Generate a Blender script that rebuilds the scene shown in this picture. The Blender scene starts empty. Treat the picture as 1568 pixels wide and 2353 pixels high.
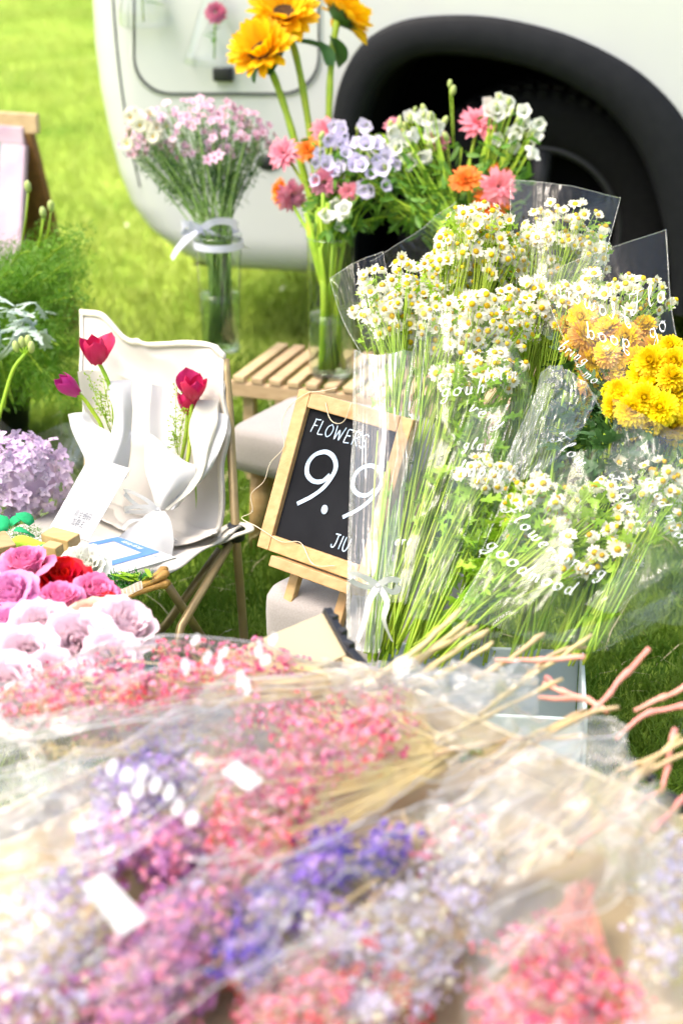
import bpy, bmesh, math, random
from math import sin, cos, pi, radians, sqrt
from mathutils import Vector, Matrix, Euler, noise
import numpy as np

random.seed(11)
rnd = random.uniform
SC = bpy.context.scene
COL = SC.collection

# ------------------------------------------------------------------ camera
H, PITCH, LENS = 1.35, radians(22), 60.0
FP, CX, CY = 3920.0, 784.0, 1176.0
sp, cp = sin(PITCH), cos(PITCH)
cam = bpy.data.cameras.new('camera')
camo = bpy.data.objects.new('camera', cam)
COL.objects.link(camo)
camo.location = (0, 0, H)
camo.rotation_euler = (pi / 2 - PITCH, 0, 0)
cam.sensor_fit = 'HORIZONTAL'
cam.sensor_width = 24
cam.lens = LENS
cam.clip_start, cam.clip_end = 0.05, 500
cam.dof.use_dof = True
cam.dof.focus_distance = 2.62
cam.dof.aperture_fstop = 3.2
cam.dof.aperture_blades = 0
SC.camera = camo
# ------------------------------------------------------------------ light
SUN_EL, SUN_AZ = radians(60), radians(-112)        # azimuth measured from +Y (away from camera) towards +X
w = bpy.data.worlds.new('World')
SC.world = w
w.use_nodes = True
nt = w.node_tree
bg = nt.nodes['Background']
sky = nt.nodes.new('ShaderNodeTexSky')
sky.sky_type = 'NISHITA'
sky.sun_disc = False
sky.sun_elevation = SUN_EL
sky.sun_rotation = SUN_AZ
sky.air_density = 1.0
sky.dust_density = 6.0
sky.ozone_density = 0.6
nt.links.new(sky.outputs[0], bg.inputs[0])
bg.inputs[1].default_value = 0.15
sl = bpy.data.lights.new('sun', 'SUN')
sl.energy = 0.7
sl.angle = radians(24)
sl.color = (1.0, 0.96, 0.9)
so = bpy.data.objects.new('sun', sl)
COL.objects.link(so)
sd = Vector((sin(SUN_AZ) * cos(SUN_EL), cos(SUN_AZ) * cos(SUN_EL), sin(SUN_EL)))
so.rotation_euler = sd.to_track_quat('Z', 'Y').to_euler()
so.location = sd * 20
SC.view_settings.view_transform = 'Standard'
SC.view_settings.look = 'None'
SC.view_settings.gamma = 1.0
SC.view_settings.use_curve_mapping = False
SC.view_settings.exposure = 1.6
SC.render.engine = 'CYCLES'
SC.cycles.max_bounces = 8
SC.cycles.transparent_max_bounces = 28
SC.cycles.diffuse_bounces = 4
SC.cycles.glossy_bounces = 3
SC.cycles.transmission_bounces = 6
SC.cycles.caustics_reflective = False
SC.cycles.caustics_refractive = False
SC.cycles.use_denoising = True
SC.cycles.use_adaptive_sampling = True
SC.cycles.adaptive_threshold = 0.03
SC.cycles.sample_clamp_indirect = 6.0

# ------------------------------------------------------------------ pixel geometry (1568 px wide reading of the photo)
def U(px, py, D):
    a, v = (px - CX) / FP, (CY - py) / FP
    return Vector((D * a, D * (cp + sp * v), H + D * (-sp + cp * v)))
def G(px, py, z=0.0):
    v = (CY - py) / FP
    return U(px, py, (H - z) / (sp - cp * v))
def mpp(D):
    return D / FP

# ------------------------------------------------------------------ materials
def _new(name):
    m = bpy.data.materials.new(name)
    m.use_nodes = True
    n = m.node_tree.nodes
    return m, m.node_tree, n, m.node_tree.links
def _ramp(t, stops):
    r = t.nodes.new('ShaderNodeValToRGB')
    el = r.color_ramp.elements
    while len(el) < len(stops):
        el.new(0.5)
    for e, (p, c) in zip(el, stops):
        e.position = p
        e.color = (*c, 1)
    return r
def mat(name, c1, c2=None, rough=0.55, scale=40, bump=0.0, bscale=None, metal=0.0, spec=0.4, trans=0.0, objvar=0.0, stretch=None, coat=0.0, sheen=0.0):
    """colour varies between c1 and c2 by noise, by object when objvar; trans = share of light let through (petals, paper, leaves)"""
    m, t, n, l = _new(name)
    p = n['Principled BSDF']
    p.inputs['Roughness'].default_value = rough
    p.inputs['Metallic'].default_value = metal
    p.inputs['Specular IOR Level'].default_value = spec
    p.inputs['Coat Weight'].default_value = coat
    p.inputs['Sheen Weight'].default_value = sheen
    co = n.new('ShaderNodeTexCoord')
    mp = n.new('ShaderNodeMapping')
    l.new(co.outputs['Object'], mp.inputs[0])
    if stretch:
        mp.inputs['Scale'].default_value = stretch
    c2 = c2 or tuple(x * 0.85 for x in c1)
    nz = n.new('ShaderNodeTexNoise')
    nz.inputs['Scale'].default_value = scale
    nz.inputs['Detail'].default_value = 5
    l.new(mp.outputs[0], nz.inputs[0])
    rp = _ramp(t, [(0.3, c1), (0.7, c2)])
    l.new(nz.outputs[0], rp.inputs[0])
    out = rp.outputs[0]
    if objvar:
        oi = n.new('ShaderNodeObjectInfo')
        hs = n.new('ShaderNodeHueSaturation')
        mr = n.new('ShaderNodeMapRange')
        mr.inputs[3].default_value = 1 - objvar
        mr.inputs[4].default_value = 1 + objvar * 0.5
        l.new(oi.outputs['Random'], mr.inputs[0])
        l.new(mr.outputs[0], hs.inputs['Value'])
        mr2 = n.new('ShaderNodeMapRange')
        mr2.inputs[3].default_value = 0.5 - objvar * 0.06
        mr2.inputs[4].default_value = 0.5 + objvar * 0.06
        l.new(oi.outputs['Random'], mr2.inputs[0])
        l.new(mr2.outputs[0], hs.inputs['Hue'])
        l.new(out, hs.inputs['Color'])
        out = hs.outputs[0]
    l.new(out, p.inputs['Base Color'])
    if bump:
        nb = n.new('ShaderNodeTexNoise')
        nb.inputs['Scale'].default_value = bscale or scale * 3
        nb.inputs['Detail'].default_value = 4
        l.new(mp.outputs[0], nb.inputs[0])
        b = n.new('ShaderNodeBump')
        b.inputs['Strength'].default_value = bump
        b.inputs['Distance'].default_value = 0.004
        l.new(nb.outputs[0], b.inputs['Height'])
        l.new(b.outputs[0], p.inputs['Normal'])
    if trans:
        tr = n.new('ShaderNodeBsdfTranslucent')
        l.new(out, tr.inputs[0])
        mx = n.new('ShaderNodeMixShader')
        mx.inputs[0].default_value = trans
        l.new(p.outputs[0], mx.inputs[1])
        l.new(tr.outputs[0], mx.inputs[2])
        l.new(mx.outputs[0], n['Material Output'].inputs[0])
    return m
def film(name, haze=0.06, rough=0.12, tint=(0.97, 0.98, 0.97), edge=0.75, base=0.05, bump=0.35, bscale=30, stretch=(1, 1, 1), hazecol=(0.9, 0.9, 0.9)):
    """thin clear sheet: lets light straight through, mirrors the sky more at grazing angles, with a little milky haze"""
    m, t, n, l = _new(name)
    n.remove(n['Principled BSDF'])
    tr = n.new('ShaderNodeBsdfTransparent')
    tr.inputs[0].default_value = (*tint, 1)
    gl = n.new('ShaderNodeBsdfGlossy')
    gl.inputs['Roughness'].default_value = rough
    gl.inputs[0].default_value = (1, 1, 1, 1)
    lw = n.new('ShaderNodeLayerWeight')
    lw.inputs[0].default_value = 0.5
    pw = n.new('ShaderNodeMath'); pw.operation = 'POWER'; pw.inputs[1].default_value = 3.0
    l.new(lw.outputs['Facing'], pw.inputs[0])
    mr = n.new('ShaderNodeMapRange')
    mr.inputs[3].default_value = base
    mr.inputs[4].default_value = edge
    l.new(pw.outputs[0], mr.inputs[0])
    if bump:
        co = n.new('ShaderNodeTexCoord')
        mp = n.new('ShaderNodeMapping')
        mp.inputs['Scale'].default_value = stretch
        l.new(co.outputs['Object'], mp.inputs[0])
        nz = n.new('ShaderNodeTexNoise')
        nz.inputs['Scale'].default_value = bscale
        nz.inputs['Detail'].default_value = 3
        l.new(mp.outputs[0], nz.inputs[0])
        b = n.new('ShaderNodeBump')
        b.inputs['Strength'].default_value = bump
        b.inputs['Distance'].default_value = 0.01
        l.new(nz.outputs[0], b.inputs['Height'])
        l.new(b.outputs[0], gl.inputs['Normal'])
        l.new(b.outputs[0], lw.inputs['Normal'])
    mx = n.new('ShaderNodeMixShader')
    l.new(mr.outputs[0], mx.inputs[0])
    l.new(tr.outputs[0], mx.inputs[1])
    l.new(gl.outputs[0], mx.inputs[2])
    df = n.new('ShaderNodeBsdfTranslucent'); df.inputs[0].default_value = (*hazecol, 1)
    d2 = n.new('ShaderNodeBsdfDiffuse'); d2.inputs[0].default_value = (*hazecol, 1)
    md = n.new('ShaderNodeMixShader'); md.inputs[0].default_value = 0.5
    l.new(d2.outputs[0], md.inputs[1]); l.new(df.outputs[0], md.inputs[2])
    m2 = n.new('ShaderNodeMixShader')
    m2.inputs[0].default_value = haze
    l.new(mx.outputs[0], m2.inputs[1])
    l.new(md.outputs[0], m2.inputs[2])
    l.new(m2.outputs[0], n['Material Output'].inputs[0])
    return m
def wood(name, c1, c2, scale=6, rough=0.5, axis=(1, 14, 14)):
    return mat(name, c1, c2, rough=rough, scale=scale, bump=0.15, bscale=scale * 4, stretch=axis, objvar=0.12)

M = {}
M['grass_soil'] = mat('grass_soil', (0.13, 0.24, 0.02), (0.32, 0.41, 0.06), rough=0.9, scale=2.6, bump=0.6, bscale=60, spec=0.1)
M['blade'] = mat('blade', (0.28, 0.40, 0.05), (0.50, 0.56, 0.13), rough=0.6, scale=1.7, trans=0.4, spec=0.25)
M['blade_shaded'] = mat('blade_shaded', (0.09, 0.20, 0.015), (0.23, 0.33, 0.035), rough=0.6, scale=5, trans=0.35, spec=0.25)  # darker copy of the blade green: shade around the stall painted into the colour
M['straw'] = mat('straw', (0.45, 0.40, 0.20), (0.55, 0.46, 0.25), rough=0.8)
M['van'] = mat('van_paint', (0.53, 0.545, 0.54), (0.51, 0.525, 0.52), rough=0.25, scale=3, coat=0.6)
M['seam'] = mat('dark_gap', (0.06, 0.065, 0.07), rough=0.7)
M['arch'] = mat('arch_plastic', (0.012, 0.013, 0.015), (0.009, 0.010, 0.012), rough=0.55, scale=30, bump=0.1, bscale=500, spec=0.12)
M['rubber'] = mat('rubber', (0.005, 0.005, 0.0055), (0.008, 0.008, 0.0085), rough=0.8, spec=0.15, scale=60)
M['well'] = mat('wheel_well', (0.003, 0.003, 0.0033), rough=0.95, spec=0.1)
M['alloy'] = mat('alloy', (0.03, 0.03, 0.032), rough=0.55, metal=0.3)
M['black'] = mat('black_plastic', (0.012, 0.013, 0.016), (0.022, 0.024, 0.028), rough=0.4)
M['pine'] = wood('pine', (0.50, 0.33, 0.15), (0.40, 0.235, 0.09), rough=0.5)
M['slat'] = wood('slat_wood', (0.56, 0.41, 0.24), (0.45, 0.31, 0.17), rough=0.55)
M['brown'] = wood('brown_wood', (0.24, 0.10, 0.035), (0.16, 0.065, 0.025))
M['linen'] = mat('linen', (0.35, 0.32, 0.30), (0.29, 0.265, 0.25), rough=0.95, scale=350, bump=0.25, bscale=900, sheen=0.2)
M['canvas'] = mat('canvas', (0.58, 0.55, 0.50), (0.53, 0.50, 0.45), rough=0.9, scale=12, bump=0.12, bscale=700, trans=0.18)
M['hem'] = mat('canvas_hem', (0.66, 0.62, 0.52), (0.60, 0.56, 0.47), rough=0.9, scale=200, bump=0.3, bscale=600)
M['tube'] = mat('khaki_tube', (0.36, 0.27, 0.13), (0.30, 0.22, 0.11), rough=0.35, metal=0.35)
M['board'] = mat('chalkboard', (0.004, 0.0045, 0.006), (0.015, 0.016, 0.019), rough=0.8, scale=7, bump=0.05, spec=0.1)
M['chalk'] = mat('chalk_paint', (0.52, 0.62, 0.72), (0.22, 0.30, 0.40), rough=0.9, scale=130, stretch=(1, 1, 0.25))
M['paper'] = mat('white_paper', (0.62, 0.62, 0.61), (0.58, 0.58, 0.57), rough=0.8, scale=8, trans=0.25)
M['creampaper'] = mat('cream_paper', (0.60, 0.58, 0.49), (0.57, 0.55, 0.47), rough=0.8, scale=8, trans=0.25)
M['satin'] = mat('white_satin', (0.86, 0.86, 0.85), (0.8, 0.8, 0.79), rough=0.35, scale=30, trans=0.2)
M['lavribbon'] = mat('pale_ribbon', (0.66, 0.68, 0.80), (0.74, 0.75, 0.84), rough=0.35, scale=30, trans=0.25)
M['cream'] = mat('cream_panel', (0.52, 0.43, 0.26), (0.48, 0.40, 0.24), rough=0.5, scale=6)
M['bluegrey'] = mat('bluegrey_plastic', (0.50, 0.58, 0.58), (0.46, 0.54, 0.55), rough=0.45, scale=5)
M['print'] = mat('white_print', (0.90, 0.91, 0.92), (0.88, 0.89, 0.9), rough=0.6, trans=0.2)
M['blueprint'] = mat('blue_print', (0.07, 0.19, 0.50), (0.10, 0.23, 0.54), rough=0.4, scale=40)
M['ink'] = mat('grey_ink', (0.10, 0.11, 0.12), rough=0.7)
M['film'] = film('cellophane', haze=0.02, rough=0.10, base=0.025, edge=0.7)
M['filmfine'] = film('cellophane_fine', haze=0.008, rough=0.09, base=0.02, edge=0.6, bump=0.25, bscale=22)
M['filmmilk'] = film('cellophane_milky', haze=0.07, rough=0.12, base=0.04, edge=0.75, bump=0.6, bscale=24, hazecol=(0.92, 0.91, 0.9))
M['fold'] = film('cellophane_fold', haze=0.55, rough=0.15, base=0.15, edge=0.8, bump=0, hazecol=(0.9, 0.9, 0.92))
M['filmveil'] = film('cellophane_veil', haze=0.09, rough=0.14, base=0.07, edge=0.85, bump=0.3, bscale=26, hazecol=(0.85, 0.87, 0.92))
M['filmgather'] = film('cellophane_gathered', haze=0.16, rough=0.18, base=0.06, edge=0.75, bump=0.8, bscale=40, hazecol=(0.78, 0.77, 0.76))
M['glass'] = film('glass', haze=0.0, rough=0.02, tint=(0.95, 0.975, 0.96), base=0.05, edge=0.95, bump=0)
M['water'] = film('vase_water', haze=0.02, rough=0.02, tint=(0.88, 0.95, 0.86), base=0.02, edge=0.4, bump=0)
M['stem'] = mat('stem_green', (0.22, 0.40, 0.012), (0.38, 0.51, 0.03), rough=0.55, scale=25, trans=0.15, objvar=0.2)
M['stemdark'] = mat('stem_dark', (0.09, 0.19, 0.03), (0.15, 0.26, 0.05), rough=0.55, scale=25, trans=0.1)
M['fineleaf'] = mat('chamomile_leaf', (0.22, 0.44, 0.015), (0.40, 0.58, 0.05), rough=0.55, scale=30, trans=0.4)
M['fernleaf'] = mat('fern_leaf', (0.06, 0.19, 0.008), (0.17, 0.33, 0.02), rough=0.55, scale=14, trans=0.35)
M['leafdark'] = mat('dark_leaf', (0.035, 0.10, 0.025), (0.06, 0.15, 0.03), rough=0.5, scale=25, trans=0.25)
M['leaf'] = mat('leaf', (0.07, 0.20, 0.02), (0.14, 0.30, 0.03), rough=0.5, scale=25, trans=0.3)
M['dusty'] = mat('dusty_leaf', (0.36, 0.46, 0.38), (0.52, 0.60, 0.54), rough=0.9, scale=25, trans=0.2)
M['white_petal'] = mat('white_petal', (0.80, 0.79, 0.66), (0.76, 0.74, 0.56), rough=0.7, scale=60, trans=0.35, objvar=0.08)
M['daisy_eye'] = mat('daisy_eye', (0.86, 0.64, 0.006), (0.78, 0.46, 0.005), rough=0.8, scale=260, bump=0.8, bscale=900, objvar=0.25)
M['sun_petal'] = mat('sunflower_petal', (0.90, 0.48, 0.002), (0.92, 0.60, 0.004), rough=0.55, scale=40, trans=0.4, objvar=0.12)
M['sun_disc'] = mat('sunflower_disc', (0.035, 0.016, 0.006), (0.10, 0.05, 0.012), rough=0.95, scale=200, bump=1.0, bscale=500)
M['mum'] = mat('mum_yellow', (0.94, 0.78, 0.004), (0.92, 0.68, 0.004), rough=0.6, scale=60, trans=0.3, objvar=0.1)
M['mum_o'] = mat('mum_orange', (0.86, 0.44, 0.09), (0.90, 0.58, 0.09), rough=0.6, scale=60, trans=0.3, objvar=0.15)
M['pinkflower'] = mat('gerbera_pink', (0.84, 0.20, 0.28), (0.88, 0.42, 0.48), rough=0.55, scale=60, trans=0.35, objvar=0.2)
M['orangeflower'] = mat('gerbera_orange', (0.85, 0.20, 0.01), (0.80, 0.27, 0.02), rough=0.55, scale=60, trans=0.3, objvar=0.15)
M['lilacbell'] = mat('lilac_bell', (0.62, 0.56, 0.80), (0.76, 0.72, 0.86), rough=0.6, scale=40, trans=0.35, objvar=0.12)
M['whitebell'] = mat('white_bell', (0.80, 0.80, 0.76), (0.74, 0.76, 0.66), rough=0.6, scale=40, trans=0.35, objvar=0.08)
M['bud'] = mat('bud', (0.42, 0.54, 0.12), (0.58, 0.64, 0.30), rough=0.6, scale=60, trans=0.2)
M['waxpink'] = mat('wax_pink', (0.72, 0.42, 0.58), (0.82, 0.62, 0.72), rough=0.6, scale=60, trans=0.3, objvar=0.25)
M['tulip'] = mat('tulip_petal', (0.42, 0.008, 0.05), (0.60, 0.02, 0.13), rough=0.4, scale=25, trans=0.3, objvar=0.15, stretch=(3, 3, 0.6))
M['tulip2'] = mat('tulip_purple_petal', (0.50, 0.02, 0.22), (0.38, 0.02, 0.18), rough=0.4, scale=25, trans=0.3, objvar=0.15, stretch=(3, 3, 0.6))
M['rose_pink'] = mat('rose_pink', (0.84, 0.17, 0.42), (0.87, 0.42, 0.60), rough=0.6, scale=30, trans=0.35, objvar=0.12, spec=0.2)
M['rose_lilac'] = mat('rose_lilac', (0.78, 0.26, 0.54), (0.82, 0.44, 0.66), rough=0.6, scale=30, trans=0.35, objvar=0.12, spec=0.2)
M['rose_red'] = mat('rose_red', (0.55, 0.004, 0.012), (0.68, 0.01, 0.025), rough=0.6, scale=30, trans=0.25, objvar=0.12, spec=0.2)
M['rose_pale'] = mat('rose_pale', (0.83, 0.62, 0.69), (0.84, 0.72, 0.75), rough=0.6, scale=30, trans=0.35, objvar=0.06, spec=0.2)
M['rose_white'] = mat('rose_white', (0.84, 0.84, 0.72), (0.82, 0.82, 0.76), rough=0.6, scale=30, trans=0.35, objvar=0.05, spec=0.2)
M['rose_peach'] = mat('rose_peach', (0.84, 0.55, 0.38), (0.85, 0.66, 0.52), rough=0.6, scale=30, trans=0.35, objvar=0.06, spec=0.2)
M['hydrangea'] = mat('hydrangea', (0.58, 0.46, 0.66), (0.76, 0.60, 0.74), rough=0.6, scale=25, trans=0.35, objvar=0.3)
M['gyp_pink'] = mat('dyed_pink', (0.80, 0.03, 0.15), (0.85, 0.14, 0.27), rough=0.8, scale=90, trans=0.3, objvar=0.35)
M['gyp_pale'] = mat('dyed_pale_pink', (0.85, 0.26, 0.44), (0.86, 0.46, 0.58), rough=0.8, scale=90, trans=0.3, objvar=0.25)
M['gyp_white'] = mat('dyed_white_lilac', (0.50, 0.44, 0.68), (0.68, 0.63, 0.70), rough=0.8, scale=90, trans=0.3, objvar=0.2)
M['gyp_yellow'] = mat('dried_yellow', (0.66, 0.52, 0.14), (0.72, 0.62, 0.30), rough=0.8, scale=90, trans=0.3, objvar=0.3)
M['gyp_red'] = mat('dyed_red', (0.60, 0.02, 0.04), (0.70, 0.06, 0.08), rough=0.8, scale=90, trans=0.3, objvar=0.3)
M['stat_mauve'] = mat('statice_mauve', (0.52, 0.19, 0.50), (0.70, 0.36, 0.62), rough=0.8, scale=90, trans=0.3, objvar=0.3)
M['stat_lilac'] = mat('statice_lilac', (0.38, 0.22, 0.66), (0.60, 0.42, 0.76), rough=0.8, scale=90, trans=0.3, objvar=0.3)
M['stat_violet'] = mat('statice_violet', (0.13, 0.05, 0.50), (0.24, 0.12, 0.62), rough=0.8, scale=90, trans=0.3, objvar=0.35)
M['drystem'] = mat('dry_stem', (0.56, 0.40, 0.18), (0.64, 0.50, 0.28), rough=0.7, scale=30, stretch=(1, 1, 1), objvar=0.25)
M['pinkstem'] = mat('dyed_pink_stem', (0.74, 0.26, 0.20), (0.78, 0.36, 0.28), rough=0.7, scale=30, objvar=0.15)
M['kraft'] = mat('kraft_card', (0.40, 0.31, 0.18), (0.35, 0.27, 0.16), rough=0.8, scale=10, bump=0.1)
M['moss'] = mat('green_moss', (0.02, 0.12, 0.02), (0.05, 0.24, 0.03), rough=0.95, scale=50)
M['brightgreen'] = mat('bright_green_felt', (0.01, 0.36, 0.12), (0.02, 0.44, 0.16), rough=0.9, scale=20, trans=0.2)
M['lime'] = mat('lime_felt', (0.42, 0.62, 0.05), (0.36, 0.56, 0.04), rough=0.9, scale=60, bump=0.4)
M['gold'] = mat('gold_paint', (0.62, 0.36, 0.10), (0.40, 0.20, 0.05), rough=0.35, metal=0.5, scale=40, bump=0.4)
M['lace'] = mat('lace', (0.70, 0.62, 0.48), rough=0.9)
M['teal'] = mat('teal_board', (0.015, 0.16, 0.15), (0.02, 0.19, 0.17), rough=0.7, scale=6)
M['pinkframe'] = mat('pink_washed_frame', (0.46, 0.31, 0.42), (0.54, 0.42, 0.50), rough=0.7, scale=14)
M['pinkred'] = mat('carnation_red', (0.52, 0.06, 0.14), (0.62, 0.12, 0.22), rough=0.7, scale=40, trans=0.3)
M['wire'] = mat('clear_wire', (0.72, 0.62, 0.44), rough=0.3, metal=0.3)

# ------------------------------------------------------------------ mesh helpers
WM = {}
def link(o, parent=None, Mw=None):
    COL.objects.link(o)
    Mw = Mw if Mw is not None else (WM[parent.name] if parent else Matrix())
    if parent:
        o.parent = parent
        o.matrix_basis = WM[parent.name].inverted() @ Mw
    else:
        o.matrix_basis = Mw
    WM[o.name] = Mw.copy()
    return o
def thing(name, label, cat, loc, group=None):
    o = bpy.data.objects.new(name, None)
    o.empty_display_size = 0.05
    link(o, None, Matrix.Translation(Vector(loc)))
    o['label'] = label
    o['category'] = cat
    if group:
        o['group'] = group
    return o
def tag(o, label=None, cat=None, group=None, kind=None):
    for k, v in (('label', label), ('category', cat), ('group', group), ('kind', kind)):
        if v:
            o[k] = v
    return o
def inst(name, me, Mw, parent=None):
    return link(bpy.data.objects.new(name, me), parent, Mw)
def crom(P, n=6, closed=False):
    """Catmull-Rom through points"""
    P = [Vector(p) for p in P]
    out = []
    N = len(P)
    for i in range(N if closed else N - 1):
        p0 = P[(i - 1) % N] if closed or i > 0 else P[0] * 2 - P[1]
        p1, p2 = P[i], P[(i + 1) % N]
        p3 = P[(i + 2) % N] if closed or i + 2 < N else P[-1] * 2 - P[-2]
        for k in range(n):
            t = k / n
            out.append(0.5 * ((2 * p1) + (p2 - p0) * t + (2 * p0 - 5 * p1 + 4 * p2 - p3) * t * t + (3 * p1 - p0 - 3 * p2 + p3) * t ** 3))
    if not closed:
        out.append(P[-1])
    return out
class MB:
    def __init__(s):
        s.v, s.f, s.m = [], [], []
    def add(s, vs, fs, mi=0):
        b = len(s.v)
        s.v += [tuple(p) for p in vs]
        s.f += [tuple(b + i for i in f) for f in fs]
        s.m += [mi] * len(fs)
    def tube(s, P, r, sides=6, mi=0, cap=True):
        P = [Vector(p) for p in P]
        n = len(P)
        R = r if isinstance(r, (list, tuple)) else [r] * n
        T = [(P[min(i + 1, n - 1)] - P[max(i - 1, 0)]).normalized() for i in range(n)]
        nrm = T[0].orthogonal().normalized()
        vs = []
        for i in range(n):
            nrm = (nrm - T[i] * nrm.dot(T[i]))
            nrm = nrm.normalized() if nrm.length > 1e-9 else T[i].orthogonal().normalized()
            bn = T[i].cross(nrm)
            vs += [P[i] + (nrm * cos(2 * pi * k / sides) + bn * sin(2 * pi * k / sides)) * R[i] for k in range(sides)]
        fs = [(i * sides + k, i * sides + (k + 1) % sides, (i + 1) * sides + (k + 1) % sides, (i + 1) * sides + k) for i in range(n - 1) for k in range(sides)]
        if cap:
            fs += [tuple(range(sides))[::-1], tuple((n - 1) * sides + k for k in range(sides))]
        s.add(vs, fs, mi)
    def box(s, c, size, R=None, mi=0):
        c, h = Vector(c), Vector(size) / 2
        R = R or Matrix.Identity(3)
        vs = [c + R @ Vector((x * h.x, y * h.y, z * h.z)) for x in (-1, 1) for y in (-1, 1) for z in (-1, 1)]
        s.add(vs, [(0, 1, 3, 2), (4, 6, 7, 5), (0, 4, 5, 1), (2, 3, 7, 6), (0, 2, 6, 4), (1, 5, 7, 3)], mi)
    def lathe(s, prof, Mx=None, segs=24, mi=0, wob=None):
        Mx = Mx or Matrix()
        n = len(prof)
        vs = []
        for r, z in prof:
            for k in range(segs):
                a = 2 * pi * k / segs
                rr = r * (wob(a, z) if wob else 1)
                vs.append(Mx @ Vector((rr * cos(a), rr * sin(a), z)))
        fs = [(i * segs + k, i * segs + (k + 1) % segs, (i + 1) * segs + (k + 1) % segs, (i + 1) * segs + k) for i in range(n - 1) for k in range(segs)]
        s.add(vs, fs, mi)
    def grid(s, fn, nu, nv, mi=0, u0=0, u1=1, v0=0, v1=1):
        vs = [fn(u0 + (u1 - u0) * i / nu, v0 + (v1 - v0) * j / nv) for j in range(nv + 1) for i in range(nu + 1)]
        w_ = nu + 1
        s.add(vs, [(j * w_ + i, j * w_ + i + 1, (j + 1) * w_ + i + 1, (j + 1) * w_ + i) for j in range(nv) for i in range(nu)], mi)
    def petal(s, Mx, L, W, curl=0.0, cup=0.0, seg=3, wseg=2, mi=0, tipw=0.3, lift=0.0):
        """flat petal along +Y of Mx, curling to +Z"""
        vs = []
        for j in range(seg + 1):
            t = j / seg
            ww = W * (sin(pi * min(1, t * 0.72 + 0.16)) ** 0.8 * (1 - max(0, t - 0.8) / 0.2 * (1 - tipw)))
            for i in range(wseg + 1):
                x = (i / wseg - 0.5) * ww
                vs.append(Mx @ Vector((x, L * t, lift * L * t + curl * L * t * t + cup * (x / (W / 2)) ** 2 * W)))
        w_ = wseg + 1
        s.add(vs, [(j * w_ + i, j * w_ + i + 1, (j + 1) * w_ + i + 1, (j + 1) * w_ + i) for j in range(seg) for i in range(wseg)], mi)
    def ball(s, c, r, sc=(1, 1, 1), seg=8, ring=5, Mx=None, mi=0):
        Mx = Mx or Matrix()
        c = Vector(c)
        vs = []
        for j in range(ring + 1):
            th = pi * j / ring
            for k in range(seg):
                a = 2 * pi * k / seg
                vs.append(c + Mx.to_3x3() @ Vector((r * sc[0] * sin(th) * cos(a), r * sc[1] * sin(th) * sin(a), r * sc[2] * cos(th))))
        s.add(vs, [(j * seg + k, (j + 1) * seg + k, (j + 1) * seg + (k + 1) % seg, j * seg + (k + 1) % seg) for j in range(ring) for k in range(seg)], mi)
    def mesh(s, name, mats, smooth=True, origin=None):
        me = bpy.data.meshes.new(name)
        v = s.v
        if origin is not None:
            o = Vector(origin)
            v = [(p[0] - o.x, p[1] - o.y, p[2] - o.z) for p in v]
        me.from_pydata(v, [], s.f)
        for m in (mats if isinstance(mats, (list, tuple)) else [mats]):
            me.materials.append(m)
        me.polygons.foreach_set('material_index', s.m)
        me.polygons.foreach_set('use_smooth', [smooth] * len(s.f))
        me.update()
        return me
    def build(s, name, mats, parent=None, smooth=True, bevel=0.0, solid=0.0, weld=False):
        """vertices are in world space; parents are only translated"""
        org = WM[parent.name].to_translation() if parent else Vector((0, 0, 0))
        if parent is None and s.v:
            a = np.array(s.v)
            org = Vector(((a[:, 0].min() + a[:, 0].max()) / 2, (a[:, 1].min() + a[:, 1].max()) / 2, a[:, 2].min()))
        o = bpy.data.objects.new(name, s.mesh(name, mats, smooth, org))
        link(o, parent, Matrix.Translation(org))
        if solid:
            md = o.modifiers.new('thickness', 'SOLIDIFY'); md.thickness = solid; md.offset = 0
        if bevel:
            md = o.modifiers.new('rounding', 'BEVEL'); md.width = bevel; md.segments = 2; md.limit_method = 'ANGLE'
        return o
def frame(loc, zdir, roll=None, s=1.0):
    """matrix with +Z along zdir"""
    q = Vector(zdir).to_track_quat('Z', 'Y').to_matrix().to_4x4()
    return Matrix.Translation(Vector(loc)) @ q @ Matrix.Rotation(rnd(0, 2 * pi) if roll is None else roll, 4, 'Z') @ Matrix.Scale(s, 4)
def rz(a):
    return Matrix.Rotation(a, 3, 'Z')
def bez(a, b, c, n=6):
    a, b, c = Vector(a), Vector(b), Vector(c)
    return [a * (1 - t) ** 2 + b * 2 * t * (1 - t) + c * t * t for t in (i / n for i in range(n + 1))]
def ridge(x, y, z):
    return 1 - abs(noise.noise(Vector((x, y, z)))) * 2

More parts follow.
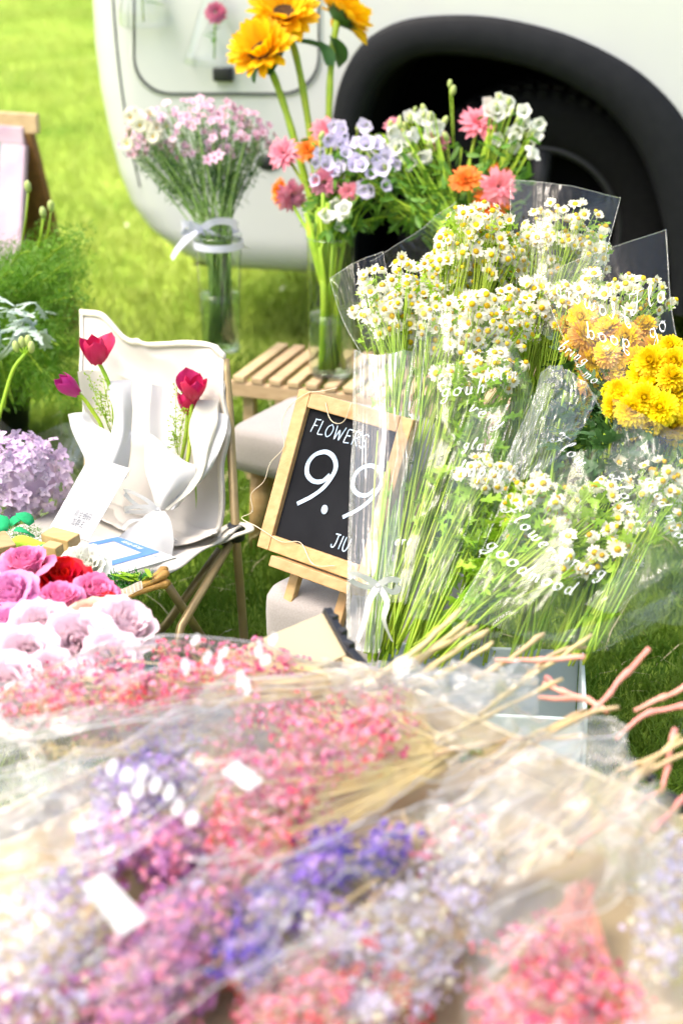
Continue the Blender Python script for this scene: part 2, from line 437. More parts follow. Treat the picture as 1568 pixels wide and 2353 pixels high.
def sheet_fn(ctrl, amp=0.0, freq=9.0, seed=0.0, creases=0.0, wu=0.0, wv=0.0):
    """surface through a grid of world points (rows = v, columns = u), crumpled by noise"""
    R, C = len(ctrl), len(ctrl[0])
    def row(r, u):
        x = u * (C - 1)
        i = min(int(x), C - 2)
        t = x - i
        P = ctrl[r]
        p1, p2 = P[i], P[i + 1]
        p0 = P[i - 1] if i > 0 else p1 * 2 - p2
        p3 = P[i + 2] if i + 2 < C else p2 * 2 - p1
        return 0.5 * ((2 * p1) + (p2 - p0) * t + (2 * p0 - 5 * p1 + 4 * p2 - p3) * t * t + (3 * p1 - p0 - 3 * p2 + p3) * t ** 3)
    def f(u, v):
        y = min(max(v, 0), 1) * (R - 1)
        j = min(int(y), R - 2)
        t = y - j
        p1, p2 = row(j, u), row(j + 1, u)
        p0 = row(j - 1, u) if j > 0 else p1 * 2 - p2
        p3 = row(j + 2, u) if j + 2 < R else p2 * 2 - p1
        p = 0.5 * ((2 * p1) + (p2 - p0) * t + (2 * p0 - 5 * p1 + 4 * p2 - p3) * t * t + (3 * p1 - p0 - 3 * p2 + p3) * t ** 3)
        if amp or creases:
            q = Vector((p.x * freq + seed, p.y * freq, p.z * freq))
            d = noise.noise_vector(q) * amp
            if creases:
                d += Vector((0, -0.4, 0.9)) * (ridge(q.x * 0.9 + 7, q.y * 0.9, q.z * 0.9) ** 3) * creases
            p = p + d
        if wu:
            p = p + Vector((0, -.7, .7)) * wu * (ridge(u * 10 + seed + 2.5 * noise.noise(Vector((u * 3, v * 3, seed))), v * 1.3, seed) ** 2 + .4 * ridge(u * 23 + seed, v * 6.5, 5.0) ** 2) * (.35 + .9 * max(0, noise.noise(Vector((u * 4 + seed, v * 4, 2.0))) + .4))
        if wv:
            p = p + Vector((0, -.5, .85)) * wv * (ridge(u * 1.5, v * 9 + seed + 1.5 * noise.noise(Vector((u * 3, v * 3, seed))), seed) ** 2 + .5 * ridge(u * 4, v * 24 + seed, 5.0) ** 2)
        return p
    return f

# ------------------------------------------------------------------ hand lettering: strokes on a 1-high grid (x-height 0.5)
GL = {
 'F': ([[(0.05, 0.72), (0.1, 0.95), (0.35, 0.9), (0.75, 0.98)], [(0.5, 0.9), (0.42, 0.5), (0.3, 0.08), (0.1, -0.05), (0.02, 0.1), (0.12, 0.2), (0.2, 0.1)], [(0.22, 0.5), (0.45, 0.45), (0.66, 0.55)]], 0.8),
 'l': ([[(0.05, 0.3), (0.25, 0.7), (0.28, 0.98), (0.17, 0.9), (0.1, 0.4), (0.14, 0.03), (0.32, 0.12)]], 0.36),
 'o': ([[(0.3, 0.48), (0.1, 0.4), (0.05, 0.15), (0.2, 0.0), (0.38, 0.15), (0.38, 0.4), (0.26, 0.5), (0.3, 0.4), (0.5, 0.42)]], 0.5),
 'w': ([[(0.02, 0.45), (0.1, 0.48), (0.1, 0.1), (0.2, 0.0), (0.32, 0.15), (0.36, 0.45), (0.36, 0.1), (0.48, 0.0), (0.6, 0.2), (0.58, 0.48), (0.68, 0.42)]], 0.7),
 'e': ([[(0.04, 0.2), (0.28, 0.28), (0.3, 0.46), (0.16, 0.48), (0.06, 0.2), (0.18, 0.0), (0.4, 0.14)]], 0.42),
 'r': ([[(0.02, 0.4), (0.1, 0.48), (0.1, 0.02)], [(0.1, 0.25), (0.22, 0.48), (0.36, 0.42)]], 0.38),
 's': ([[(0.02, 0.08), (0.2, 0.52), (0.3, 0.2), (0.2, 0.0), (0.04, 0.06)]], 0.38),
 'b': ([[(0.05, 0.3), (0.2, 0.95), (0.1, 0.9), (0.06, 0.1), (0.2, 0.0), (0.36, 0.2), (0.28, 0.44), (0.1, 0.3)]], 0.44),
 'i': ([[(0.02, 0.4), (0.1, 0.48), (0.08, 0.06), (0.2, 0.06)], [(0.13, 0.68), (0.15, 0.7)]], 0.24),
 'n': ([[(0.02, 0.42), (0.1, 0.48), (0.09, 0.0)], [(0.1, 0.25), (0.24, 0.48), (0.34, 0.4), (0.32, 0.05), (0.46, 0.1)]], 0.5),
 'u': ([[(0.02, 0.45), (0.1, 0.46), (0.08, 0.1), (0.2, 0.0), (0.32, 0.15), (0.34, 0.48), (0.34, 0.05), (0.46, 0.1)]], 0.5),
 'g': ([[(0.34, 0.42), (0.14, 0.48), (0.05, 0.2), (0.2, 0.04), (0.34, 0.25), (0.36, 0.48), (0.32, -0.2), (0.15, -0.42), (0.05, -0.25), (0.45, 0.05)]], 0.48),
 'd': ([[(0.32, 0.4), (0.14, 0.48), (0.05, 0.2), (0.16, 0.0), (0.32, 0.2), (0.42, 0.95), (0.36, 0.4), (0.38, 0.02), (0.5, 0.1)]], 0.52),
 'm': ([[(0.02, 0.42), (0.09, 0.48), (0.08, 0.0)], [(0.1, 0.28), (0.22, 0.48), (0.3, 0.38), (0.28, 0.0)], [(0.3, 0.28), (0.42, 0.48), (0.52, 0.38), (0.5, 0.05), (0.62, 0.1)]], 0.66),
 'h': ([[(0.05, 0.3), (0.2, 0.95), (0.12, 0.9), (0.06, 0.0)], [(0.08, 0.25), (0.22, 0.48), (0.33, 0.4), (0.32, 0.05), (0.44, 0.1)]], 0.48),
 'a': ([[(0.34, 0.4), (0.14, 0.48), (0.05, 0.2), (0.16, 0.0), (0.32, 0.2), (0.36, 0.48), (0.36, 0.05), (0.48, 0.1)]], 0.5),
 'p': ([[(0.05, 0.4), (0.12, 0.5), (0.08, -0.42)], [(0.1, 0.3), (0.28, 0.5), (0.38, 0.25), (0.22, 0.0), (0.1, 0.1)]], 0.46),
 'y': ([[(0.02, 0.45), (0.1, 0.46), (0.1, 0.1), (0.22, 0.05), (0.34, 0.25), (0.36, 0.48), (0.3, -0.2), (0.12, -0.42), (0.04, -0.25), (0.4, 0.02)]], 0.46),
 'v': ([[(0.02, 0.45), (0.1, 0.46), (0.16, 0.02), (0.3, 0.3), (0.32, 0.48), (0.44, 0.4)]], 0.46),
 't': ([[(0.18, 0.8), (0.1, 0.1), (0.2, 0.0), (0.32, 0.1)], [(0.0, 0.52), (0.32, 0.55)]], 0.36),
 ' ': ([], 0.3),
 # chalk capitals
 'F_': ([[(0.1, 0), (0.14, 0.5), (0.16, 0.98)], [(0.1, 0.95), (0.35, 0.96), (0.55, 1.0)], [(0.12, 0.52), (0.3, 0.53), (0.45, 0.55)]], 0.55),
 'L_': ([[(0.1, 0.98), (0.09, 0.5), (0.08, 0.03), (0.3, 0.02), (0.5, 0.06)]], 0.52),
 'O_': ([[(0.32, 0.9), (0.1, 0.7), (0.05, 0.3), (0.25, 0.02), (0.5, 0.2), (0.55, 0.65), (0.35, 0.9), (0.25, 0.88)]], 0.64),
 'W_': ([[(0.05, 0.95), (0.12, 0.5), (0.2, 0.02), (0.28, 0.35), (0.38, 0.7), (0.48, 0.35), (0.56, 0.02), (0.66, 0.5), (0.78, 1.0)]], 0.86),
 'E_': ([[(0.5, 0.95), (0.12, 0.93), (0.1, 0.5), (0.08, 0.03), (0.3, 0.02), (0.5, 0.05)], [(0.1, 0.5), (0.3, 0.52), (0.42, 0.53)]], 0.56),
 'R_': ([[(0.1, 0), (0.12, 0.5), (0.12, 0.95), (0.4, 0.95), (0.5, 0.75), (0.35, 0.52), (0.12, 0.48), (0.3, 0.3), (0.55, 0.0)]], 0.6),
 'S_': ([[(0.5, 0.85), (0.3, 0.98), (0.1, 0.8), (0.2, 0.58), (0.42, 0.42), (0.45, 0.15), (0.25, 0.0), (0.05, 0.12)]], 0.56),
 'J_': ([[(0.1, 0.95), (0.35, 0.97), (0.55, 0.97)], [(0.38, 0.95), (0.38, 0.4), (0.3, 0.05), (0.12, 0.02), (0.05, 0.2)]], 0.56),
 'I_': ([[(0.12, 0.0), (0.13, 0.5), (0.14, 0.97)]], 0.26),
 'U_': ([[(0.08, 0.97), (0.06, 0.4), (0.15, 0.05), (0.35, 0.03), (0.46, 0.35), (0.5, 0.97)]], 0.58),
 '9_': ([[(0.60, 0.62), (0.48, 0.46), (0.28, 0.42), (0.10, 0.52), (0.05, 0.72), (0.14, 0.90), (0.34, 1.0), (0.54, 0.95), (0.66, 0.80), (0.66, 0.62), (0.56, 0.36), (0.38, 0.14), (0.12, -0.08)]], 0.72),
}
def letters(mb, text, place, pen=0.09, ang=0.8, cap=False, gap=0.08, flat=0.35):
    """place(x, y) -> world point, x and y in letter heights; a broad pen held at an angle"""
    x0 = 0.0
    for ch in text:
        st, adv = GL[ch + '_' if cap else ch]
        for S in st:
            P = crom([(x, y, 0) for x, y in S], 5)
            n = len(P)
            L, Rr = [], []
            for i in range(n):
                T = (P[min(i + 1, n - 1)] - P[max(i - 1, 0)])
                a = math.atan2(T.y, T.x)
                wd = pen * 0.5 * (flat + (1 - flat) * abs(sin(a - ang)))
                if n > 4 and not cap:
                    wd *= min(1, 0.45 + 2.5 * min(i, n - 1 - i) / n)
                nn = Vector((-T.y, T.x, 0))
                nn = nn.normalized() if nn.length > 1e-9 else Vector((0, 1, 0))
                L.append(P[i] + nn * wd); Rr.append(P[i] - nn * wd)
            vs = [place(x0 + p.x, p.y) for p in L] + [place(x0 + p.x, p.y) for p in Rr]
            mb.add(vs, [(i, i + 1, n + i + 1, n + i) for i in range(n - 1)])
        x0 += adv + gap
    return x0

# ================================================================== SETTING: lawn
def ground_h(x, y):
    a = 0.004 + 0.05 * min(1, max(0, (y - 4.0) / 5.0))
    return a * noise.noise(Vector((x * 0.55, y * 0.9, 3.1))) + a * 0.5 * noise.noise(Vector((x * 1.9, y * 2.6, 1.7))) - 0.004
mb = MB()
N = 150
def gco(t, c, ext):
    t = t * 2 - 1
    return c + (abs(t) ** 2.6 * (1 if t > 0 else -1)) * ext
xs = [gco(i / N, 0, 200) for i in range(N + 1)]
ys = [gco(i / N, 4.5, 200) for i in range(N + 1)]
mb.add([(x, y, ground_h(x, y)) for y in ys for x in xs], [(j * (N + 1) + i, j * (N + 1) + i + 1, (j + 1) * (N + 1) + i + 1, (j + 1) * (N + 1) + i) for j in range(N) for i in range(N)])
tag(mb.build('lawn_ground', M['grass_soil']), kind='structure')

def grass(name, n, y0, y1, hmin, hmax, wid, lean, label, material, power=1.0):
    rng = np.random.default_rng(5 + n)
    y = y0 + (y1 - y0) * rng.random(n) ** power
    x = (rng.random(n) * 2 - 1) * (0.23 * y + 0.35)
    # clumps
    cx_, cy_ = np.floor(x * 14), np.floor(y * 14)
    hsh = np.modf(np.abs(np.sin(cx_ * 12.9898 + cy_ * 78.233) * 43758.5453))[0]
    keep = rng.random(n) < 0.45 + 0.55 * hsh
    x, y, hsh = x[keep], y[keep], hsh[keep]
    k = len(x)
    z = np.array([ground_h(float(a), float(b)) for a, b in zip(x, y)])
    h = (hmin + (hmax - hmin) * rng.random(k)) * (0.7 + 0.5 * hsh)
    a = rng.random(k) * 2 * np.pi
    ln = lean * (0.3 + rng.random(k)) * h
    la = rng.random(k) * 2 * np.pi
    dx, dy = np.cos(a) * wid / 2, np.sin(a) * wid / 2
    lx, ly = np.cos(la) * ln, np.sin(la) * ln
    V = np.empty((k, 5, 3))
    V[:, 0] = np.stack([x - dx, y - dy, z - 0.003], 1)
    V[:, 1] = np.stack([x + dx, y + dy, z - 0.003], 1)
    V[:, 2] = np.stack([x - dx * .8 + lx * .35, y - dy * .8 + ly * .35, z + h * .6], 1)
    V[:, 3] = np.stack([x + dx * .8 + lx * .35, y + dy * .8 + ly * .35, z + h * .6], 1)
    V[:, 4] = np.stack([x + lx, y + ly, z + h], 1)
    base = (np.arange(k) * 5)[:, None]
    loops = np.concatenate([base + np.array([[0, 1, 3, 2]]), base + np.array([[2, 3, 4]])], 1).ravel()
    starts = (np.arange(k)[:, None] * 7 + np.array([[0, 4]])).ravel()
    tot = np.tile([4, 3], k)
    me = bpy.data.meshes.new(name)
    me.vertices.add(k * 5); me.vertices.foreach_set('co', V.ravel())
    me.loops.add(k * 7); me.loops.foreach_set('vertex_index', loops.astype(np.int32))
    me.polygons.add(k * 2)
    me.polygons.foreach_set('loop_start', starts.astype(np.int32))
    me.polygons.foreach_set('loop_total', tot.astype(np.int32))
    me.update(calc_edges=True)
    me.materials.append(material)
    o = inst(name, me, Matrix())
    tag(o, label, 'grass', kind='stuff')
grass('grass', 150000, 1.55, 4.5, 0.02, 0.05, 0.0035, 0.9, 'short lawn grass in a shaded green around the stall and under the chair', M['blade_shaded'])
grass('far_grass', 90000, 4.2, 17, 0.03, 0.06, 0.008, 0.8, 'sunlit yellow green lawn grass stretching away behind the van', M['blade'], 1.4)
grass('dry_grass', 1500, 1.6, 4.2, 0.02, 0.07, 0.003, 2.6, 'dry straw bits lying in the lawn', M['straw'])

rp = np.random.default_rng(77)
mb = MB()
for _ in range(36):
    y_ = 1.7 + 5 * rp.random(); x_ = (rp.random() * 2 - 1) * (.23 * y_ + .2)
    mb.petal(Matrix.Translation((x_, y_, ground_h(x_, y_) + .03)) @ Euler((rp.random() - .5, rp.random() - .5, 6.3 * rp.random())).to_matrix().to_4x4(), .018, .012, curl=.3, cup=.2)
tag(mb.build('fallen_petals', M['white_petal']), 'pale petals and paper scraps scattered over the lawn', 'petals', kind='stuff')

# ================================================================== VAN
YAW = radians(13)
vt = Vector((cos(YAW), -sin(YAW), 0)); vn = Vector((-sin(YAW), -cos(YAW), 0))
V0 = U(784, 600, 4.42); V0.z = 0
def VP(px, py):
    d = U(px, py, 1) - Vector((0, 0, H))
    c = Vector((0, 0, H))
    t = (V0 - c).dot(vn) / d.dot(vn)
    p = c + d * t
    return ((p - V0).dot(vt), p.z)
def VW(s, z, n=0.0):
    return V0 + vt * s + vn * n + Vector((0, 0, z))
van = thing('parked_van', 'white van with black plastic wheel arch, parked on the lawn behind the flowers', 'van', VW(0.5, 0))
rear = [VP(p[0] - 34, p[1]) for p in [(338, 533), (300, 480), (272, 410), (246, 310), (226, 210), (213, 110), (206, 0), (203, -120)]]
rear = sorted([(z, s) for s, z in rear])
def rear_s(z):
    if z <= rear[0][0]:
        return rear[0][1] + (rear[0][0] - z) * 1.2
    for (z0, s0), (z1, s1) in zip(rear, rear[1:]):
        if z <= z1:
            return s0 + (s1 - s0) * (z - z0) / (z1 - z0)
    return rear[-1][1] + max(0, z - 1.3) ** 2 * 0.25
outer = [VP(*p) for p in [(728, 700), (738, 560), (752, 400), (766, 270), (785, 185), (820, 115), (870, 70), (940, 42), (1050, 33), (1160, 42), (1290, 74), (1400, 122), (1490, 182), (1568, 268), (1622, 380), (1655, 520), (1668, 720)]]
inner = [VP(*p) for p in [(800, 700), (808, 560), (820, 420), (834, 300), (856, 225), (888, 178), (930, 147), (985, 130), (1060, 130), (1150, 143), (1240, 168), (1330, 212), (1400, 265), (1468, 360), (1510, 480), (1532, 600), (1540, 720)]]
outer = [(p.x, p.y) for p in crom([(s, z, 0) for s, z in outer], 4)]
inner = [(p.x, p.y) for p in crom([(s, z, 0) for s, z in inner], 4)]
def inside(s, z, poly):
    c = False
    j = len(poly) - 1
    for i in range(len(poly)):
        if (poly[i][1] > z) != (poly[j][1] > z) and s < (poly[j][0] - poly[i][0]) * (z - poly[i][1]) / (poly[j][1] - poly[i][1]) + poly[i][0]:
            c = not c
        j = i
    return c
mid = [((a[0] * 0.7 + b[0] * 0.3), (a[1] * 0.7 + b[1] * 0.3)) for a, b in zip(outer, inner)]
mid_poly = mid + [(mid[-1][0], -1), (mid[0][0], -1)]
SILL = 0.245
def side_n(s, z):
    n = 0.0
    d = s - rear_s(z)
    R = 0.15
    if d < R:
        n -= R * (1 - sqrt(max(0, 1 - (1 - d / R) ** 2)))
    if z < SILL + 0.10:
        k = (SILL + 0.10 - z) / 0.10
        n -= 0.07 * (1 - sqrt(max(0, 1 - k * k)))
    n -= 0.05 * max(0, z - 0.9) ** 2
    return n
ns, nz_ = 150, 86
Z = [SILL + (1.95 - SILL) * (j / nz_) ** 1.15 for j in range(nz_ + 1)]
mb = MB()
vs, ok = [], []
S_END = 3.3
for z in Z:
    for i in range(ns + 1):
        t = i / ns
        s = rear_s(z) + (S_END - rear_s(z)) * t ** 1.4
        vs.append(VW(s, z, side_n(s, z)))
        ok.append((s, z))
fs = []
for j in range(nz_):
    for i in range(ns):
        q = (j * (ns + 1) + i, j * (ns + 1) + i + 1, (j + 1) * (ns + 1) + i + 1, (j + 1) * (ns + 1) + i)
        cs = sum(ok[k][0] for k in q) / 4; cz = sum(ok[k][1] for k in q) / 4
        if not inside(cs, cz, mid_poly):
            fs.append(q)
mb.add(vs, fs)
# rear end, roof, front, underside
DEP = 1.7
mb.add([p for j, z in enumerate(Z) for p in (VW(rear_s(z), z, side_n(rear_s(z), z)), VW(rear_s(z), z, -DEP - side_n(rear_s(z), z)))], [(2 * j, 2 * j + 1, 2 * j + 3, 2 * j + 2) for j in range(nz_)])
zt = 1.95
mb.grid(lambda u, v: VW(rear_s(zt) + (S_END - rear_s(zt)) * u, zt + 0.10 * sin(pi * v) ** 0.5, side_n(1, zt) - DEP * v), 8, 12)
mb.grid(lambda u, v: VW(rear_s(SILL + (1.7) * v) + (S_END - rear_s(SILL + 1.7 * v)) * u, SILL + 1.7 * v, -DEP), 4, 12)
mb.grid(lambda u, v: VW(S_END, SILL + 1.7 * v, -DEP * u), 4, 4)
body = mb.build('body', M['van'], van)
mb = MB(); mb.grid(lambda u, v: VW(rear_s(SILL) + 0.02 + (S_END - rear_s(SILL)) * u, SILL + 0.002, -0.07 - (DEP - 0.1) * v), 2, 2)
mb.build('underside', M['well'], van)
# arch trim: flared lip
mb = MB()
K = len(outer)
prof = [(0.0, -0.01), (0.0, 0.016), (0.10, 0.026), (0.55, 0.030), (0.85, 0.022), (0.97, 0.0), (1.0, -0.08)]
vs = []
for (so_, zo), (si, zi) in zip(outer, inner):
    for f, n in prof:
        vs.append(VW(so_ + (si - so_) * f, zo + (zi - zo) * f, n))
P_ = len(prof)
mb.add(vs, [(i * P_ + k, (i + 1) * P_ + k, (i + 1) * P_ + k + 1, i * P_ + k + 1) for i in range(K - 1) for k in range(P_ - 1)])
mb.build('wheel_arch', M['arch'], van)
mb = MB()
vs = []
for (si, zi) in inner:
    vs += [VW(si, zi, -0.07), VW(si, zi, -0.5)]
mb.add(vs, [(2 * i, 2 * i + 2, 2 * i + 3, 2 * i + 1) for i in range(K - 1)])
cc = (sum(p[0] for p in inner) / K, 0.25)
mb.add([VW(p[0], p[1], -0.5) for p in inner] + [VW(cc[0], cc[1], -0.5)], [(i, i + 1, K) for i in range(K - 1)])
mb.build('wheel_well', M['well'], van)
# wheel
ws, wz = VP(1195, 560)
WR = 0.37
wz = WR - 0.005
wc = VW(ws + 0.02, wz, -0.17)
RW = Matrix((vt, Vector((0, 0, 1)), vn)).transposed().to_4x4()
WMx = Matrix.Translation(wc) @ RW
wheel = thing('tmp', '', '', wc)
bpy.data.objects.remove(wheel)
mb = MB()
tp = [(0.215, 0.0), (0.225, 0.012), (0.25, 0.022), (0.30, 0.026), (0.335, 0.018), (0.352, 0.0), (WR - 0.008, -0.02), (WR - 0.008, -0.2), (0.33, -0.225), (0.22, -0.22)]
mb.lathe(tp, WMx, 72)
tyre = mb.build('wheel', M['rubber'], van)
mb = MB()
for k in range(60):
    a = 2 * pi * k / 60
    for row_, (z0, wdt) in enumerate([(-0.035, 0.042), (-0.085, 0.04), (-0.135, 0.04), (-0.185, 0.042)]):
        aa = a + (row_ % 2) * pi / 60
        R3 = (RW.to_3x3() @ Matrix.Rotation(aa, 3, 'Z'))
        mb.box(WMx @ Vector((cos(aa) * (WR - 0.004), sin(aa) * (WR - 0.004), z0)), (0.012, 0.026, wdt), R3)
    mb.box(WMx @ Vector((cos(a) * 0.343, sin(a) * 0.343, 0.008)), (0.03, 0.018, 0.012), RW.to_3x3() @ Matrix.Rotation(a, 3, 'Z'))
mb.build('tread', M['rubber'], tyre, smooth=False)
mb = MB()
mb.lathe([(0.222, 0.006), (0.215, 0.014), (0.205, 0.006), (0.195, -0.03), (0.19, -0.10)], WMx, 64)
for k in range(5):
    a = 2 * pi * k / 5 + 0.3
    mb.tube([WMx @ Vector((cos(a) * r, sin(a) * r, z)) for r, z in ((0.04, -0.01), (0.12, 0.0), (0.205, -0.01))], [0.03, 0.024, 0.03], 8)
mb.lathe([(0.0, 0.0), (0.04, 0.0), (0.055, -0.015), (0.06, -0.06)], WMx, 32)
mb.build('rim', M['alloy'], tyre)
mb = MB(); mb.lathe([(0.0, -0.09), (0.2, -0.09)], WMx, 32); mb.build('brake_shield', M['well'], tyre)
# service flap: panel with a dark gap around it
def rrect(x0, y0, x1, y1, r, n=8):
    P = []
    for cx_, cy_, a0 in ((x1 - r, y0 + r, -pi / 2), (x1 - r, y1 - r, 0), (x0 + r, y1 - r, pi / 2), (x0 + r, y0 + r, pi)):
        for k in range(n + 1):
            a = a0 + pi / 2 * k / n
            P.append((cx_ + r * cos(a), cy_ + r * sin(a)))
    return P
fl = [VP(*p) for p in rrect(309, -230, 733, 214, 85)]
fl = [(s, z) for s, z in fl]
def flap_ring(a, b, n, name, m, nin):
    mb = MB()
    c = (sum(p[0] for p in fl) / len(fl), sum(p[1] for p in fl) / len(fl))
    vs = []
    for s, z in fl:
        d = Vector((s - c[0], z - c[1])); L = d.length
        for o, nn in ((a, n), (b, nin)):
            q = d * (1 + o / L)
            ss, zz = c[0] + q.x, c[1] + q.y
            vs.append(VW(ss, zz, side_n(ss, zz) + nn))
    k = len(fl)
    mb.add(vs, [(2 * i, 2 * ((i + 1) % k), 2 * ((i + 1) % k) + 1, 2 * i + 1) for i in range(k)])
    return mb.build(name, m, van)
flap_ring(0.012, 0.004, 0.002, 'flap_rim', M['van'], 0.006)
flap_ring(0.004, -0.004, 0.003, 'flap_gap', M['seam'], 0.003)
mb = MB()
c = (sum(p[0] for p in fl) / len(fl), sum(p[1] for p in fl) / len(fl))
vs = [VW(s, z, side_n(s, z) + 0.004) for s, z in [(c[0] + (s - c[0]) * 0.985, c[1] + (z - c[1]) * 0.985) for s, z in fl]] + [VW(c[0], c[1], side_n(*c) + 0.004)]
mb.add(vs, [(i, (i + 1) % len(fl), len(fl)) for i in range(len(fl))])
mb.build('service_flap', M['van'], van)
mb = MB()
sm = [VP(*p) for p in [(250, -160), (257, 0), (266, 110), (279, 220), (296, 330), (318, 430)]]
mb.tube(crom([VW(s, z, side_n(s, z) + 0.001) for s, z in sm], 5), 0.0028, 6)
mb.build('body_seam', M['seam'], van)
mb = MB()
s_, z_ = VP(617, 372)
mb.lathe([(0.0, 0.004), (0.024, 0.004), (0.03, 0.0), (0.034, -0.006)], Matrix.Translation(VW(s_, z_, 0.002)) @ RW @ Matrix.Diagonal((1.1, 0.7, 1, 1)), 24)
mb.build('tow_eye_cover', M['black'], van)
s_, z_ = VP(515, 168)
mb = MB(); mb.box(VW(s_, z_, 0.012), (0.05, 0.035, 0.02), RW.to_3x3()); mb.build('flap_handle', M['black'], van, bevel=0.004)

# ================================================================== A-FRAME SIGN
def quad_box(mb, A, B, C, D, thick, mi=0):
    A, B, C, D = map(Vector, (A, B, C, D))
    n = (B - A).cross(D - A).normalized() * thick
    mb.add([A, B, C, D, A + n, B + n, C + n, D + n], [(3, 2, 1, 0), (4, 5, 6, 7), (0, 1, 5, 4), (1, 2, 6, 5), (2, 3, 7, 6), (3, 0, 4, 7)], mi)
def beam(mb, A, B, w_, d_, up=(0, 0, 1), mi=0):
    A, B = Vector(A), Vector(B)
    t = (B - A).normalized()
    x = t.cross(Vector(up)); x = x.normalized() if x.length > 1e-6 else t.orthogonal().normalized()
    y = x.cross(t)
    R = Matrix((x, y, t)).transposed()
    mb.box((A + B) / 2, (w_, d_, (B - A).length), R, mi)
tr = U(58, 292, 4.5)
ax = Vector((0.93, -0.36, 0)); fw = Vector((-0.36, -0.93, 0))
af = thing('a_frame_sign', 'wooden A-frame sign with pink frame and teal board on the lawn', 'sign', (tr.x, tr.y, 0))
hgt = tr.z
def AF(x, f, z):
    return Vector((tr.x, tr.y, 0)) + ax * x + fw * f + Vector((0, 0, z))
tilt = 0.14
def front(x, z, o=0.0):
    return AF(x, tilt * (hgt - z) / hgt * 1.0 + o, z)
W_ = 0.42
for nm, a, b in (('frame_rail', (-W_, hgt - 0.02), (0, hgt - 0.02)), ('frame_rail', (-W_, 0.14), (0, 0.14))):
    mb = MB(); beam(mb, front(*a), front(*b), 0.045, 0.02, fw); mb.build(nm, M['pinkframe'], af, bevel=0.002, smooth=False)
for x in (-W_, -0.03):
    mb = MB(); beam(mb, front(x, 0.0), front(x, hgt - 0.045), 0.02, 0.075, ax); mb.build('front_leg', M['pinkframe'], af, bevel=0.002, smooth=False)
for x in (-W_, 0.0):
    mb = MB(); beam(mb, AF(x, -0.19, 0.0), AF(x, 0.0, hgt - 0.01), 0.022, 0.045, ax); mb.build('rear_leg', M['brown'], af, bevel=0.002, smooth=False)
mb = MB(); beam(mb, AF(-W_ - 0.02, 0.0, hgt + 0.012), AF(0.04, 0.0, hgt + 0.012), 0.05, 0.018, fw); mb.build('top_rail', M['slat'], af, bevel=0.002, smooth=False)
mb = MB(); quad_box(mb, front(-W_ + 0.02, 0.16, -0.004), front(-0.045, 0.16, -0.004), front(-0.045, hgt - 0.045, -0.004), front(-W_ + 0.02, hgt - 0.045, -0.004), 0.006); mb.build('board', M['teal'], af, smooth=False)
mb = MB(); quad_box(mb, AF(-W_ + 0.02, -0.18, 0.05), AF(-0.02, -0.18, 0.05), AF(-0.02, -0.01, hgt - 0.05), AF(-W_ + 0.02, -0.01, hgt - 0.05), 0.006); mb.build('rear_board', M['brown'], af, smooth=False)

# ================================================================== SLATTED BENCH
BZ = 0.25
bfl = G(527, 862, BZ)
by_ = radians(19)
bx = Vector((cos(by_), -sin(by_), 0)); bd = Vector((sin(by_), cos(by_), 0))
BL, BD = 0.62, 0.27
def BP(x, d, z):
    return Vector((bfl.x, bfl.y, 0)) + bx * x + bd * d + Vector((0, 0, z))
bench = thing('slatted_bench', 'low pale wooden slatted bench in front of the van carrying glass vases', 'bench', BP(BL / 2, BD / 2, 0))
Rb = rz(-by_)
for i in range(15):
    x = 0.02 + i * 0.0415
    mb = MB(); mb.box((0, 0, 0), (0.027, BD, 0.014)); me = None
    mb.v = [tuple(BP(x, BD / 2, BZ - 0.007 + rnd(-0.001, 0.001)) + Rb @ Vector(p)) for p in mb.v]
    mb.build('slat', M['slat'], bench, smooth=False, bevel=0.0025)
for d in (0.012, BD - 0.012):
    mb = MB(); mb.box(BP(BL / 2 - 0.01, d, BZ - 0.031), (BL, 0.02, 0.033), Rb); mb.build('rail', M['slat'], bench, smooth=False, bevel=0.003)
for x in (0.03, BL - 0.05):
    for d in (0.04, BD - 0.04):
        mb = MB(); mb.box(BP(x, d, (BZ - 0.048) / 2), (0.026, 0.026, BZ - 0.048), Rb); mb.build('leg', M['slat'], bench, smooth=False, bevel=0.003)

# ================================================================== STOOLS
def rounded_cushion(c, sx, sy, h, yaw, r=0.03, sag=0.006, seed=0):
    """soft box built as rings of a superellipse"""
    mb = MB()
    R = rz(yaw)
    rings = [(0.90, 0.0), (0.985, 0.006), (1.0, 0.03), (1.0, h - 0.03), (0.99, h - 0.012), (0.955, h - 0.002), (0.88, h + 0.003), (0.6, h + 0.008), (0.3, h + 0.009), (0.0, h + 0.009)]
    segs = 56
    vs = []
    for f, z in rings:
        for k in range(segs):
            a = 2 * pi * k / segs
            e = 0.22 + 0.3 * (1 - f)
            x = math.copysign(abs(cos(a)) ** e, cos(a)) * sx / 2 * f
            y = math.copysign(abs(sin(a)) ** e, sin(a)) * sy / 2 * f
            n = noise.noise(Vector((x * 16 + seed, y * 16, z * 10))) * sag
            vs.append(Vector(c) + R @ Vector((x * (1 + n), y * (1 + n), z + n * (1 if z > h / 2 else 0))))
    mb.add(vs, [(i * segs + k, i * segs + (k + 1) % segs, (i + 1) * segs + (k + 1) % segs, (i + 1) * segs + k) for i in range(len(rings) - 1) for k in range(segs)])
    mb.add(vs[:segs], [tuple(range(segs))[::-1]])
    return mb
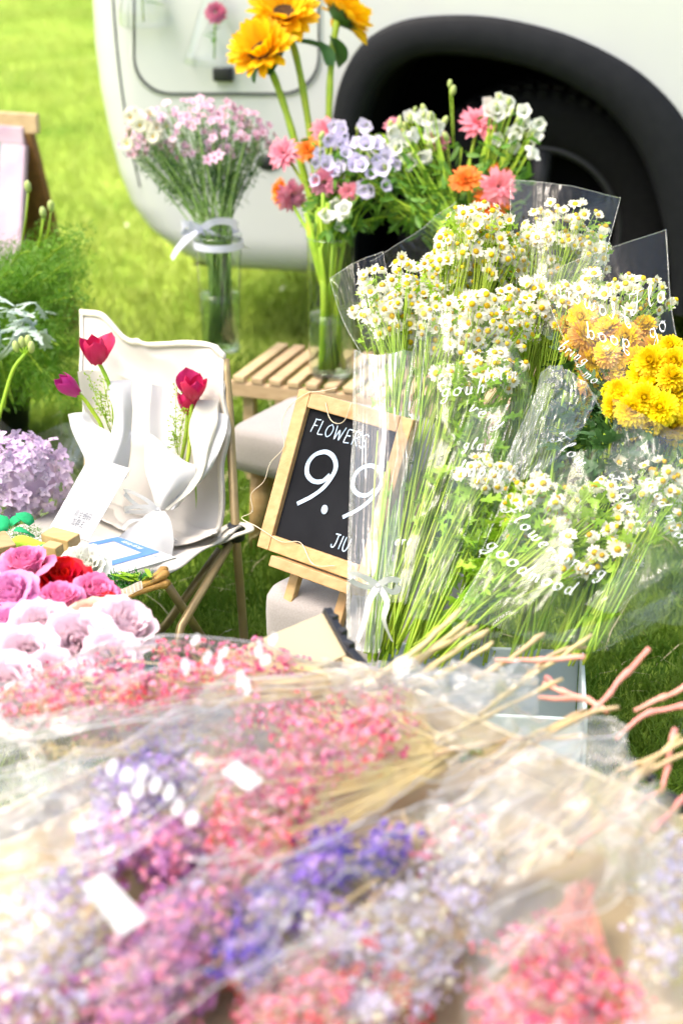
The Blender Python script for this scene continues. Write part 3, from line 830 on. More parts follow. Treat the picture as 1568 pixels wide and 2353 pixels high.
def stool(label, c, sx, sy, top, th, yaw, seed):
    t = thing('upholstered_stool', label, 'stool', (c[0], c[1], 0), 'beige upholstered stools')
    rounded_cushion((c[0], c[1], top - th), sx, sy, th, yaw, seed=seed).build('cushion', M['linen'], t)
    R = rz(yaw)
    for i in (-1, 1):
        for j in (-1, 1):
            p = Vector((c[0], c[1], 0)) + R @ Vector((i * (sx / 2 - 0.055), j * (sy / 2 - 0.055), 0))
            q = p + R @ Vector((i * 0.012, j * 0.012, 0))
            mb = MB(); mb.tube([Vector((q.x, q.y, 0)), Vector((p.x, p.y, top - th))], [0.017, 0.026], 16)
            mb.build('leg', M['pine'], t)
    return t
sy1 = radians(32)
c1 = G(517, 985, 0.255)
d1 = Vector((cos(sy1), -sin(sy1), 0)); e1 = Vector((sin(sy1), cos(sy1), 0))
ctr = c1 + d1 * 0.17 + e1 * 0.13
stool('beige linen stool with round wooden legs standing behind the chalkboard', (ctr.x, ctr.y), 0.34, 0.27, 0.26, 0.09, -sy1, 2)
c2 = G(640, 1366, 0.245)
ctr2 = c2 + Vector((0.16, 0.02, 0))
stool('beige linen stool carrying the chalkboard easel', (ctr2.x, ctr2.y), 0.30, 0.25, 0.25, 0.10, -radians(32), 9)

# ================================================================== CHALKBOARD
TH, PHI = radians(41), radians(23.5)
bw = Vector((cos(TH), -sin(TH), 0)); bn = Vector((-sin(TH), -cos(TH), 0))
bu = Vector((0, 0, cos(PHI))) - bn * sin(PHI)
bnn = bw.cross(bu) * -1
if bnn.dot(bn) < 0: bnn = -bnn
BO = U(597, 1256, 2.64)           # lower left corner of the frame
BWd, BHt, FR = 0.225, 0.252, 0.0245
def CB(x, y, n=0.0):
    return BO + bw * x + bu * y + bnn * n
cb = thing('chalkboard_sign', 'small black chalkboard in pine frame on an easel, price 9.9 in white', 'sign', CB(BWd / 2, -0.06))
for x0, x1, y0, y1 in ((0, FR, 0, BHt), (BWd - FR, BWd, 0, BHt), (FR, BWd - FR, 0, FR), (FR, BWd - FR, BHt - FR, BHt)):
    mb = MB(); e = 0.0004
    quad_box(mb, CB(x0 + e, y0, -0.008), CB(x1 - e, y0, -0.008), CB(x1 - e, y1, -0.008), CB(x0 + e, y1, -0.008), 0.017)
    if (mb.f and (Vector(mb.v[4]) - Vector(mb.v[0])).dot(bnn) < 0):
        mb = MB(); quad_box(mb, CB(x0 + e, y0, 0.009), CB(x1 - e, y0, 0.009), CB(x1 - e, y1, 0.009), CB(x0 + e, y1, 0.009), 0.017)
    mb.build('frame_rail', M['pine'], cb, smooth=False, bevel=0.0015)
mb = MB(); mb.add([CB(FR - .003, FR - .003, 0.0), CB(BWd - FR + .003, FR - .003, 0.0), CB(BWd - FR + .003, BHt - FR + .003, 0.0), CB(FR - .003, BHt - FR + .003, 0.0)], [(0, 1, 2, 3)]); mb.build('slate', M['board'], cb, smooth=False)
mb = MB(); mb.add([CB(0.003, 0.003, -0.006), CB(BWd - .003, 0.003, -0.006), CB(BWd - .003, BHt - .003, -0.006), CB(.003, BHt - .003, -0.006)], [(0, 1, 2, 3)]); mb.build('backing', M['pine'], cb, smooth=False)
def chalk(text, x, y, s, pen, slant=0.12, base=0.0, xs_=1.0):
    mb = MB()
    letters(mb, text, lambda a, b: CB(x + s * (a * xs_ + b * slant), y + s * (b + a * base), 0.0012), pen=pen, cap=True, flat=0.8)
    mb.build('lettering', M['chalk'], cb, smooth=False)
chalk('FLOWERS', 0.036, 0.193, 0.022, 0.085, 0.18, -0.02, 1.06)
chalk('9', 0.040, 0.088, 0.082, 0.095, 0.10, 0, 1.05)
chalk('9', 0.132, 0.090, 0.080, 0.09, 0.10, 0, 1.02)
mb = MB(); mb.ball((0, 0, 0), 0.0065, seg=12, ring=6); mb.v = [tuple(CB(0.104, 0.086, 0.0012) + bw * p[0] + bu * p[1] * 1.15 + bnn * p[2] * 0.08) for p in mb.v]; mb.build('decimal_point', M['chalk'], cb)
chalk('JIU', 0.132, 0.036, 0.022, 0.10, 0.15)
# easel: ledge, two front feet and a rear strut
lo = Vector((0, 0, 0))
mb = MB(); quad_box(mb, CB(0.046, -0.020, -0.02), CB(BWd - 0.02, -0.020, -0.02), CB(BWd - 0.02, -0.003, -0.02), CB(0.046, -0.003, -0.02), 0.045); mb.build('ledge', M['pine'], cb, smooth=False, bevel=0.0015)
for x in (0.075, BWd - 0.05):
    mb = MB(); a = CB(x, 0.14, -0.016); b = CB(x - 0.004, -0.075, -0.016)
    beam(mb, b, a, 0.018, 0.012, bn); mb.build('front_leg', M['pine'], cb, smooth=False, bevel=0.002)
mb = MB(); beam(mb, CB(BWd / 2, 0.13, -0.024), Vector((CB(BWd / 2, 0, 0).x + 0.10, CB(BWd / 2, 0, 0).y + 0.10, 0.25)), 0.016, 0.010, bn); mb.build('rear_leg', M['pine'], cb, smooth=False, bevel=0.002)
# fairy light wire wound round the frame
fw_ = thing('fairy_light_wire', 'thin clear fairy light wire wound round the chalkboard frame', 'light string', CB(0, 0, 0.01))
wp = [CB(0.075, BHt + 0.016, 0.012), CB(0.045, BHt + 0.004, 0.012), CB(0.02, BHt - 0.004, 0.011), CB(-0.004, BHt - 0.03, 0.014), CB(-0.010, 0.19, 0.014), CB(0.004, 0.16, 0.012), CB(-0.012, 0.13, 0.014), CB(-0.014, 0.10, 0.015), CB(-0.03, 0.075, 0.018), CB(-0.022, 0.05, 0.014), CB(-0.036, 0.035, 0.018), CB(-0.008, 0.03, 0.014), CB(0.012, 0.026, 0.012), CB(0.05, 0.020, 0.013), CB(0.085, 0.028, 0.012), CB(0.12, 0.004, 0.014), CB(0.16, 0.012, 0.013)]
mb = MB(); mb.tube(crom(wp, 6), 0.0006, 5); mb.build('wire', M['wire'], fw_)
wp2 = [CB(0.06, BHt - 0.01, 0.011), CB(0.075, BHt - 0.03, 0.012), CB(0.09, BHt - 0.036, 0.011), CB(0.105, BHt - 0.028, 0.012), CB(0.11, BHt + 0.0, 0.014)]
mb = MB(); mb.tube(crom(wp2, 6), 0.0006, 5); mb.build('wire', M['wire'], fw_)
for p in wp[3::3] + wp2[1:3]:
    mb = MB(); mb.ball(p, 0.0022, seg=8, ring=5); mb.build('bulb', M['glass'], fw_)

# ================================================================== CAMP CHAIR
ch = thing('camp_chair', 'low folding camp chair with cream canvas seat and khaki tube legs', 'chair', G(555, 1500, 0))
bk = [[U(186, 712, 3.19), U(236, 718, 3.15), U(296, 776, 3.12), U(385, 789, 3.05), U(470, 788, 2.985), U(519, 816, 2.95)],
      [U(188, 800, 3.17), U(238, 808, 3.14), U(300, 850, 3.13), U(390, 870, 3.07), U(470, 870, 2.98), U(523, 890, 2.94)],
      [U(192, 920, 3.13), U(238, 930, 3.12), U(300, 960, 3.12), U(390, 975, 3.07), U(470, 975, 2.98), U(528, 985, 2.92)],
      [U(196, 1050, 3.08), U(240, 1060, 3.08), U(300, 1075, 3.08), U(390, 1085, 3.04), U(465, 1085, 2.96), U(515, 1080, 2.91)],
      [U(198, 1130, 3.05), U(240, 1150, 3.04), U(300, 1175, 3.02), U(390, 1198, 2.98), U(460, 1208, 2.93), U(512, 1205, 2.90)],
      [U(170, 1160, 2.98), U(220, 1185, 2.96), U(280, 1215, 2.93), U(365, 1245, 2.87), U(440, 1245, 2.83), U(500, 1232, 2.82)]]
f = sheet_fn(bk, amp=0.008, freq=11, seed=2, creases=.009)
mb = MB(); mb.grid(f, 60, 64)
back = mb.build('backrest', M['canvas'], ch, solid=0.0022)
def hem_along(fn, path, wdt, name, par, off):
    """narrow sewn tape that follows the cloth edge"""
    P = [fn(u, v) for u, v in path]; Q = [fn(u, v) for u, v in off]
    mb = MB(); n = len(P)
    lift = Vector((-0.003, -0.0035, 0.0015))
    mb.add([p + lift * 0.8 for p in P] + [q + lift for q in Q], [(i, i + 1, n + i + 1, n + i) for i in range(n - 1)])
    return mb.build(name, M['hem'], par, solid=0.001)
us = [i / 40 for i in range(41)]
hem_along(f, [(u, 0.0) for u in us], 0.01, 'hem', back, [(u, 0.035) for u in us])
hem_along(f, [(1.0, v) for v in us], 0.01, 'hem', back, [(0.965, v) for v in us])
hem_along(f, [(0.0, v) for v in us[:30]], 0.01, 'hem', back, [(0.03, v) for v in us[:30]])
SZ = 0.24
rr_, rl_ = G(556, 1212, SZ), G(198, 1132, SZ)
fdir = Vector((-0.175, -0.31, 0))
fr_, fl_ = rr_ + fdir, rl_ + fdir
st = []
for j in range(4):
    t = j / 3
    row_ = []
    for i in range(5):
        u = i / 4
        p = (rl_ * (1 - u) + rr_ * u) + fdir * t * 1.03
        sag = -0.035 * sin(pi * u) * (0.5 + 0.5 * sin(pi * (0.15 + t * 0.7)))
        row_.append(p + Vector((0, 0, sag)))
    st.append(row_)
f2 = sheet_fn(st, amp=0.006, freq=16, seed=6, creases=.006)
mb = MB(); mb.grid(f2, 36, 30)
seat = mb.build('seat', M['canvas'], ch, solid=0.0025)
hem_along(f2, [(1.0, v) for v in us], 0.01, 'hem', seat, [(0.96, v) for v in us])
hem_along(f2, [(u, 1.0) for u in us], 0.01, 'hem', seat, [(u, 0.96) for u in us])
ft = G(556, 1515, 0); 
def tb(P, r=0.0075, m='tube', name='frame_tube', sides=14):
    mb = MB(); mb.tube(P, r, sides); return mb.build(name, M[m], ch)
top_r, con_r = U(522, 850, 2.955), U(541, 1215, 2.905)
foot_rr = Vector((con_r.x + 0.012, con_r.y - 0.01, 0.004))
tb(crom([U(517, 826, 2.955), U(527, 960, 2.94), con_r, (con_r + foot_rr) / 2, foot_rr], 4), 0.0078, name='rear_leg')
top_l = U(206, 735, 3.2)
con_l = rl_ + Vector((0, 0.012, -0.01)); foot_rl = Vector((con_l.x, con_l.y, 0.004))
tb([top_l, con_l, foot_rl], 0.0078, name='rear_leg')
tb([U(519, 868, 2.957), U(526, 955, 2.945)], 0.0088, 'black', 'sleeve')
foot_fr = Vector((fr_.x, fr_.y, 0.004)); foot_fl = Vector((fl_.x, fl_.y, 0.004))
tb([U(527, 1250, 2.89), U(415, 1440, 2.72), Vector((U(360, 1530, 2.68).x, U(360, 1530, 2.68).y, 0.004))], 0.0075, name='cross_tube')
tb([U(506, 1262, 2.93), U(385, 1430, 2.92), Vector((U(330, 1500, 3.0).x, U(330, 1500, 3.0).y, 0.004))], 0.0075, name='cross_tube')
fq = U(455, 1450, 2.88); tb([U(385, 1345, 2.74), fq, fq + (fq - U(385, 1345, 2.74)) * .55], 0.0075, name='cross_tube')
tb([fr_ + Vector((0.01, 0.01, 0.0)), foot_fr], 0.0078, name='front_leg'); tb([fl_, foot_fl], 0.0078, name='front_leg')
for c_ in (con_r, con_l):
    mb = MB(); mb.lathe([(0.0, -0.014), (0.014, -0.014), (0.0155, -0.01), (0.0155, 0.012), (0.013, 0.015), (0.0, 0.015)], Matrix.Translation(c_ + Vector((0, 0, -0.006))), 18)
    mb.box(c_ + Vector((-0.014, -0.012, -0.012)), (0.022, 0.016, 0.02), rz(0.7))
    mb.build('joint', M['black'], ch)
mb = MB(); cpt = [rr_ + Vector((0.012, 0.008, 0.004)), rr_ + Vector((0.02, -0.012, 0.0)), rr_ + Vector((-0.004, -0.03, -0.002)), rr_ + Vector((-0.04, -0.045, -0.012)), rr_ + Vector((-0.05, -0.02, -0.006)), rr_ + Vector((-0.022, 0.012, 0.002))]
cc_ = rr_ + Vector((-0.012, -0.012, 0.0))
ring = crom(cpt, 5, True)
n = len(ring); mb.add(ring + [p + (cc_ - p) * 0.42 for p in ring], [(i, (i + 1) % n, n + (i + 1) % n, n + i) for i in range(n)]); mb.build('corner_pocket', M['hem'], seat, solid=0.003)
for p in (foot_rr, foot_rl, foot_fr, foot_fl):
    mb = MB(); mb.ball(p + Vector((0, 0, 0.008)), 0.013, (1, 1, 0.9), 12, 6); mb.build('rubber_foot', M['black'], ch)

# ================================================================== FLOWER MESHES (shared by their copies)
def daisy_mesh(k):
    random.seed(100 + k)
    mb = MB(); n = 13 + k % 3
    L = 0.0098
    dr = (-0.12, 0.05, -0.55, 0.35, -0.9, 0.7)[k % 6]
    for i in range(n):
        if random.random() < (.0, .05, .1, .0, .2, .1)[k % 6]: continue
        mb.petal(Matrix.Rotation(2 * pi * i / n + rnd(-.12, .12), 4, 'Z') @ Matrix.Translation((0, 0.0030, 0.0004 * (i % 2))) @ Matrix.Rotation(rnd(-.25, .15) + dr * .3, 4, 'X'), L * rnd(0.8, 1.08), 0.0052 * rnd(0.9, 1.1), curl=dr + rnd(-.15, .12), cup=0.08, seg=3, wseg=2, tipw=0.62)
    return mb.mesh('daisy_petals', M['white_petal'])
def daisy_eye_mesh():
    mb = MB(); mb.lathe([(0.0045, -0.0008), (0.0049, 0.0008), (0.0042, 0.0026), (0.0025, 0.0040), (0.0, 0.0046)], None, 12)
    return mb.mesh('daisy_eye', M['daisy_eye'])
DAISY = [daisy_mesh(k) for k in range(6)]; EYE = daisy_eye_mesh()
def daisy_whole(k):
    me = DAISY[k].copy(); bm = bmesh.new(); bm.from_mesh(me); n0 = len(bm.faces); bm.from_mesh(EYE); bm.faces.ensure_lookup_table()
    for f_ in bm.faces[n0:]: f_.material_index = 1
    bm.to_mesh(me); bm.free(); me.materials.append(M['daisy_eye']); return me
DAISYW = [daisy_whole(k) for k in range(6)]
def budm(s, m, k=1.5):
    mb = MB(); mb.ball((0, 0, s), s, (0.8, 0.8, k), 8, 6); return mb.mesh('bud', m)
GREENBUD = budm(0.006, M['bud'])
def mum_mesh(name, mats, k):
    random.seed(300 + k)
    mb = MB()
    for layer, (n, L, tilt, mi) in enumerate([(26, 0.025, -14, 0), (26, 0.026, 0, 0), (26, 0.025, 12, 0), (24, 0.0235, 25, 1), (20, 0.0205, 39, 1), (16, 0.017, 53, 1), (11, 0.013, 66, 1), (8, 0.010, 80, 1)]):
        for i in range(n):
            a = 2 * pi * (i + 0.5 * (layer % 2)) / n + rnd(-.09, .09)
            Mx = Matrix.Rotation(a, 4, 'Z') @ Matrix.Translation((0, 0.0025, 0.002 * layer)) @ Matrix.Rotation(radians(tilt + rnd(-7, 7)), 4, 'X')
            mb.petal(Mx, L * rnd(.9, 1.08), 0.0078 * rnd(.85, 1.1), curl=-0.18 + 0.10 * layer + rnd(-.08, .08), cup=0.26, seg=3, wseg=2, tipw=0.85, mi=min(mi, len(mats) - 1))
    return mb.mesh(name, mats)
MUM_Y = [mum_mesh('yellow_mum', [M['mum'], M['mum']], k) for k in range(3)]
MUM_O = [mum_mesh('orange_mum', [M['mum_o'], M['mum']], 7 + k) for k in range(3)]
def calyx_mesh(r, m):
    mb = MB(); mb.lathe([(0.0, -r * 1.2), (r * .5, -r), (r, -r * .25), (r * 1.05, 0)], None, 12); return mb.mesh('calyx', m)
CALYX = calyx_mesh(0.009, M['leafdark'])
def ray_mesh(name, m, n1, L, W, k):
    random.seed(500 + k); mb = MB()
    for layer, (n, l, tilt) in enumerate([(n1, L, 4), (n1, L * .93, 16), (int(n1 * .7), L * .7, 34), (int(n1 * .5), L * .45, 55)]):
        for i in range(n):
            Mx = Matrix.Rotation(2 * pi * (i + .5 * (layer % 2)) / n + rnd(-.1, .1), 4, 'Z') @ Matrix.Translation((0, 0.003, 0.0015 * layer)) @ Matrix.Rotation(radians(tilt + rnd(-8, 8)), 4, 'X')
            mb.petal(Mx, l * rnd(.88, 1.06), W * rnd(.85, 1.1), curl=rnd(-.3, .05), cup=0.15, seg=3, wseg=2, tipw=0.45)
    return mb.mesh(name, m)
PINKRAY = [ray_mesh('pink_rays', M['pinkflower'], 15, 0.037, 0.0125, k) for k in range(2)]
ORAY = ray_mesh('orange_rays', M['orangeflower'], 20, 0.030, 0.0085, 4)
def bell_mesh(m, R=0.015, L=0.024):
    mb = MB(); seg = 25
    prof = [(0.25, 0.0), (0.62, 0.18), (0.72, 0.5), (0.78, 0.75), (1.02, 0.95), (1.3, 1.0)]
    vs = []
    for j, (r, t) in enumerate(prof):
        for k in range(seg):
            a = 2 * pi * k / seg
            lobe = 0.5 + 0.5 * cos(5 * a)
            rr = R * r * (1 + (0.22 * lobe if j >= 4 else 0))
            vs.append(Vector((rr * cos(a), rr * sin(a), L * (t + (0.10 * lobe if j >= 4 else 0)))))
    mb.add(vs, [(i * seg + k, i * seg + (k + 1) % seg, (i + 1) * seg + (k + 1) % seg, (i + 1) * seg + k) for i in range(len(prof) - 1) for k in range(seg)])
    mb.ball((0, 0, 0.001), 0.0045, seg=8, ring=4, mi=1)
    mb.tube([(0, 0, 0.003), (0, 0, L * .8)], 0.0012, 5, mi=2)
    return mb.mesh('bell', [m, M['leaf'], M['bud']])
BELL_L, BELL_W = bell_mesh(M['lilacbell']), bell_mesh(M['whitebell'])
def small5(name, m, R, eye, n=5, layers=1, wf=.85):
    mb = MB()
    for q in range(layers):
        for i in range(n):
            mb.petal(Matrix.Rotation(2 * pi * (i + q * .5) / n, 4, 'Z') @ Matrix.Translation((0, R * .12, 0.0006 * q)) @ Matrix.Rotation(radians(15 + 22 * q), 4, 'X'), R, R * wf, curl=-.1, cup=.2, seg=2, wseg=2, tipw=.75)
    mb.ball((0, 0, R * .15), R * .22, seg=6, ring=4, mi=1)
    return mb.mesh(name, [m, eye])
WAX = small5('wax_petals', M['waxpink'], 0.0085, M['pinkred'])
ASTER = small5('aster_petals', M['white_petal'], 0.015, M['daisy_eye'], 15, 2, .36)
HYD = small5('hydrangea_petals', M['hydrangea'], 0.0125, M['hydrangea'], 4)
def cluster_mesh(name, m, n, R, fr, flat=0.7, seed=0, cup=False, m2=None):
    """sprig of tiny dried blossoms: n little flowers of size fr through a blob of radius R"""
    random.seed(900 + seed); mb = MB()
    for i in range(n):
        d = Vector((random.gauss(0, 1), random.gauss(0, 1), random.gauss(0, 1))).normalized()
        p = d * R * rnd(0.35, 1) ; p.z *= flat
        F = frame(p, d + Vector((0, 0, .4)))
        s = fr * rnd(.7, 1.15)
        mi = 1 if (m2 and random.random() < .3) else 0
        for k in range(5 if cup else 6):
            Mx = F @ Matrix.Rotation(2 * pi * k / (5 if cup else 6) + rnd(-.2, .2), 4, 'Z') @ Matrix.Rotation(radians(rnd(45, 75) if cup else rnd(5, 60)), 4, 'X')
            mb.petal(Mx, s, s * .75, curl=-.2 if cup else .1, cup=.2, seg=2, wseg=1, tipw=.7, mi=mi)
        mb.tube([p, p * .2], 0.0004, 3, mi=len([m] + ([m2] if m2 else [])), cap=False)
    return mb.mesh(name, [m] + ([m2] if m2 else []) + [M['drystem']])
CL = {k: [cluster_mesh(k, M[a], n, R, fr, seed=i + 7 * j, cup=c, m2=M[b] if b else None) for i in range(3)] for j, (k, a, b, n, R, fr, c) in enumerate([
    ('pink_sprig', 'gyp_pink', 'gyp_pale', 14, 0.017, 0.0042, False), ('pale_sprig', 'gyp_pale', 'gyp_pink', 14, 0.018, 0.0042, False),
    ('white_sprig', 'gyp_white', 'white_petal', 13, 0.019, 0.0042, False), ('yellow_sprig', 'gyp_yellow', None, 14, 0.015, 0.0036, False),
    ('mauve_sprig', 'stat_mauve', 'gyp_pale', 22, 0.019, 0.0062, True), ('lilac_sprig', 'stat_lilac', 'gyp_white', 22, 0.019, 0.0062, True),
    ('violet_sprig', 'stat_violet', 'stat_lilac', 24, 0.020, 0.0068, True), ('red_sprig', 'gyp_red', 'gyp_pink', 14, 0.017, 0.0045, False)])}
def leaf_shape(L, W, lobes=0):
    """outline half-widths of a small leaf; lobed when lobes"""
    return L, W, lobes
def add_leaf(mb, Mx, L, W, lobes=0, curl=-.2, mi=0):
    if not lobes:
        mb.petal(Mx, L, W, curl=curl, cup=.15, seg=4, wseg=2, tipw=.05, mi=mi)
        return
    mb.petal(Mx, L, W * .45, curl=curl, cup=.1, seg=3, wseg=1, tipw=.4, mi=mi)
    for q in range(lobes):
        for sgn in (-1, 1):
            t = 0.3 + 0.45 * q / max(1, lobes - 1) if lobes > 1 else .4
            mb.petal(Mx @ Matrix.Translation((0, L * t, curl * L * t * t)) @ Matrix.Rotation(sgn * radians(52), 4, 'Z'), W * rnd(.5, .75), W * .34, curl=curl, seg=2, wseg=1, tipw=.5, mi=mi)
random.seed(21)

# ================================================================== VASES ON THE BENCH
def vase(label, c, prof, water=0.55, name='glass_vase', cat='vase', group='clear glass vases'):
    t = thing(name, label, cat, c, group)
    Mx = Matrix.Translation(Vector(c))
    mb = MB(); mb.lathe(prof, Mx, 36); g = mb.build('glass_body', M['glass'], t)
    r, z = prof[-1]
    mb = MB(); mb.tube([Mx @ Vector((r * cos(a), r * sin(a), z)) for a in [2 * pi * k / 36 for k in range(37)]], 0.0016, 6); mb.build('rim', M['glass'], g)
    mb = MB(); mb.lathe([(0, 0.012), (prof[1][0] - .004, 0.012), (prof[1][0] - .002, 0.002), (0, 0.001)], Mx, 36); mb.build('thick_base', M['glass'], g)
    if water:
        zt = z * water
        pr = [(0, 0.013)]
        for q in range(7):
            zz = 0.013 + (zt - 0.013) * q / 6
            for (r0, z0), (r1, z1) in zip(prof[1:], prof[2:]):
                if z0 <= zz <= z1:
                    pr.append((r0 + (r1 - r0) * (zz - z0) / (z1 - z0) - .0025, zz)); break
        pr.append((0, zt))
        mb = MB(); mb.lathe(pr, Mx, 36); mb.build('water', M['water'], t)
    return t
vl = G(508, 806, BZ); vl.z = BZ + 0.002
vl_t = vase('tall clear glass vase with pale bow tied round it, holding small pink flowers', vl, [(0, 0), (0.040, 0.0), (0.043, 0.01), (0.045, 0.1), (0.049, 0.2), (0.052, 0.262)], .5)
vs_ = G(760, 862, BZ); vs_.z = BZ + 0.002
vase('tall clear glass vase holding the sunflowers on the slatted bench', vs_, [(0, 0), (0.044, 0.0), (0.047, 0.01), (0.048, 0.15), (0.050, 0.30)], .45)
vm = BP(0.47, 0.13, BZ + 0.002)
vase('clear glass vase of mixed lilac and pink flowers, half hidden behind the daisies', vm, [(0, 0), (0.044, 0.0), (0.047, 0.01), (0.048, 0.15), (0.052, 0.29)], .45)

def ribbon(mb, P, width, wdir, twist=0.0):
    P = [Vector(p) for p in P]; n = len(P); A, B = [], []
    for i, p in enumerate(P):
        T = (P[min(i + 1, n - 1)] - P[max(i - 1, 0)]).normalized()
        d = Vector(wdir); d = (d - T * d.dot(T)).normalized()
        d = Matrix.Rotation(twist * i / n, 3, T) @ d
        A.append(p + d * width / 2); B.append(p - d * width / 2)
    mb.add(A + B, [(i, i + 1, n + i + 1, n + i) for i in range(n - 1)])
def bow(parent, c, s, m, wid, right, up, tails, loops, out=Vector((0, -1, 0.2))):
    """loops and tails given as lists of (x, y, outward) in bow units"""
    def W(p): return Vector(c) + right * p[0] * s + up * p[1] * s + out * (p[2] if len(p) > 2 else 0) * s
    for L in loops:
        mb = MB(); ribbon(mb, crom([W(p) for p in L], 6), wid, up * 1.0 + out * .35); mb.build('bow_loop', m, parent)
    for L in tails:
        mb = MB(); ribbon(mb, crom([W(p) for p in L], 6), wid, right * .9 + out * .3, 0.8); mb.build('ribbon_tail', m, parent)
    mb = MB(); mb.ball(c, wid * .55, (1, .8, .9), 10, 6); mb.build('bow_knot', m, parent)
XR, ZU = Vector((1, 0, 0)), Vector((0, 0, 1))
# pale bow round the left vase neck
bc = U(462, 527, 3.745)
mb = MB(); ribbon(mb, [vl + Vector((0.0545 * cos(a), 0.0545 * sin(a), 0.243)) for a in [2 * pi * k / 30 for k in range(31)]], 0.016, (0, 0, 1)); mb.build('ribbon_band', M['lavribbon'], vl_t)
bow(vl_t, bc, 1.0, M['lavribbon'], 0.017, XR, ZU, [[(0, 0, .01), (-0.025, -0.015, .02), (-0.05, -0.04, .015), (-0.066, -0.064, .01)], [(0, 0, .01), (0.035, -0.012, .02), (0.07, -0.018, .015), (0.085, -0.03, .01), (0.113, -0.046, .01)]],
    [[(0, 0, .01), (0.03, 0.018, .03), (0.065, 0.018, .02), (0.08, 0.004, .0), (0.05, -0.006, -.005), (0, 0, .01)], [(0, 0, .01), (-0.02, 0.012, .03), (-0.038, 0.012, .02), (-0.04, -.004, 0), (-0.02, -0.004, 0), (0, 0, .01)]])

# ---------------- left bouquet: pink wax flower with white asters
wb = thing('wax_flower_bouquet', 'full bunch of small pale pink flowers with white asters in the bow-tied vase', 'bouquet', vl + Vector((0, 0, .02)))
def spray_points(n, c, rx, ry, rd, up=0.3, shell=.7, tilt=(0, -1, .5)):
    out = []
    for _ in range(n):
        while True:
            d = Vector((random.gauss(0, 1), random.gauss(0, 1), random.gauss(0, 1))).normalized()
            if d.z > -up and d.y < 0.75:
                break
        k = rnd(shell, 1)
        p = Vector(c) + Vector((d.x * rx * k, d.y * rd * k, d.z * ry * k))
        out.append((p, (d + Vector(tilt) * .7 + Vector((rnd(-.5, .5), rnd(-.5, .5), rnd(-.5, .5)))).normalized()))
    return out
neck = vl + Vector((0, 0, 0.235))
pts = spray_points(215, U(458, 335, 3.86), 0.18, 0.11, 0.10, up=0.12, shell=.7)
mbs, mbn = MB(), MB()
for p, d in pts:
    inst('wax_flower', WAX, frame(p, d, s=rnd(.9, 1.25)), wb)
for p, d in spray_points(16, U(335, 290, 3.80), 0.055, 0.045, 0.05, up=.4, shell=.5):
    inst('aster', ASTER, frame(p, d, s=rnd(.8, 1.1)), wb); pts.append((p, d))
for q in ((492, 362, 3.72), (502, 355, 3.73), (478, 366, 3.73), (352, 314, 3.74), (300, 270, 3.78), (292, 330, 3.78)):
    p = U(*q); (inst('wax_flower', WAX, frame(p, (0, -1, .5), s=1.5), wb) if q[0] > 400 else inst('aster', ASTER, frame(p, (-.2, -1, .3)), wb))
for i, (p, d) in enumerate(pts):
    if i % 3 == 0:
        q = neck + Vector((rnd(-.028, .028), rnd(-.028, .028), 0))
        c_ = neck.lerp(p, .5) + Vector((rnd(-.01, .01), 0, .02))
        mbs.tube(bez(q, c_, p, 5), [.0016] * 4 + [.001, .0007], 5)
        mbs.tube([q, vl + Vector((rnd(-.03, .03), rnd(-.03, .03), .02))], .0018, 5)
    base = neck.lerp(p, rnd(.55, .85)); mbs.tube([base, p], .0006, 4)
    for _ in range(15):
        t = rnd(.42, .97); b = neck.lerp(p, t) + Vector((rnd(-.012, .012), rnd(-.012, .012), rnd(-.01, .01)))
        mbn.petal(frame(b, (rnd(-1, 1), rnd(-1, 1), rnd(-1, 1))) , rnd(.012, .022), .0022, seg=2, wseg=1)
mbs.build('stems', M['stemdark'], wb); tag(mbn.build('needle_foliage', M['leafdark'], wb), kind='stuff')

# ---------------- sunflowers
def sunpetal():
    mb = MB(); mb.petal(Matrix(), 0.049, 0.025, curl=-0.06, cup=0.14, seg=5, wseg=4, tipw=.12); return mb.mesh('sunflower_petal', M['sun_petal'])
SUNP = sunpetal()
mb = MB(); mb.lathe([(0.030, -0.004), (0.0315, 0.003), (0.027, 0.008), (0.018, 0.0085), (0.010, 0.006), (0, 0.005)], None, 28, wob=lambda a, z: 1 + .03 * sin(a * 14)); SUND = mb.mesh('seed_disc', M['sun_disc'])
mb = MB()
for i in range(18):
    mb.petal(Matrix.Rotation(2 * pi * i / 18, 4, 'Z') @ Matrix.Translation((0, .012, -.008)) @ Matrix.Rotation(radians(8 + 12 * (i % 2)), 4, 'X'), .034, .014, curl=.15, cup=.1, seg=3, wseg=2, tipw=.1)
mb.lathe([(0, -.016), (.010, -.014), (.026, -.006), (.031, 0)], None, 20); SUNB = mb.mesh('bracts', M['leafdark'])
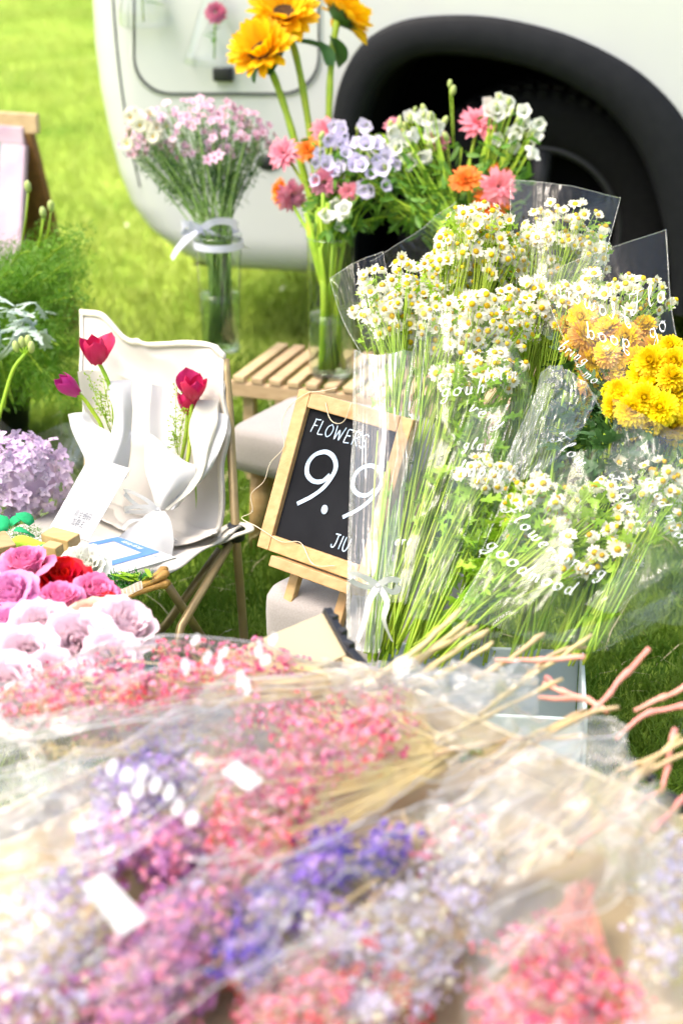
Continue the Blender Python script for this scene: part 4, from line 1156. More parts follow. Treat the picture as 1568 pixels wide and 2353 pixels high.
def sunflower(label, head, nrm, path, leaves, s=1.0):
    t = thing('sunflower', label, 'sunflower', vs_ + Vector((0, 0, .02)), 'sunflowers in the glass vase')
    F = frame(head, nrm, 0.3, s)
    mb = MB(); P = crom([F @ Vector((0, 0, -.012))] + [Vector(p) for p in path], 6); mb.tube(P, [.0078 * (1 + .08 * sin(i * 1.7)) for i in range(len(P))], 10); mb.build('stem', M['stem'], t)
    hd = inst('seed_disc', SUND, F, t)
    inst('bracts', SUNB, F, hd)
    for layer, (n, tl) in enumerate(((19, 12), (18, 34), (16, 58))):
        for i in range(n):
            Mx = F @ Matrix.Rotation(2 * pi * (i + .5 * layer) / n + rnd(-.1, .1), 4, 'Z') @ Matrix.Translation((0, (.0255 - .003 * layer), .0005 + .003 * layer)) @ Matrix.Rotation(radians(tl + rnd(-16, 12)), 4, 'X') @ Matrix.Rotation(rnd(-.35, .35), 4, 'Y') @ Matrix.Scale(rnd(.85, 1.12), 4)
            inst('petal', SUNP, Mx, t)
    for (p, dr, L, W) in leaves:
        mb = MB(); mb.petal(frame(p, Vector(dr), 0) @ Matrix.Rotation(-pi / 2, 4, 'X') @ Matrix.Rotation(0.3, 4, 'Y'), L, W, curl=-.25, cup=.2, seg=8, wseg=4, tipw=.05); mb.build('leaf', M['leafdark'], t)
D_ = 3.72
vin = lambda dx, dy, z: vs_ + Vector((dx, dy, z))
sunflower('largest yellow sunflower at the top with its dark disc facing up', U(652, 32, D_), (-.05, -.62, .8), [U(685, 150, D_), U(715, 330, D_), U(742, 560, D_ - .03), vin(.01, 0, .16), vin(.015, .01, .015)], [(U(680, 95, D_), (-.9, -.2, .1), .09, .03)], 1.12)
sunflower('golden sunflower leaning left just below the top one', U(603, 118, D_ - .04), (-.34, -.55, .72), [U(638, 200, D_), U(670, 300, D_), U(715, 470, D_), vin(-.015, -.005, .2), vin(-.02, -.01, .015)], [(U(612, 170, D_ - .02), (-.35, -.3, -.9), .085, .05), (U(585, 190, D_), (-.1, 0, -1), .06, .04)], 1.1)
sunflower('sunflower turned away to the right showing its green back', U(782, 38, D_ + .06), (.62, .38, .62), [U(764, 110, D_ + .04), U(757, 200, D_ + .02), U(752, 400, D_), vin(.0, .015, .2), vin(.0, .02, .015)], [(U(762, 85, D_), (-.35, -.5, .75), .075, .055), (U(755, 150, D_), (.15, -.3, -.8), .06, .04)], 1.05)
# ---------------- gerberas
def gerbera(label, q, nrm, me, v, s=1.0, nm='gerbera', dark=False):
    p = U(*q)
    t = thing(nm, label, 'flower', v + Vector((0, 0, .02)))
    F = frame(p, nrm, s=s)
    inst('flower_head', me, F, t); 
    h = inst('calyx', CALYX, F, t)
    j = Vector((rnd(-.03, .03), rnd(-.03, .03), 0))
    a, b = F @ Vector((0, 0, -.008)), v + j + Vector((0, 0, .28))
    mb = MB(); mb.tube(bez(a, (a + b) / 2 + (F @ Vector((0, 0, -.06)) - p) * .6, b, 8) + [v - j * .6 + Vector((0, 0, .02))], .0034, 8); mb.build('stem', M['stem'], t)
    return t
gerbera('pink flower left of the sunflower stems, the upper of two there', (652, 352, 3.62), (-.5, -.8, .5), PINKRAY[0], vs_)
gerbera('coral pink flower tucked against the sunflower stems above the lilac bells', (752, 300, 3.70), (.1, -.6, .8), PINKRAY[1], vs_)
gerbera('pink flower with orange tint lowest at the left of the sunflower vase', (668, 448, 3.58), (.5, -.8, -.1), PINKRAY[1], vs_, .95)
gerbera('coral pink flower below the lilac bells beside the sunflower stems', (745, 418, 3.56), (.1, -.9, .2), PINKRAY[0], vs_, .85)
gerbera('orange flower behind the upper left pink one', (708, 345, 3.68), (-.2, -.7, .6), ORAY, vs_, 1.0)
gerbera('orange flower at the lower left edge of the sunflower vase', (645, 442, 3.60), (-.9, -.4, .1), ORAY, vs_, 1.05)
gerbera('large pink flower standing tall against the dark wheel arch', (1098, 284, 3.62), (.1, -.55, .75), PINKRAY[0], vm, 1.15)
gerbera('bright pink flower just above the daisies in front of the tyre', (1143, 428, 3.45), (.25, -.9, .3), PINKRAY[1], vm, 1.05)
gerbera('orange flower left of the bright pink one above the daisies', (1070, 412, 3.50), (-.2, -.5, .75), ORAY, vm, 1.15)
gerbera('orange flower behind and below the bright pink one', (1128, 465, 3.50), (.2, -.6, .7), ORAY, vm, 1.3)
gerbera('orange flower lowest right, right behind the daisy tops', (1150, 400, 3.56), (.3, -.5, .8), ORAY, vm, .9)
gerbera('small pale pink flower low between the lilac bells', (800, 440, 3.55), (.2, -.8, .3), PINKRAY[1], vs_, .6)
gerbera('small orange flower between the two lilac sprays', (842, 330, 3.62), (-.1, -.7, .6), ORAY, vm, .6)
gerbera('small red pink flower behind the greenish white bells', (905, 290, 3.66), (-.1, -.7, .6), PINKRAY[0], vm, .6)
gerbera('coral flower half hidden in the middle of the white bells', (1005, 322, 3.60), (.2, -.8, .3), PINKRAY[0], vm, .7)
# ---------------- bell flower sprays
def bell_spray(label, v, spots, me, n_extra, cxy, rr, buds=6, nm='bell_flower_spray'):
    t = thing(nm, label, 'flower', v + Vector((0, 0, .02)), 'bell flower sprays in the bench vases')
    mbs, mbl = MB(), MB()
    neck = v + Vector((rnd(-.03, .03), rnd(-.03, .03), .29))
    mbs.tube([neck, v + Vector((rnd(-.03, .03), rnd(-.02, .02), .02))], .003, 6)
    spots = list(spots) + [(cxy[0] + rr[0] * rnd(-1, 1), cxy[1] + rr[1] * rnd(-1, 1), cxy[2] + rnd(-.06, .06)) for _ in range(n_extra)]
    for q in spots:
        p = U(*q); d = Vector((rnd(-.8, .8), rnd(-1, -.3), rnd(-.2, .7))).normalized()
        inst('bell_flower', me, frame(p - d * .012, d, s=rnd(.6, .88)), t)
        b = neck.lerp(p, rnd(.5, .7)) + Vector((0, .01, -.01))
        mbs.tube(bez(neck, neck.lerp(b, .5) + Vector((0, 0, .02)), b, 4) + [p - d * .015], .0016, 5)
        for _ in range(5):
            add_leaf(mbl, frame(neck.lerp(p, rnd(.35, .95)) + Vector((rnd(-.01, .01), 0, 0)), (rnd(-1, 1), rnd(-1, 1), rnd(-.5, 1))) @ Matrix.Rotation(-pi / 2, 4, 'X'), rnd(.02, .04), rnd(.006, .011))
    for _ in range(buds):
        p = U(cxy[0] + rr[0] * rnd(-1, 1), cxy[1] + rr[1] * rnd(-1.2, 1), cxy[2] + rnd(-.06, .06)); inst('bud', GREENBUD, frame(p, (rnd(-.5, .5), rnd(-.5, 0), 1), s=rnd(.8, 1.4)), t)
        mbs.tube([neck.lerp(p, .6), p], .001, 4)
    mbs.build('stems', M['stem'], t); tag(mbl.build('leaves', M['leaf'], t), kind='stuff')
bell_spray('spray of lilac white bell flowers just right of the sunflower stems', vs_, [(840, 292, 3.6), (812, 328, 3.6), (755, 320, 3.58), (735, 350, 3.58), (792, 350, 3.55), (835, 435, 3.5), (772, 395, 3.55), (725, 372, 3.57)], BELL_L, 22, (795, 355, 3.6), (75, 75), 9)
bell_spray('spray of lilac bells in front of the left edge of the wheel arch', vm, [(865, 330, 3.55), (880, 385, 3.5), (885, 425, 3.5), (850, 400, 3.5), (830, 380, 3.5)], BELL_L, 18, (865, 375, 3.56), (60, 70), 8)
bell_spray('spray of white bells low at the sunflower vase neck', vs_, [(765, 470, 3.55), (792, 482, 3.5), (750, 500, 3.5), (780, 520, 3.52)], BELL_W, 1, (770, 490, 3.55), (30, 25), 4)
bell_spray('spray of greenish white bells and buds in front of the black arch', vm, [(945, 310, 3.55), (965, 275, 3.6), (912, 335, 3.52), (900, 300, 3.58), (1000, 300, 3.6)], BELL_W, 14, (955, 325, 3.6), (65, 60), 16)
bell_spray('spray of white bells farthest right against the dark tyre', vm, [(1178, 315, 3.55), (1205, 258, 3.6), (1222, 355, 3.5), (1232, 292, 3.55), (1190, 300, 3.55)], BELL_W, 11, (1190, 305, 3.58), (50, 60), 7)
bell_spray('cream pink blossom spray at the top right above the large pink flower', vm, [(1140, 240, 3.62), (1160, 250, 3.6), (1125, 255, 3.6), (1150, 225, 3.64), (1172, 235, 3.62)], BELL_W, 3, (1145, 245, 3.62), (30, 20), 5)
bell_spray('tall green bud spray rising highest in front of the wheel arch', vm, [(938, 268, 3.62)], BELL_W, 0, (1010, 275, 3.62), (30, 65), 7)
# leafy stems filling the mixed vase
gf = thing('leafy_filler_stems', 'dense green leafy stems filling the mixed vase before the tyre', 'foliage', vm + Vector((0, 0, .02)))
mbs, mbl = MB(), MB()
for i in range(40):
    p = U(rnd(860, 1210), rnd(300, 500), 3.62 + rnd(-.05, .06)); a = vm + Vector((rnd(-.035, .035), rnd(-.035, .035), .26))
    P = bez(a, a.lerp(p, .5) + Vector((0, 0, .03)), p, 7); mbs.tube(P, .0018, 5)
    mbs.tube([a, vm + Vector((rnd(-.035, .035), rnd(-.03, .03), .02))], .0028, 6)
    for _ in range(16):
        b = P[random.randint(1, 7)] + Vector((rnd(-.008, .008), rnd(-.008, .008), rnd(-.01, .01)))
        add_leaf(mbl, frame(b, (rnd(-1, 1), rnd(-1, 1), rnd(-.3, 1))) @ Matrix.Rotation(-pi / 2, 4, 'X'), rnd(.02, .045), rnd(.006, .012))
mbs.build('stems', M['stem'], gf); tag(mbl.build('leaves', M['leaf'], gf), kind='stuff')
gf2 = thing('leafy_filler_stems', 'green leafy sprigs around the lilac bells in the sunflower vase', 'foliage', vs_ + Vector((0, 0, .02)))
mbs, mbl = MB(), MB()
for i in range(26):
    p = U(rnd(715, 905), rnd(320, 520), 3.62 + rnd(-.05, .06)); a = vs_ + Vector((rnd(-.03, .03), rnd(-.03, .03), .28))
    P = bez(a, a.lerp(p, .5) + Vector((0, 0, .03)), p, 7); mbs.tube(P, .0018, 5)
    for _ in range(13):
        b = P[random.randint(2, 7)] + Vector((rnd(-.01, .01), rnd(-.01, .01), rnd(-.01, .01)))
        add_leaf(mbl, frame(b, (rnd(-1, 1), rnd(-1, 1), rnd(-.3, 1))) @ Matrix.Rotation(-pi / 2, 4, 'X'), rnd(.018, .036), rnd(.006, .011))
mbs.build('stems', M['stem'], gf2); tag(mbl.build('leaves', M['leaf'], gf2), kind='stuff')
gs = thing('bare_filler_stems', 'thick bare green stems standing in the sunflower vase', 'stems', vs_ + Vector((0, 0, .02)))
for i in range(12):
    a = 2 * pi * i / 12; r = rnd(.01, .036)
    p, q = vs_ + Vector((r * cos(a), r * sin(a), .016)), vs_ + Vector((-.8 * r * cos(a) - .01 + rnd(-.02, .01), -.6 * r * sin(a), rnd(.30, .40)))
    mb = MB(); mb.tube([p, p.lerp(q, .5) + Vector((rnd(-.003, .003), 0, 0)), q], rnd(.0035, .005), 8); mb.build('stem', M['stem'], gs)

# ================================================================== HANGING GLASS BOTTLES against the van
def hang(label, q, prof, s, flower):
    p = U(*q)
    t = thing('hanging_glass_bottle', label, 'bottle', p, 'glass bottles hanging on the van side')
    Mx = Matrix.Translation(p) @ Matrix.Scale(s, 4)
    mb = MB(); mb.lathe(prof, Mx, 32); mb.build('glass_body', M['glass'], t)
    zt = prof[-1][1] * s
    mb = MB(); mb.tube([p + Vector((0, 0, zt - .01)), p + Vector((0, .02, zt + .12)), p + Vector((0, .055, zt + .3))], .0012, 6); mb.build('hanging_cord', M['straw'], t)
    mb = MB(); mb.lathe([(0, 0), (.012, .0), (.014, .004), (.006, .008), (0, .008)], Matrix.Translation(p + Vector((0, .055, zt + .3))) @ Matrix.Rotation(pi / 2, 4, 'X'), 16); mb.build('hook', M['alloy'], t)
    f = thing('cut_flower', flower, 'flower', p + Vector((0, 0, .01)))
    return p, f
p, fl1 = hang('clear glass bottle hanging at the upper left of the van flap', (330, 60, 4.28), [(0, 0), (.055, 0), (.062, .008), (.060, .04), (.045, .10), (.03, .14), (.03, .17)], 1.0, 'white blossom with green leaf in the left hanging bottle')
inst('flower_head', BELL_W, frame(p + Vector((.0, -.01, .09)), (0, -1, .4), s=1.2), fl1)
mb = MB(); add_leaf(mb, Matrix.Translation(p + Vector((.0, -.01, .06))) @ Matrix.Rotation(-1.3, 4, 'Z'), .06, .02); mb.build('leaf', M['leaf'], fl1)
mb = MB(); mb.tube([p + Vector((0, 0, .012)), p + Vector((.0, -.01, .09))], .002, 6); mb.build('stem', M['stem'], fl1)
p, fl2 = hang('clear conical glass bottle hanging over the van flap with a red bloom', (492, 146, 4.26), [(0, 0), (.074, 0), (.080, .008), (.070, .03), (.045, .10), (.028, .15), (.024, .20)], 1.0, 'dark pink bloom in the conical hanging bottle')
mbp = ray_mesh('dark_bloom', M['pinkred'], 14, .026, .015, 9)
inst('flower_head', mbp, frame(p + Vector((.008, -.02, .125)), (0, -1, .35)), fl2)
mb = MB(); mb.tube([p + Vector((0, 0, .012)), p + Vector((.008, -.015, .125))], .0025, 6); mb.build('stem', M['stem'], fl2)
mb = MB()
for i in range(5): add_leaf(mb, Matrix.Translation(p + Vector((0, 0, .05 + .01 * i))) @ Matrix.Rotation(i * 1.3, 4, 'Z') @ Matrix.Rotation(.5, 4, 'X'), .035, .014)
mb.build('leaves', M['leaf'], fl2)

# ================================================================== LEFT-EDGE PLANTS
pc = G(30, 1010, 0)
fern = thing('asparagus_fern', 'feathery bright green fern at the edge beside the sign', 'fern', (pc.x - .05, pc.y, 0))
pot = MB(); pot.lathe([(0, 0), (.085, 0), (.11, .20), (.115, .2), (.115, .22), (.10, .22), (.095, .18), (0, .18)], Matrix.Translation((pc.x - .05, pc.y, 0)), 28); pot.build('pot', M['black'], fern)
mbs, mbn = MB(), MB()
root = Vector((pc.x - .05, pc.y, .18))
for i in range(105):
    q = U(rnd(-90, 185) if i > 30 else rnd(60, 190), rnd(525, 940), rnd(3.35, 3.75))
    P = bez(root, root.lerp(q, .45) + Vector((0, 0, rnd(.05, .16))), q, 12); mbs.tube(P, .0012, 4)
    for j in range(4, 13):
        for _ in range(44):
            b = P[j] + Vector((rnd(-.035, .035), rnd(-.035, .035), rnd(-.015, .02)))
            mbn.petal(frame(b, (rnd(-1, 1), rnd(-1, 1), rnd(-1, 1))), rnd(.010, .02), .0036, seg=1, wseg=1, tipw=.5)
mbs.build('stems', M['stem'], fern); tag(mbn.build('needle_foliage', M['fernleaf'], fern), kind='stuff')
dm = thing('silver_leaf_plant', 'silvery grey felted leaves in front of the fern', 'plant', (root.x, root.y - .22, 0))
mb = MB(); mb.lathe([(0, 0), (.06, 0), (.075, .26), (.078, .27), (.07, .27), (0, .24)], Matrix.Translation((root.x, root.y - .22, 0)), 24); mb.build('pot', M['black'], dm)
for i in range(34):
    q = U(rnd(-40, 105), rnd(690, 800), rnd(3.18, 3.3)); d = Vector((rnd(-.5, 1), rnd(-1, .2), rnd(-.3, .6)))
    mb = MB(); add_leaf(mb, frame(q, d, 0) @ Matrix.Rotation(-pi / 2, 4, 'X'), rnd(.035, .06), rnd(.02, .03), 3); mb.build('leaf', M['dusty'], dm)
mb = MB()
for i in range(10): mb.tube(bez((root.x, root.y - .22, .25), U(10, 850, 3.22), U(rnd(-30, 90), rnd(720, 780), 3.24), 6), .003, 6)
mb.build('stems', M['dusty'], dm)
bs = thing('budding_stem', 'single green stem topped by pale round buds near the chair', 'flower', U(-15, 1000, 3.05))
mb = MB(); mb.tube(crom([U(-15, 1000, 3.05), U(8, 920, 3.05), U(30, 850, 3.05), U(58, 812, 3.05)], 5), .0035, 8)
for q in ((40, 790), (52, 782), (63, 783), (70, 793)):
    mb.tube([U(56, 815, 3.05), U(q[0], q[1] + 6, 3.05)], .0016, 6)
mb.build('stem', M['stem'], bs)
for q in ((38, 795), (51, 785), (64, 782), (71, 796)): inst('bud', GREENBUD, frame(U(*q, 3.05) - Vector((0, 0, .008)), (.1 * (q[0] - 55) / 15, -.2, 1), s=1.35), bs)
mb = MB(); add_leaf(mb, frame(U(62, 815, 3.05), (.8, -.3, -.3), 0) @ Matrix.Rotation(-pi / 2, 4, 'X'), .02, .006); add_leaf(mb, frame(U(14, 905, 3.05), (.3, -.3, .8), 0) @ Matrix.Rotation(-pi / 2, 4, 'X'), .03, .008); mb.build('leaf', M['stem'], bs)
tall = thing('yellow_bud_stems', 'pale green button buds on stems poking above the fern', 'flower', root)
for q in ((65, 437), (100, 497), (118, 482)):
    p = U(q[0], q[1], 3.62); inst('bud', GREENBUD, frame(p, (0, -.3, 1), s=1.6), tall)
    mb = MB(); mb.tube(bez(p, U(q[0] - 10, 620, 3.62), root, 6), .0024, 6); mb.build('stem', M['stem'], tall)
# hydrangea in a clear wrap
hc = U(52, 1100, 2.98)
hy = thing('hydrangea_bouquet', 'round lilac pink hydrangea head in clear wrap beside the chair', 'bouquet', hc - Vector((0.05, 0, .22)))
for i in range(210):
    d = Vector((random.gauss(0, 1), random.gauss(0, 1) - .4, random.gauss(0, 1) + .3)).normalized()
    inst('floret', HYD, frame(hc + d * (.078 + rnd(-.012, .010)), d + Vector((rnd(-.8, .8), rnd(-.8, .8), rnd(-.8, .8))), s=rnd(.8, 1.2)), hy)
mb = MB(); mb.ball(hc, .058, seg=16, ring=10); mb.build('inner_florets', M['hydrangea'], hy)
mb = MB(); mb.tube([hc, hc - Vector((.05, 0, .22)), Vector((hc.x - .06, hc.y, 0.0))], .006, 8); mb.build('stem', M['stem'], hy)
hb = hc - Vector((.05, 0, .2))
def cone_fn(B, T, r0, r1, seed, pleat=.10, zig=.10, freq=6, amp=.006, flare=1.3):
    B, T = Vector(B), Vector(T); ax_ = (T - B); L = ax_.length; a_ = ax_.normalized()
    x_ = a_.cross(Vector((0, 1, 0.1))).normalized(); y_ = a_.cross(x_)
    def f(u, v):
        an = 2 * pi * u
        zz = 1 + zig * (abs(((u * freq * .5 + seed * .37) % 1) * 2 - 1) - .4) * v
        r = (r0 + (r1 - r0) * v ** flare) * (1 + pleat * (abs(((u * freq + .5 * noise.noise(Vector((u * 4, v * 2, seed)))) % 1) * 2 - 1) - .5) * 2 * (0.3 + .7 * v))
        p = B + a_ * (L * v * zz) + (x_ * cos(an) + y_ * sin(an)) * r
        q = Vector((p.x * 14 + seed, p.y * 14, p.z * 14))
        return p + noise.noise_vector(q) * amp + noise.noise_vector(q * 3) * amp * .3
    return f
mb = MB(); mb.grid(cone_fn(hb, hc + Vector((.015, 0, .06)), .03, .12, 3.1, zig=.3), 60, 24); mb.build('clear_wrap', M['film'], hy)

# ================================================================== TULIP BOUQUETS ON THE CHAIR
def tulip_petal(m, R=0.020, L=0.046, open_=0.0):
    def f(u, v):
        a = (u - .5) * 2
        half = radians(62) * (sin(pi * min(1, v * .80 + .14)) ** .75) * (1 if v < .72 else sqrt(max(0.0, 1 - ((v - .72) / .281) ** 2)))
        r = R * (0.28 + .78 * sin(pi * min(1, v * .62 + .06)) ** .9) + open_ * R * v * v
        an = a * half
        return Vector((r * sin(an), r * cos(an) * 1.0, L * v - .003 * a * a))
    mb = MB(); mb.grid(f, 8, 12); return mb.mesh('tulip_petal', m)
TP = [tulip_petal(M['tulip'], open_=.15), tulip_petal(M['tulip'], R=.017, open_=-.1), tulip_petal(M['tulip'], R=.021, L=.040, open_=.9)]
TP2 = [tulip_petal(M['tulip2'], R=.0155, L=.042, open_=-.1), tulip_petal(M['tulip2'], R=.0135, L=.043, open_=-.25)]
def tulip(par, q, axis, pet, s, stem, openp=None):
    p = U(*q); t = bpy.data.objects.new('tulip_flower', None); t.empty_display_size = .02
    F = frame(p, axis, .4, s)
    mb = MB(); P = crom([F @ Vector((0, 0, .004))] + [U(*x) for x in stem], 5); mb.tube(P, .0036, 8)
    st_ = mb.build('tulip_stem', M['stem'], par)
    for k in range(3): inst('petal', pet[1], F @ Matrix.Rotation(2 * pi * k / 3 + .6, 4, 'Z'), st_)
    for k in range(3): inst('petal', (openp if openp and k == 0 else pet[0]), F @ Matrix.Rotation(2 * pi * k / 3 - .4, 4, 'Z'), st_)
def paper(par, rows, m='paper', nm='paper_fold', amp=.0035, nu=26, nv=30, seed=0):
    f = sheet_fn([[U(*p) for p in r] for r in rows], amp=amp, freq=19, seed=seed, creases=.002)
    mb = MB(); mb.grid(f, nu, nv); return mb.build(nm, M[m], par)
def fine_grass(par, spots, n=1):
    mbs, mbl = MB(), MB()
    for a, b in spots:
        A, B = U(*a), U(*b); mbs.tube(bez(A, A.lerp(B, .5) + Vector((rnd(-.006, .006), 0, 0)), B, 5), .0008, 4)
        for _ in range(26):
            t = rnd(.25, 1); p = A.lerp(B, t); e = p + Vector((rnd(-.012, .012), rnd(-.008, .004), rnd(-.004, .014))) * (1.25 - t * .5)
            mbs.tube([p, e], .0004, 3); mbl.ball(e, .0016, seg=5, ring=3)
    mbs.build('sprig_stems', M['stem'], par); tag(mbl.build('sprig_buds', M['fineleaf'], par), kind='stuff')
t1 = thing('tulip_bouquet', 'white paper bouquet with two crimson tulips, one drooping left, behind the leaning card', 'bouquet', U(240, 1150, 2.92))
paper(t1, [[(178, 853, 2.97), (215, 850, 2.99), (262, 858, 2.99), (301, 871, 2.96)], [(190, 930, 2.96), (220, 925, 2.985), (262, 925, 2.985), (303, 940, 2.94)], [(205, 1010, 2.94), (230, 1015, 2.965), (262, 1015, 2.965), (303, 1010, 2.93)], [(215, 1110, 2.92), (235, 1120, 2.94), (258, 1120, 2.94), (290, 1100, 2.92)]], 'creampaper')
paper(t1, [[(157, 952, 2.93), (175, 947, 2.93), (200, 946, 2.935)], [(170, 1000, 2.91), (200, 985, 2.905), (222, 978, 2.91)], [(192, 1045, 2.9), (225, 1020, 2.885), (255, 995, 2.89)], [(215, 1110, 2.9), (240, 1080, 2.87), (268, 1010, 2.88)]], 'paper')
paper(t1, [[(252, 874, 2.935), (276, 871, 2.94), (301, 870, 2.945)], [(251, 905, 2.91), (280, 925, 2.905), (303, 935, 2.93)], [(262, 965, 2.89), (285, 985, 2.88), (305, 985, 2.915)], [(240, 1050, 2.875), (262, 1060, 2.868), (303, 1005, 2.9)], [(225, 1115, 2.88), (250, 1118, 2.872), (290, 1100, 2.9)]], 'paper')
tulip(t1, (224, 832, 2.93), (-.12, -.12, 1), TP, 1.05, [(236, 850, 2.93), (252, 890, 2.93), (262, 960, 2.93), (255, 1060, 2.92)], TP[2])
tulip(t1, (178, 902, 2.90), (-.62, -.25, .62), TP2, 1.05, [(192, 915, 2.90), (213, 945, 2.905), (235, 985, 2.91), (245, 1060, 2.915)])
fine_grass(t1, [((255, 990, 2.915), (204, 862, 2.93)), ((262, 990, 2.915), (236, 868, 2.92)), ((258, 990, 2.915), (218, 920, 2.9)), ((250, 985, 2.91), (230, 900, 2.905))])
mb = MB(); add_leaf(mb, frame(U(268, 992, 2.905), (-.25, 0, 1), 0) @ Matrix.Rotation(-pi / 2, 4, 'X'), .085, .016, curl=-.05); add_leaf(mb, frame(U(250, 985, 2.905), (-.35, 0, 1), 0) @ Matrix.Rotation(-pi / 2, 4, 'X'), .07, .013, curl=-.05); mb.build('leaf', M['stem'], t1)

t2 = thing('tulip_bouquet', 'white paper bouquet with dark crimson tulips and a ribbon, on the canvas seat', 'bouquet', U(370, 1200, 2.86))
paper(t2, [[(347, 880, 2.97), (372, 890, 2.98), (400, 907, 2.975)], [(345, 960, 2.95), (375, 965, 2.965), (420, 960, 2.96)], [(345, 1050, 2.92), (375, 1055, 2.935), (430, 1040, 2.935)], [(358, 1165, 2.885), (370, 1168, 2.89), (385, 1165, 2.89)]], 'paper')
paper(t2, [[(400, 907, 2.972), (450, 905, 2.972), (502, 918, 2.94)], [(410, 960, 2.957), (460, 965, 2.955), (510, 975, 2.92)], [(395, 1060, 2.93), (440, 1055, 2.925), (500, 1040, 2.9)], [(375, 1165, 2.89), (395, 1165, 2.885), (440, 1130, 2.89)]], 'creampaper')
paper(t2, [[(332, 1002, 2.925), (345, 997, 2.93), (352, 1000, 2.935)], [(333, 1050, 2.9), (385, 1040, 2.875), (420, 1055, 2.87)], [(340, 1100, 2.88), (390, 1080, 2.848), (447, 1072, 2.862)], [(352, 1145, 2.87), (385, 1130, 2.838), (440, 1110, 2.858)], [(362, 1168, 2.865), (372, 1170, 2.855), (388, 1168, 2.86)]], 'paper')
paper(t2, [[(452, 918, 2.93), (478, 918, 2.93), (502, 920, 2.925)], [(434, 990, 2.9), (472, 1005, 2.885), (500, 960, 2.905)], [(445, 1072, 2.872), (466, 1060, 2.862), (490, 1010, 2.89)], [(425, 1130, 2.852), (450, 1120, 2.845), (470, 1070, 2.875)], [(380, 1168, 2.855), (390, 1170, 2.852), (405, 1155, 2.86)]], 'creampaper')
paper(t2, [[(500, 945, 2.93), (515, 950, 2.925), (526, 956, 2.925)], [(470, 1020, 2.895), (492, 1025, 2.885), (512, 1015, 2.89)], [(430, 1100, 2.868), (455, 1105, 2.855), (478, 1085, 2.87)], [(385, 1168, 2.858), (398, 1170, 2.85), (410, 1165, 2.86)]], 'paper')
tulip(t2, (442, 915, 2.925), (.12, -.25, 1), TP, 1.0, [(440, 930, 2.925), (436, 980, 2.92), (430, 1060, 2.9), (395, 1140, 2.875)], TP[2])
tulip(t2, (432, 948, 2.945), (.05, 0, 1), TP, .85, [(430, 965, 2.94), (425, 1010, 2.93), (410, 1080, 2.91), (390, 1140, 2.885)])
fine_grass(t2, [((408, 1045, 2.91), (406, 888, 2.93)), ((410, 1045, 2.905), (398, 960, 2.915)), ((412, 1045, 2.905), (424, 940, 2.91)), ((405, 1040, 2.905), (399, 1000, 2.9))])
mb = MB(); add_leaf(mb, frame(U(440, 1068, 2.882), (-.12, 0, 1), 0) @ Matrix.Rotation(-pi / 2, 4, 'X'), .082, .018, curl=-.06); mb.build('leaf', M['stem'], t2)
# skirt of the paper below the ribbon and the ribbon itself
paper(t2, [[(352, 1172, 2.85), (365, 1172, 2.842), (382, 1172, 2.85)], [(322, 1195, 2.83), (355, 1205, 2.81), (395, 1200, 2.83)], [(285, 1222, 2.81), (335, 1245, 2.78), (398, 1240, 2.81)], [(250, 1246, 2.80), (325, 1285, 2.76), (392, 1290, 2.79)]], 'paper', 'paper_skirt', amp=.004)
kx = U(362, 1170, 2.845)
bow(t2, kx, 1.0, M['satin'], .008, XR, ZU, [[(0, 0, 0), (.012, -.02, .01), (.022, -.045, .008), (.028, -.06, 0), (.02, -.075, .005), (.002, -.085, .006)], [(0, 0, 0), (-.02, -.014, .01), (-.045, -.02, .008), (-.06, -.035, 0)]],
    [[(0, 0, 0), (-.02, .022, .012), (-.048, .035, .008), (-.052, .026, 0), (-.03, .004, -.004), (0, 0, 0)], [(0, 0, 0), (-.02, .008, .012), (-.05, .004, .01), (-.05, -.004, 0), (-.02, -.004, 0), (0, 0, 0)]])

# ================================================================== CARDS AND ODDMENTS ON THE SEAT
def card(name, label, corners, th, mback, tabs=None):
    A, B, C, Dd = [U(*c) for c in corners]
    t = thing(name, label, 'card', (A + B + C + Dd) / 4)
    mb = MB(); quad_box(mb, A, B, C, Dd, th)
    n = (B - A).cross(Dd - A).normalized()
    o = mb.build('card_body', mback, t, smooth=False)
    toward = (Vector((0, 0, H)) - A).dot(n) > 0
    nn = n * (th + .0006 if toward else 0) + (n * 0 if toward else -n * .0006)
    return t, (lambda u, v: A.lerp(B, u).lerp(Dd.lerp(C, u), v) + nn)
c1_, cf = card('white_card', 'white card with handwriting leaning against the left tulip bouquet', [(206, 1047, 2.86), (299, 1076, 2.845), (203, 1243, 2.69), (113, 1213, 2.70)], .0015, M['paper'])
def try_text(par, s, fn, size, m):
    cu = bpy.data.curves.new('writing', 'FONT'); cu.body = s; cu.size = 1.0
    tmp = bpy.data.objects.new('writing', cu); COL.objects.link(tmp)
    me = bpy.data.meshes.new_from_object(tmp.evaluated_get(bpy.context.evaluated_depsgraph_get()))
    bpy.data.objects.remove(tmp)
    mb = MB(); mb.add([fn(v.co.x * size, v.co.y * size) for v in me.vertices], [tuple(p.vertices) for p in me.polygons])
    if mb.f:
        mb.build('handwriting', m, par, smooth=False)
try_text(c1_, '黄金细码', lambda x, y: cf(.36 + x, .775 - y), .105, M['ink'])
try_text(c1_, '加群主', lambda x, y: cf(.40 + x, .875 - y), .105, M['ink'])
p2, pf = card('payment_card', 'white card with blue printed bands lying on the seat beside the roses', [(151, 1259, 2.66), (273, 1233, 2.74), (405, 1280, 2.72), (235, 1330, 2.60)], .003, M['paper'])
def band(par, u0, v0, u1, v1, m, fn):
    mb = MB(); mb.add([fn(u0, v0), fn(u1, v0), fn(u1, v1), fn(u0, v1)], [(0, 1, 2, 3)]); mb.build('printed_band', m, par, smooth=False)
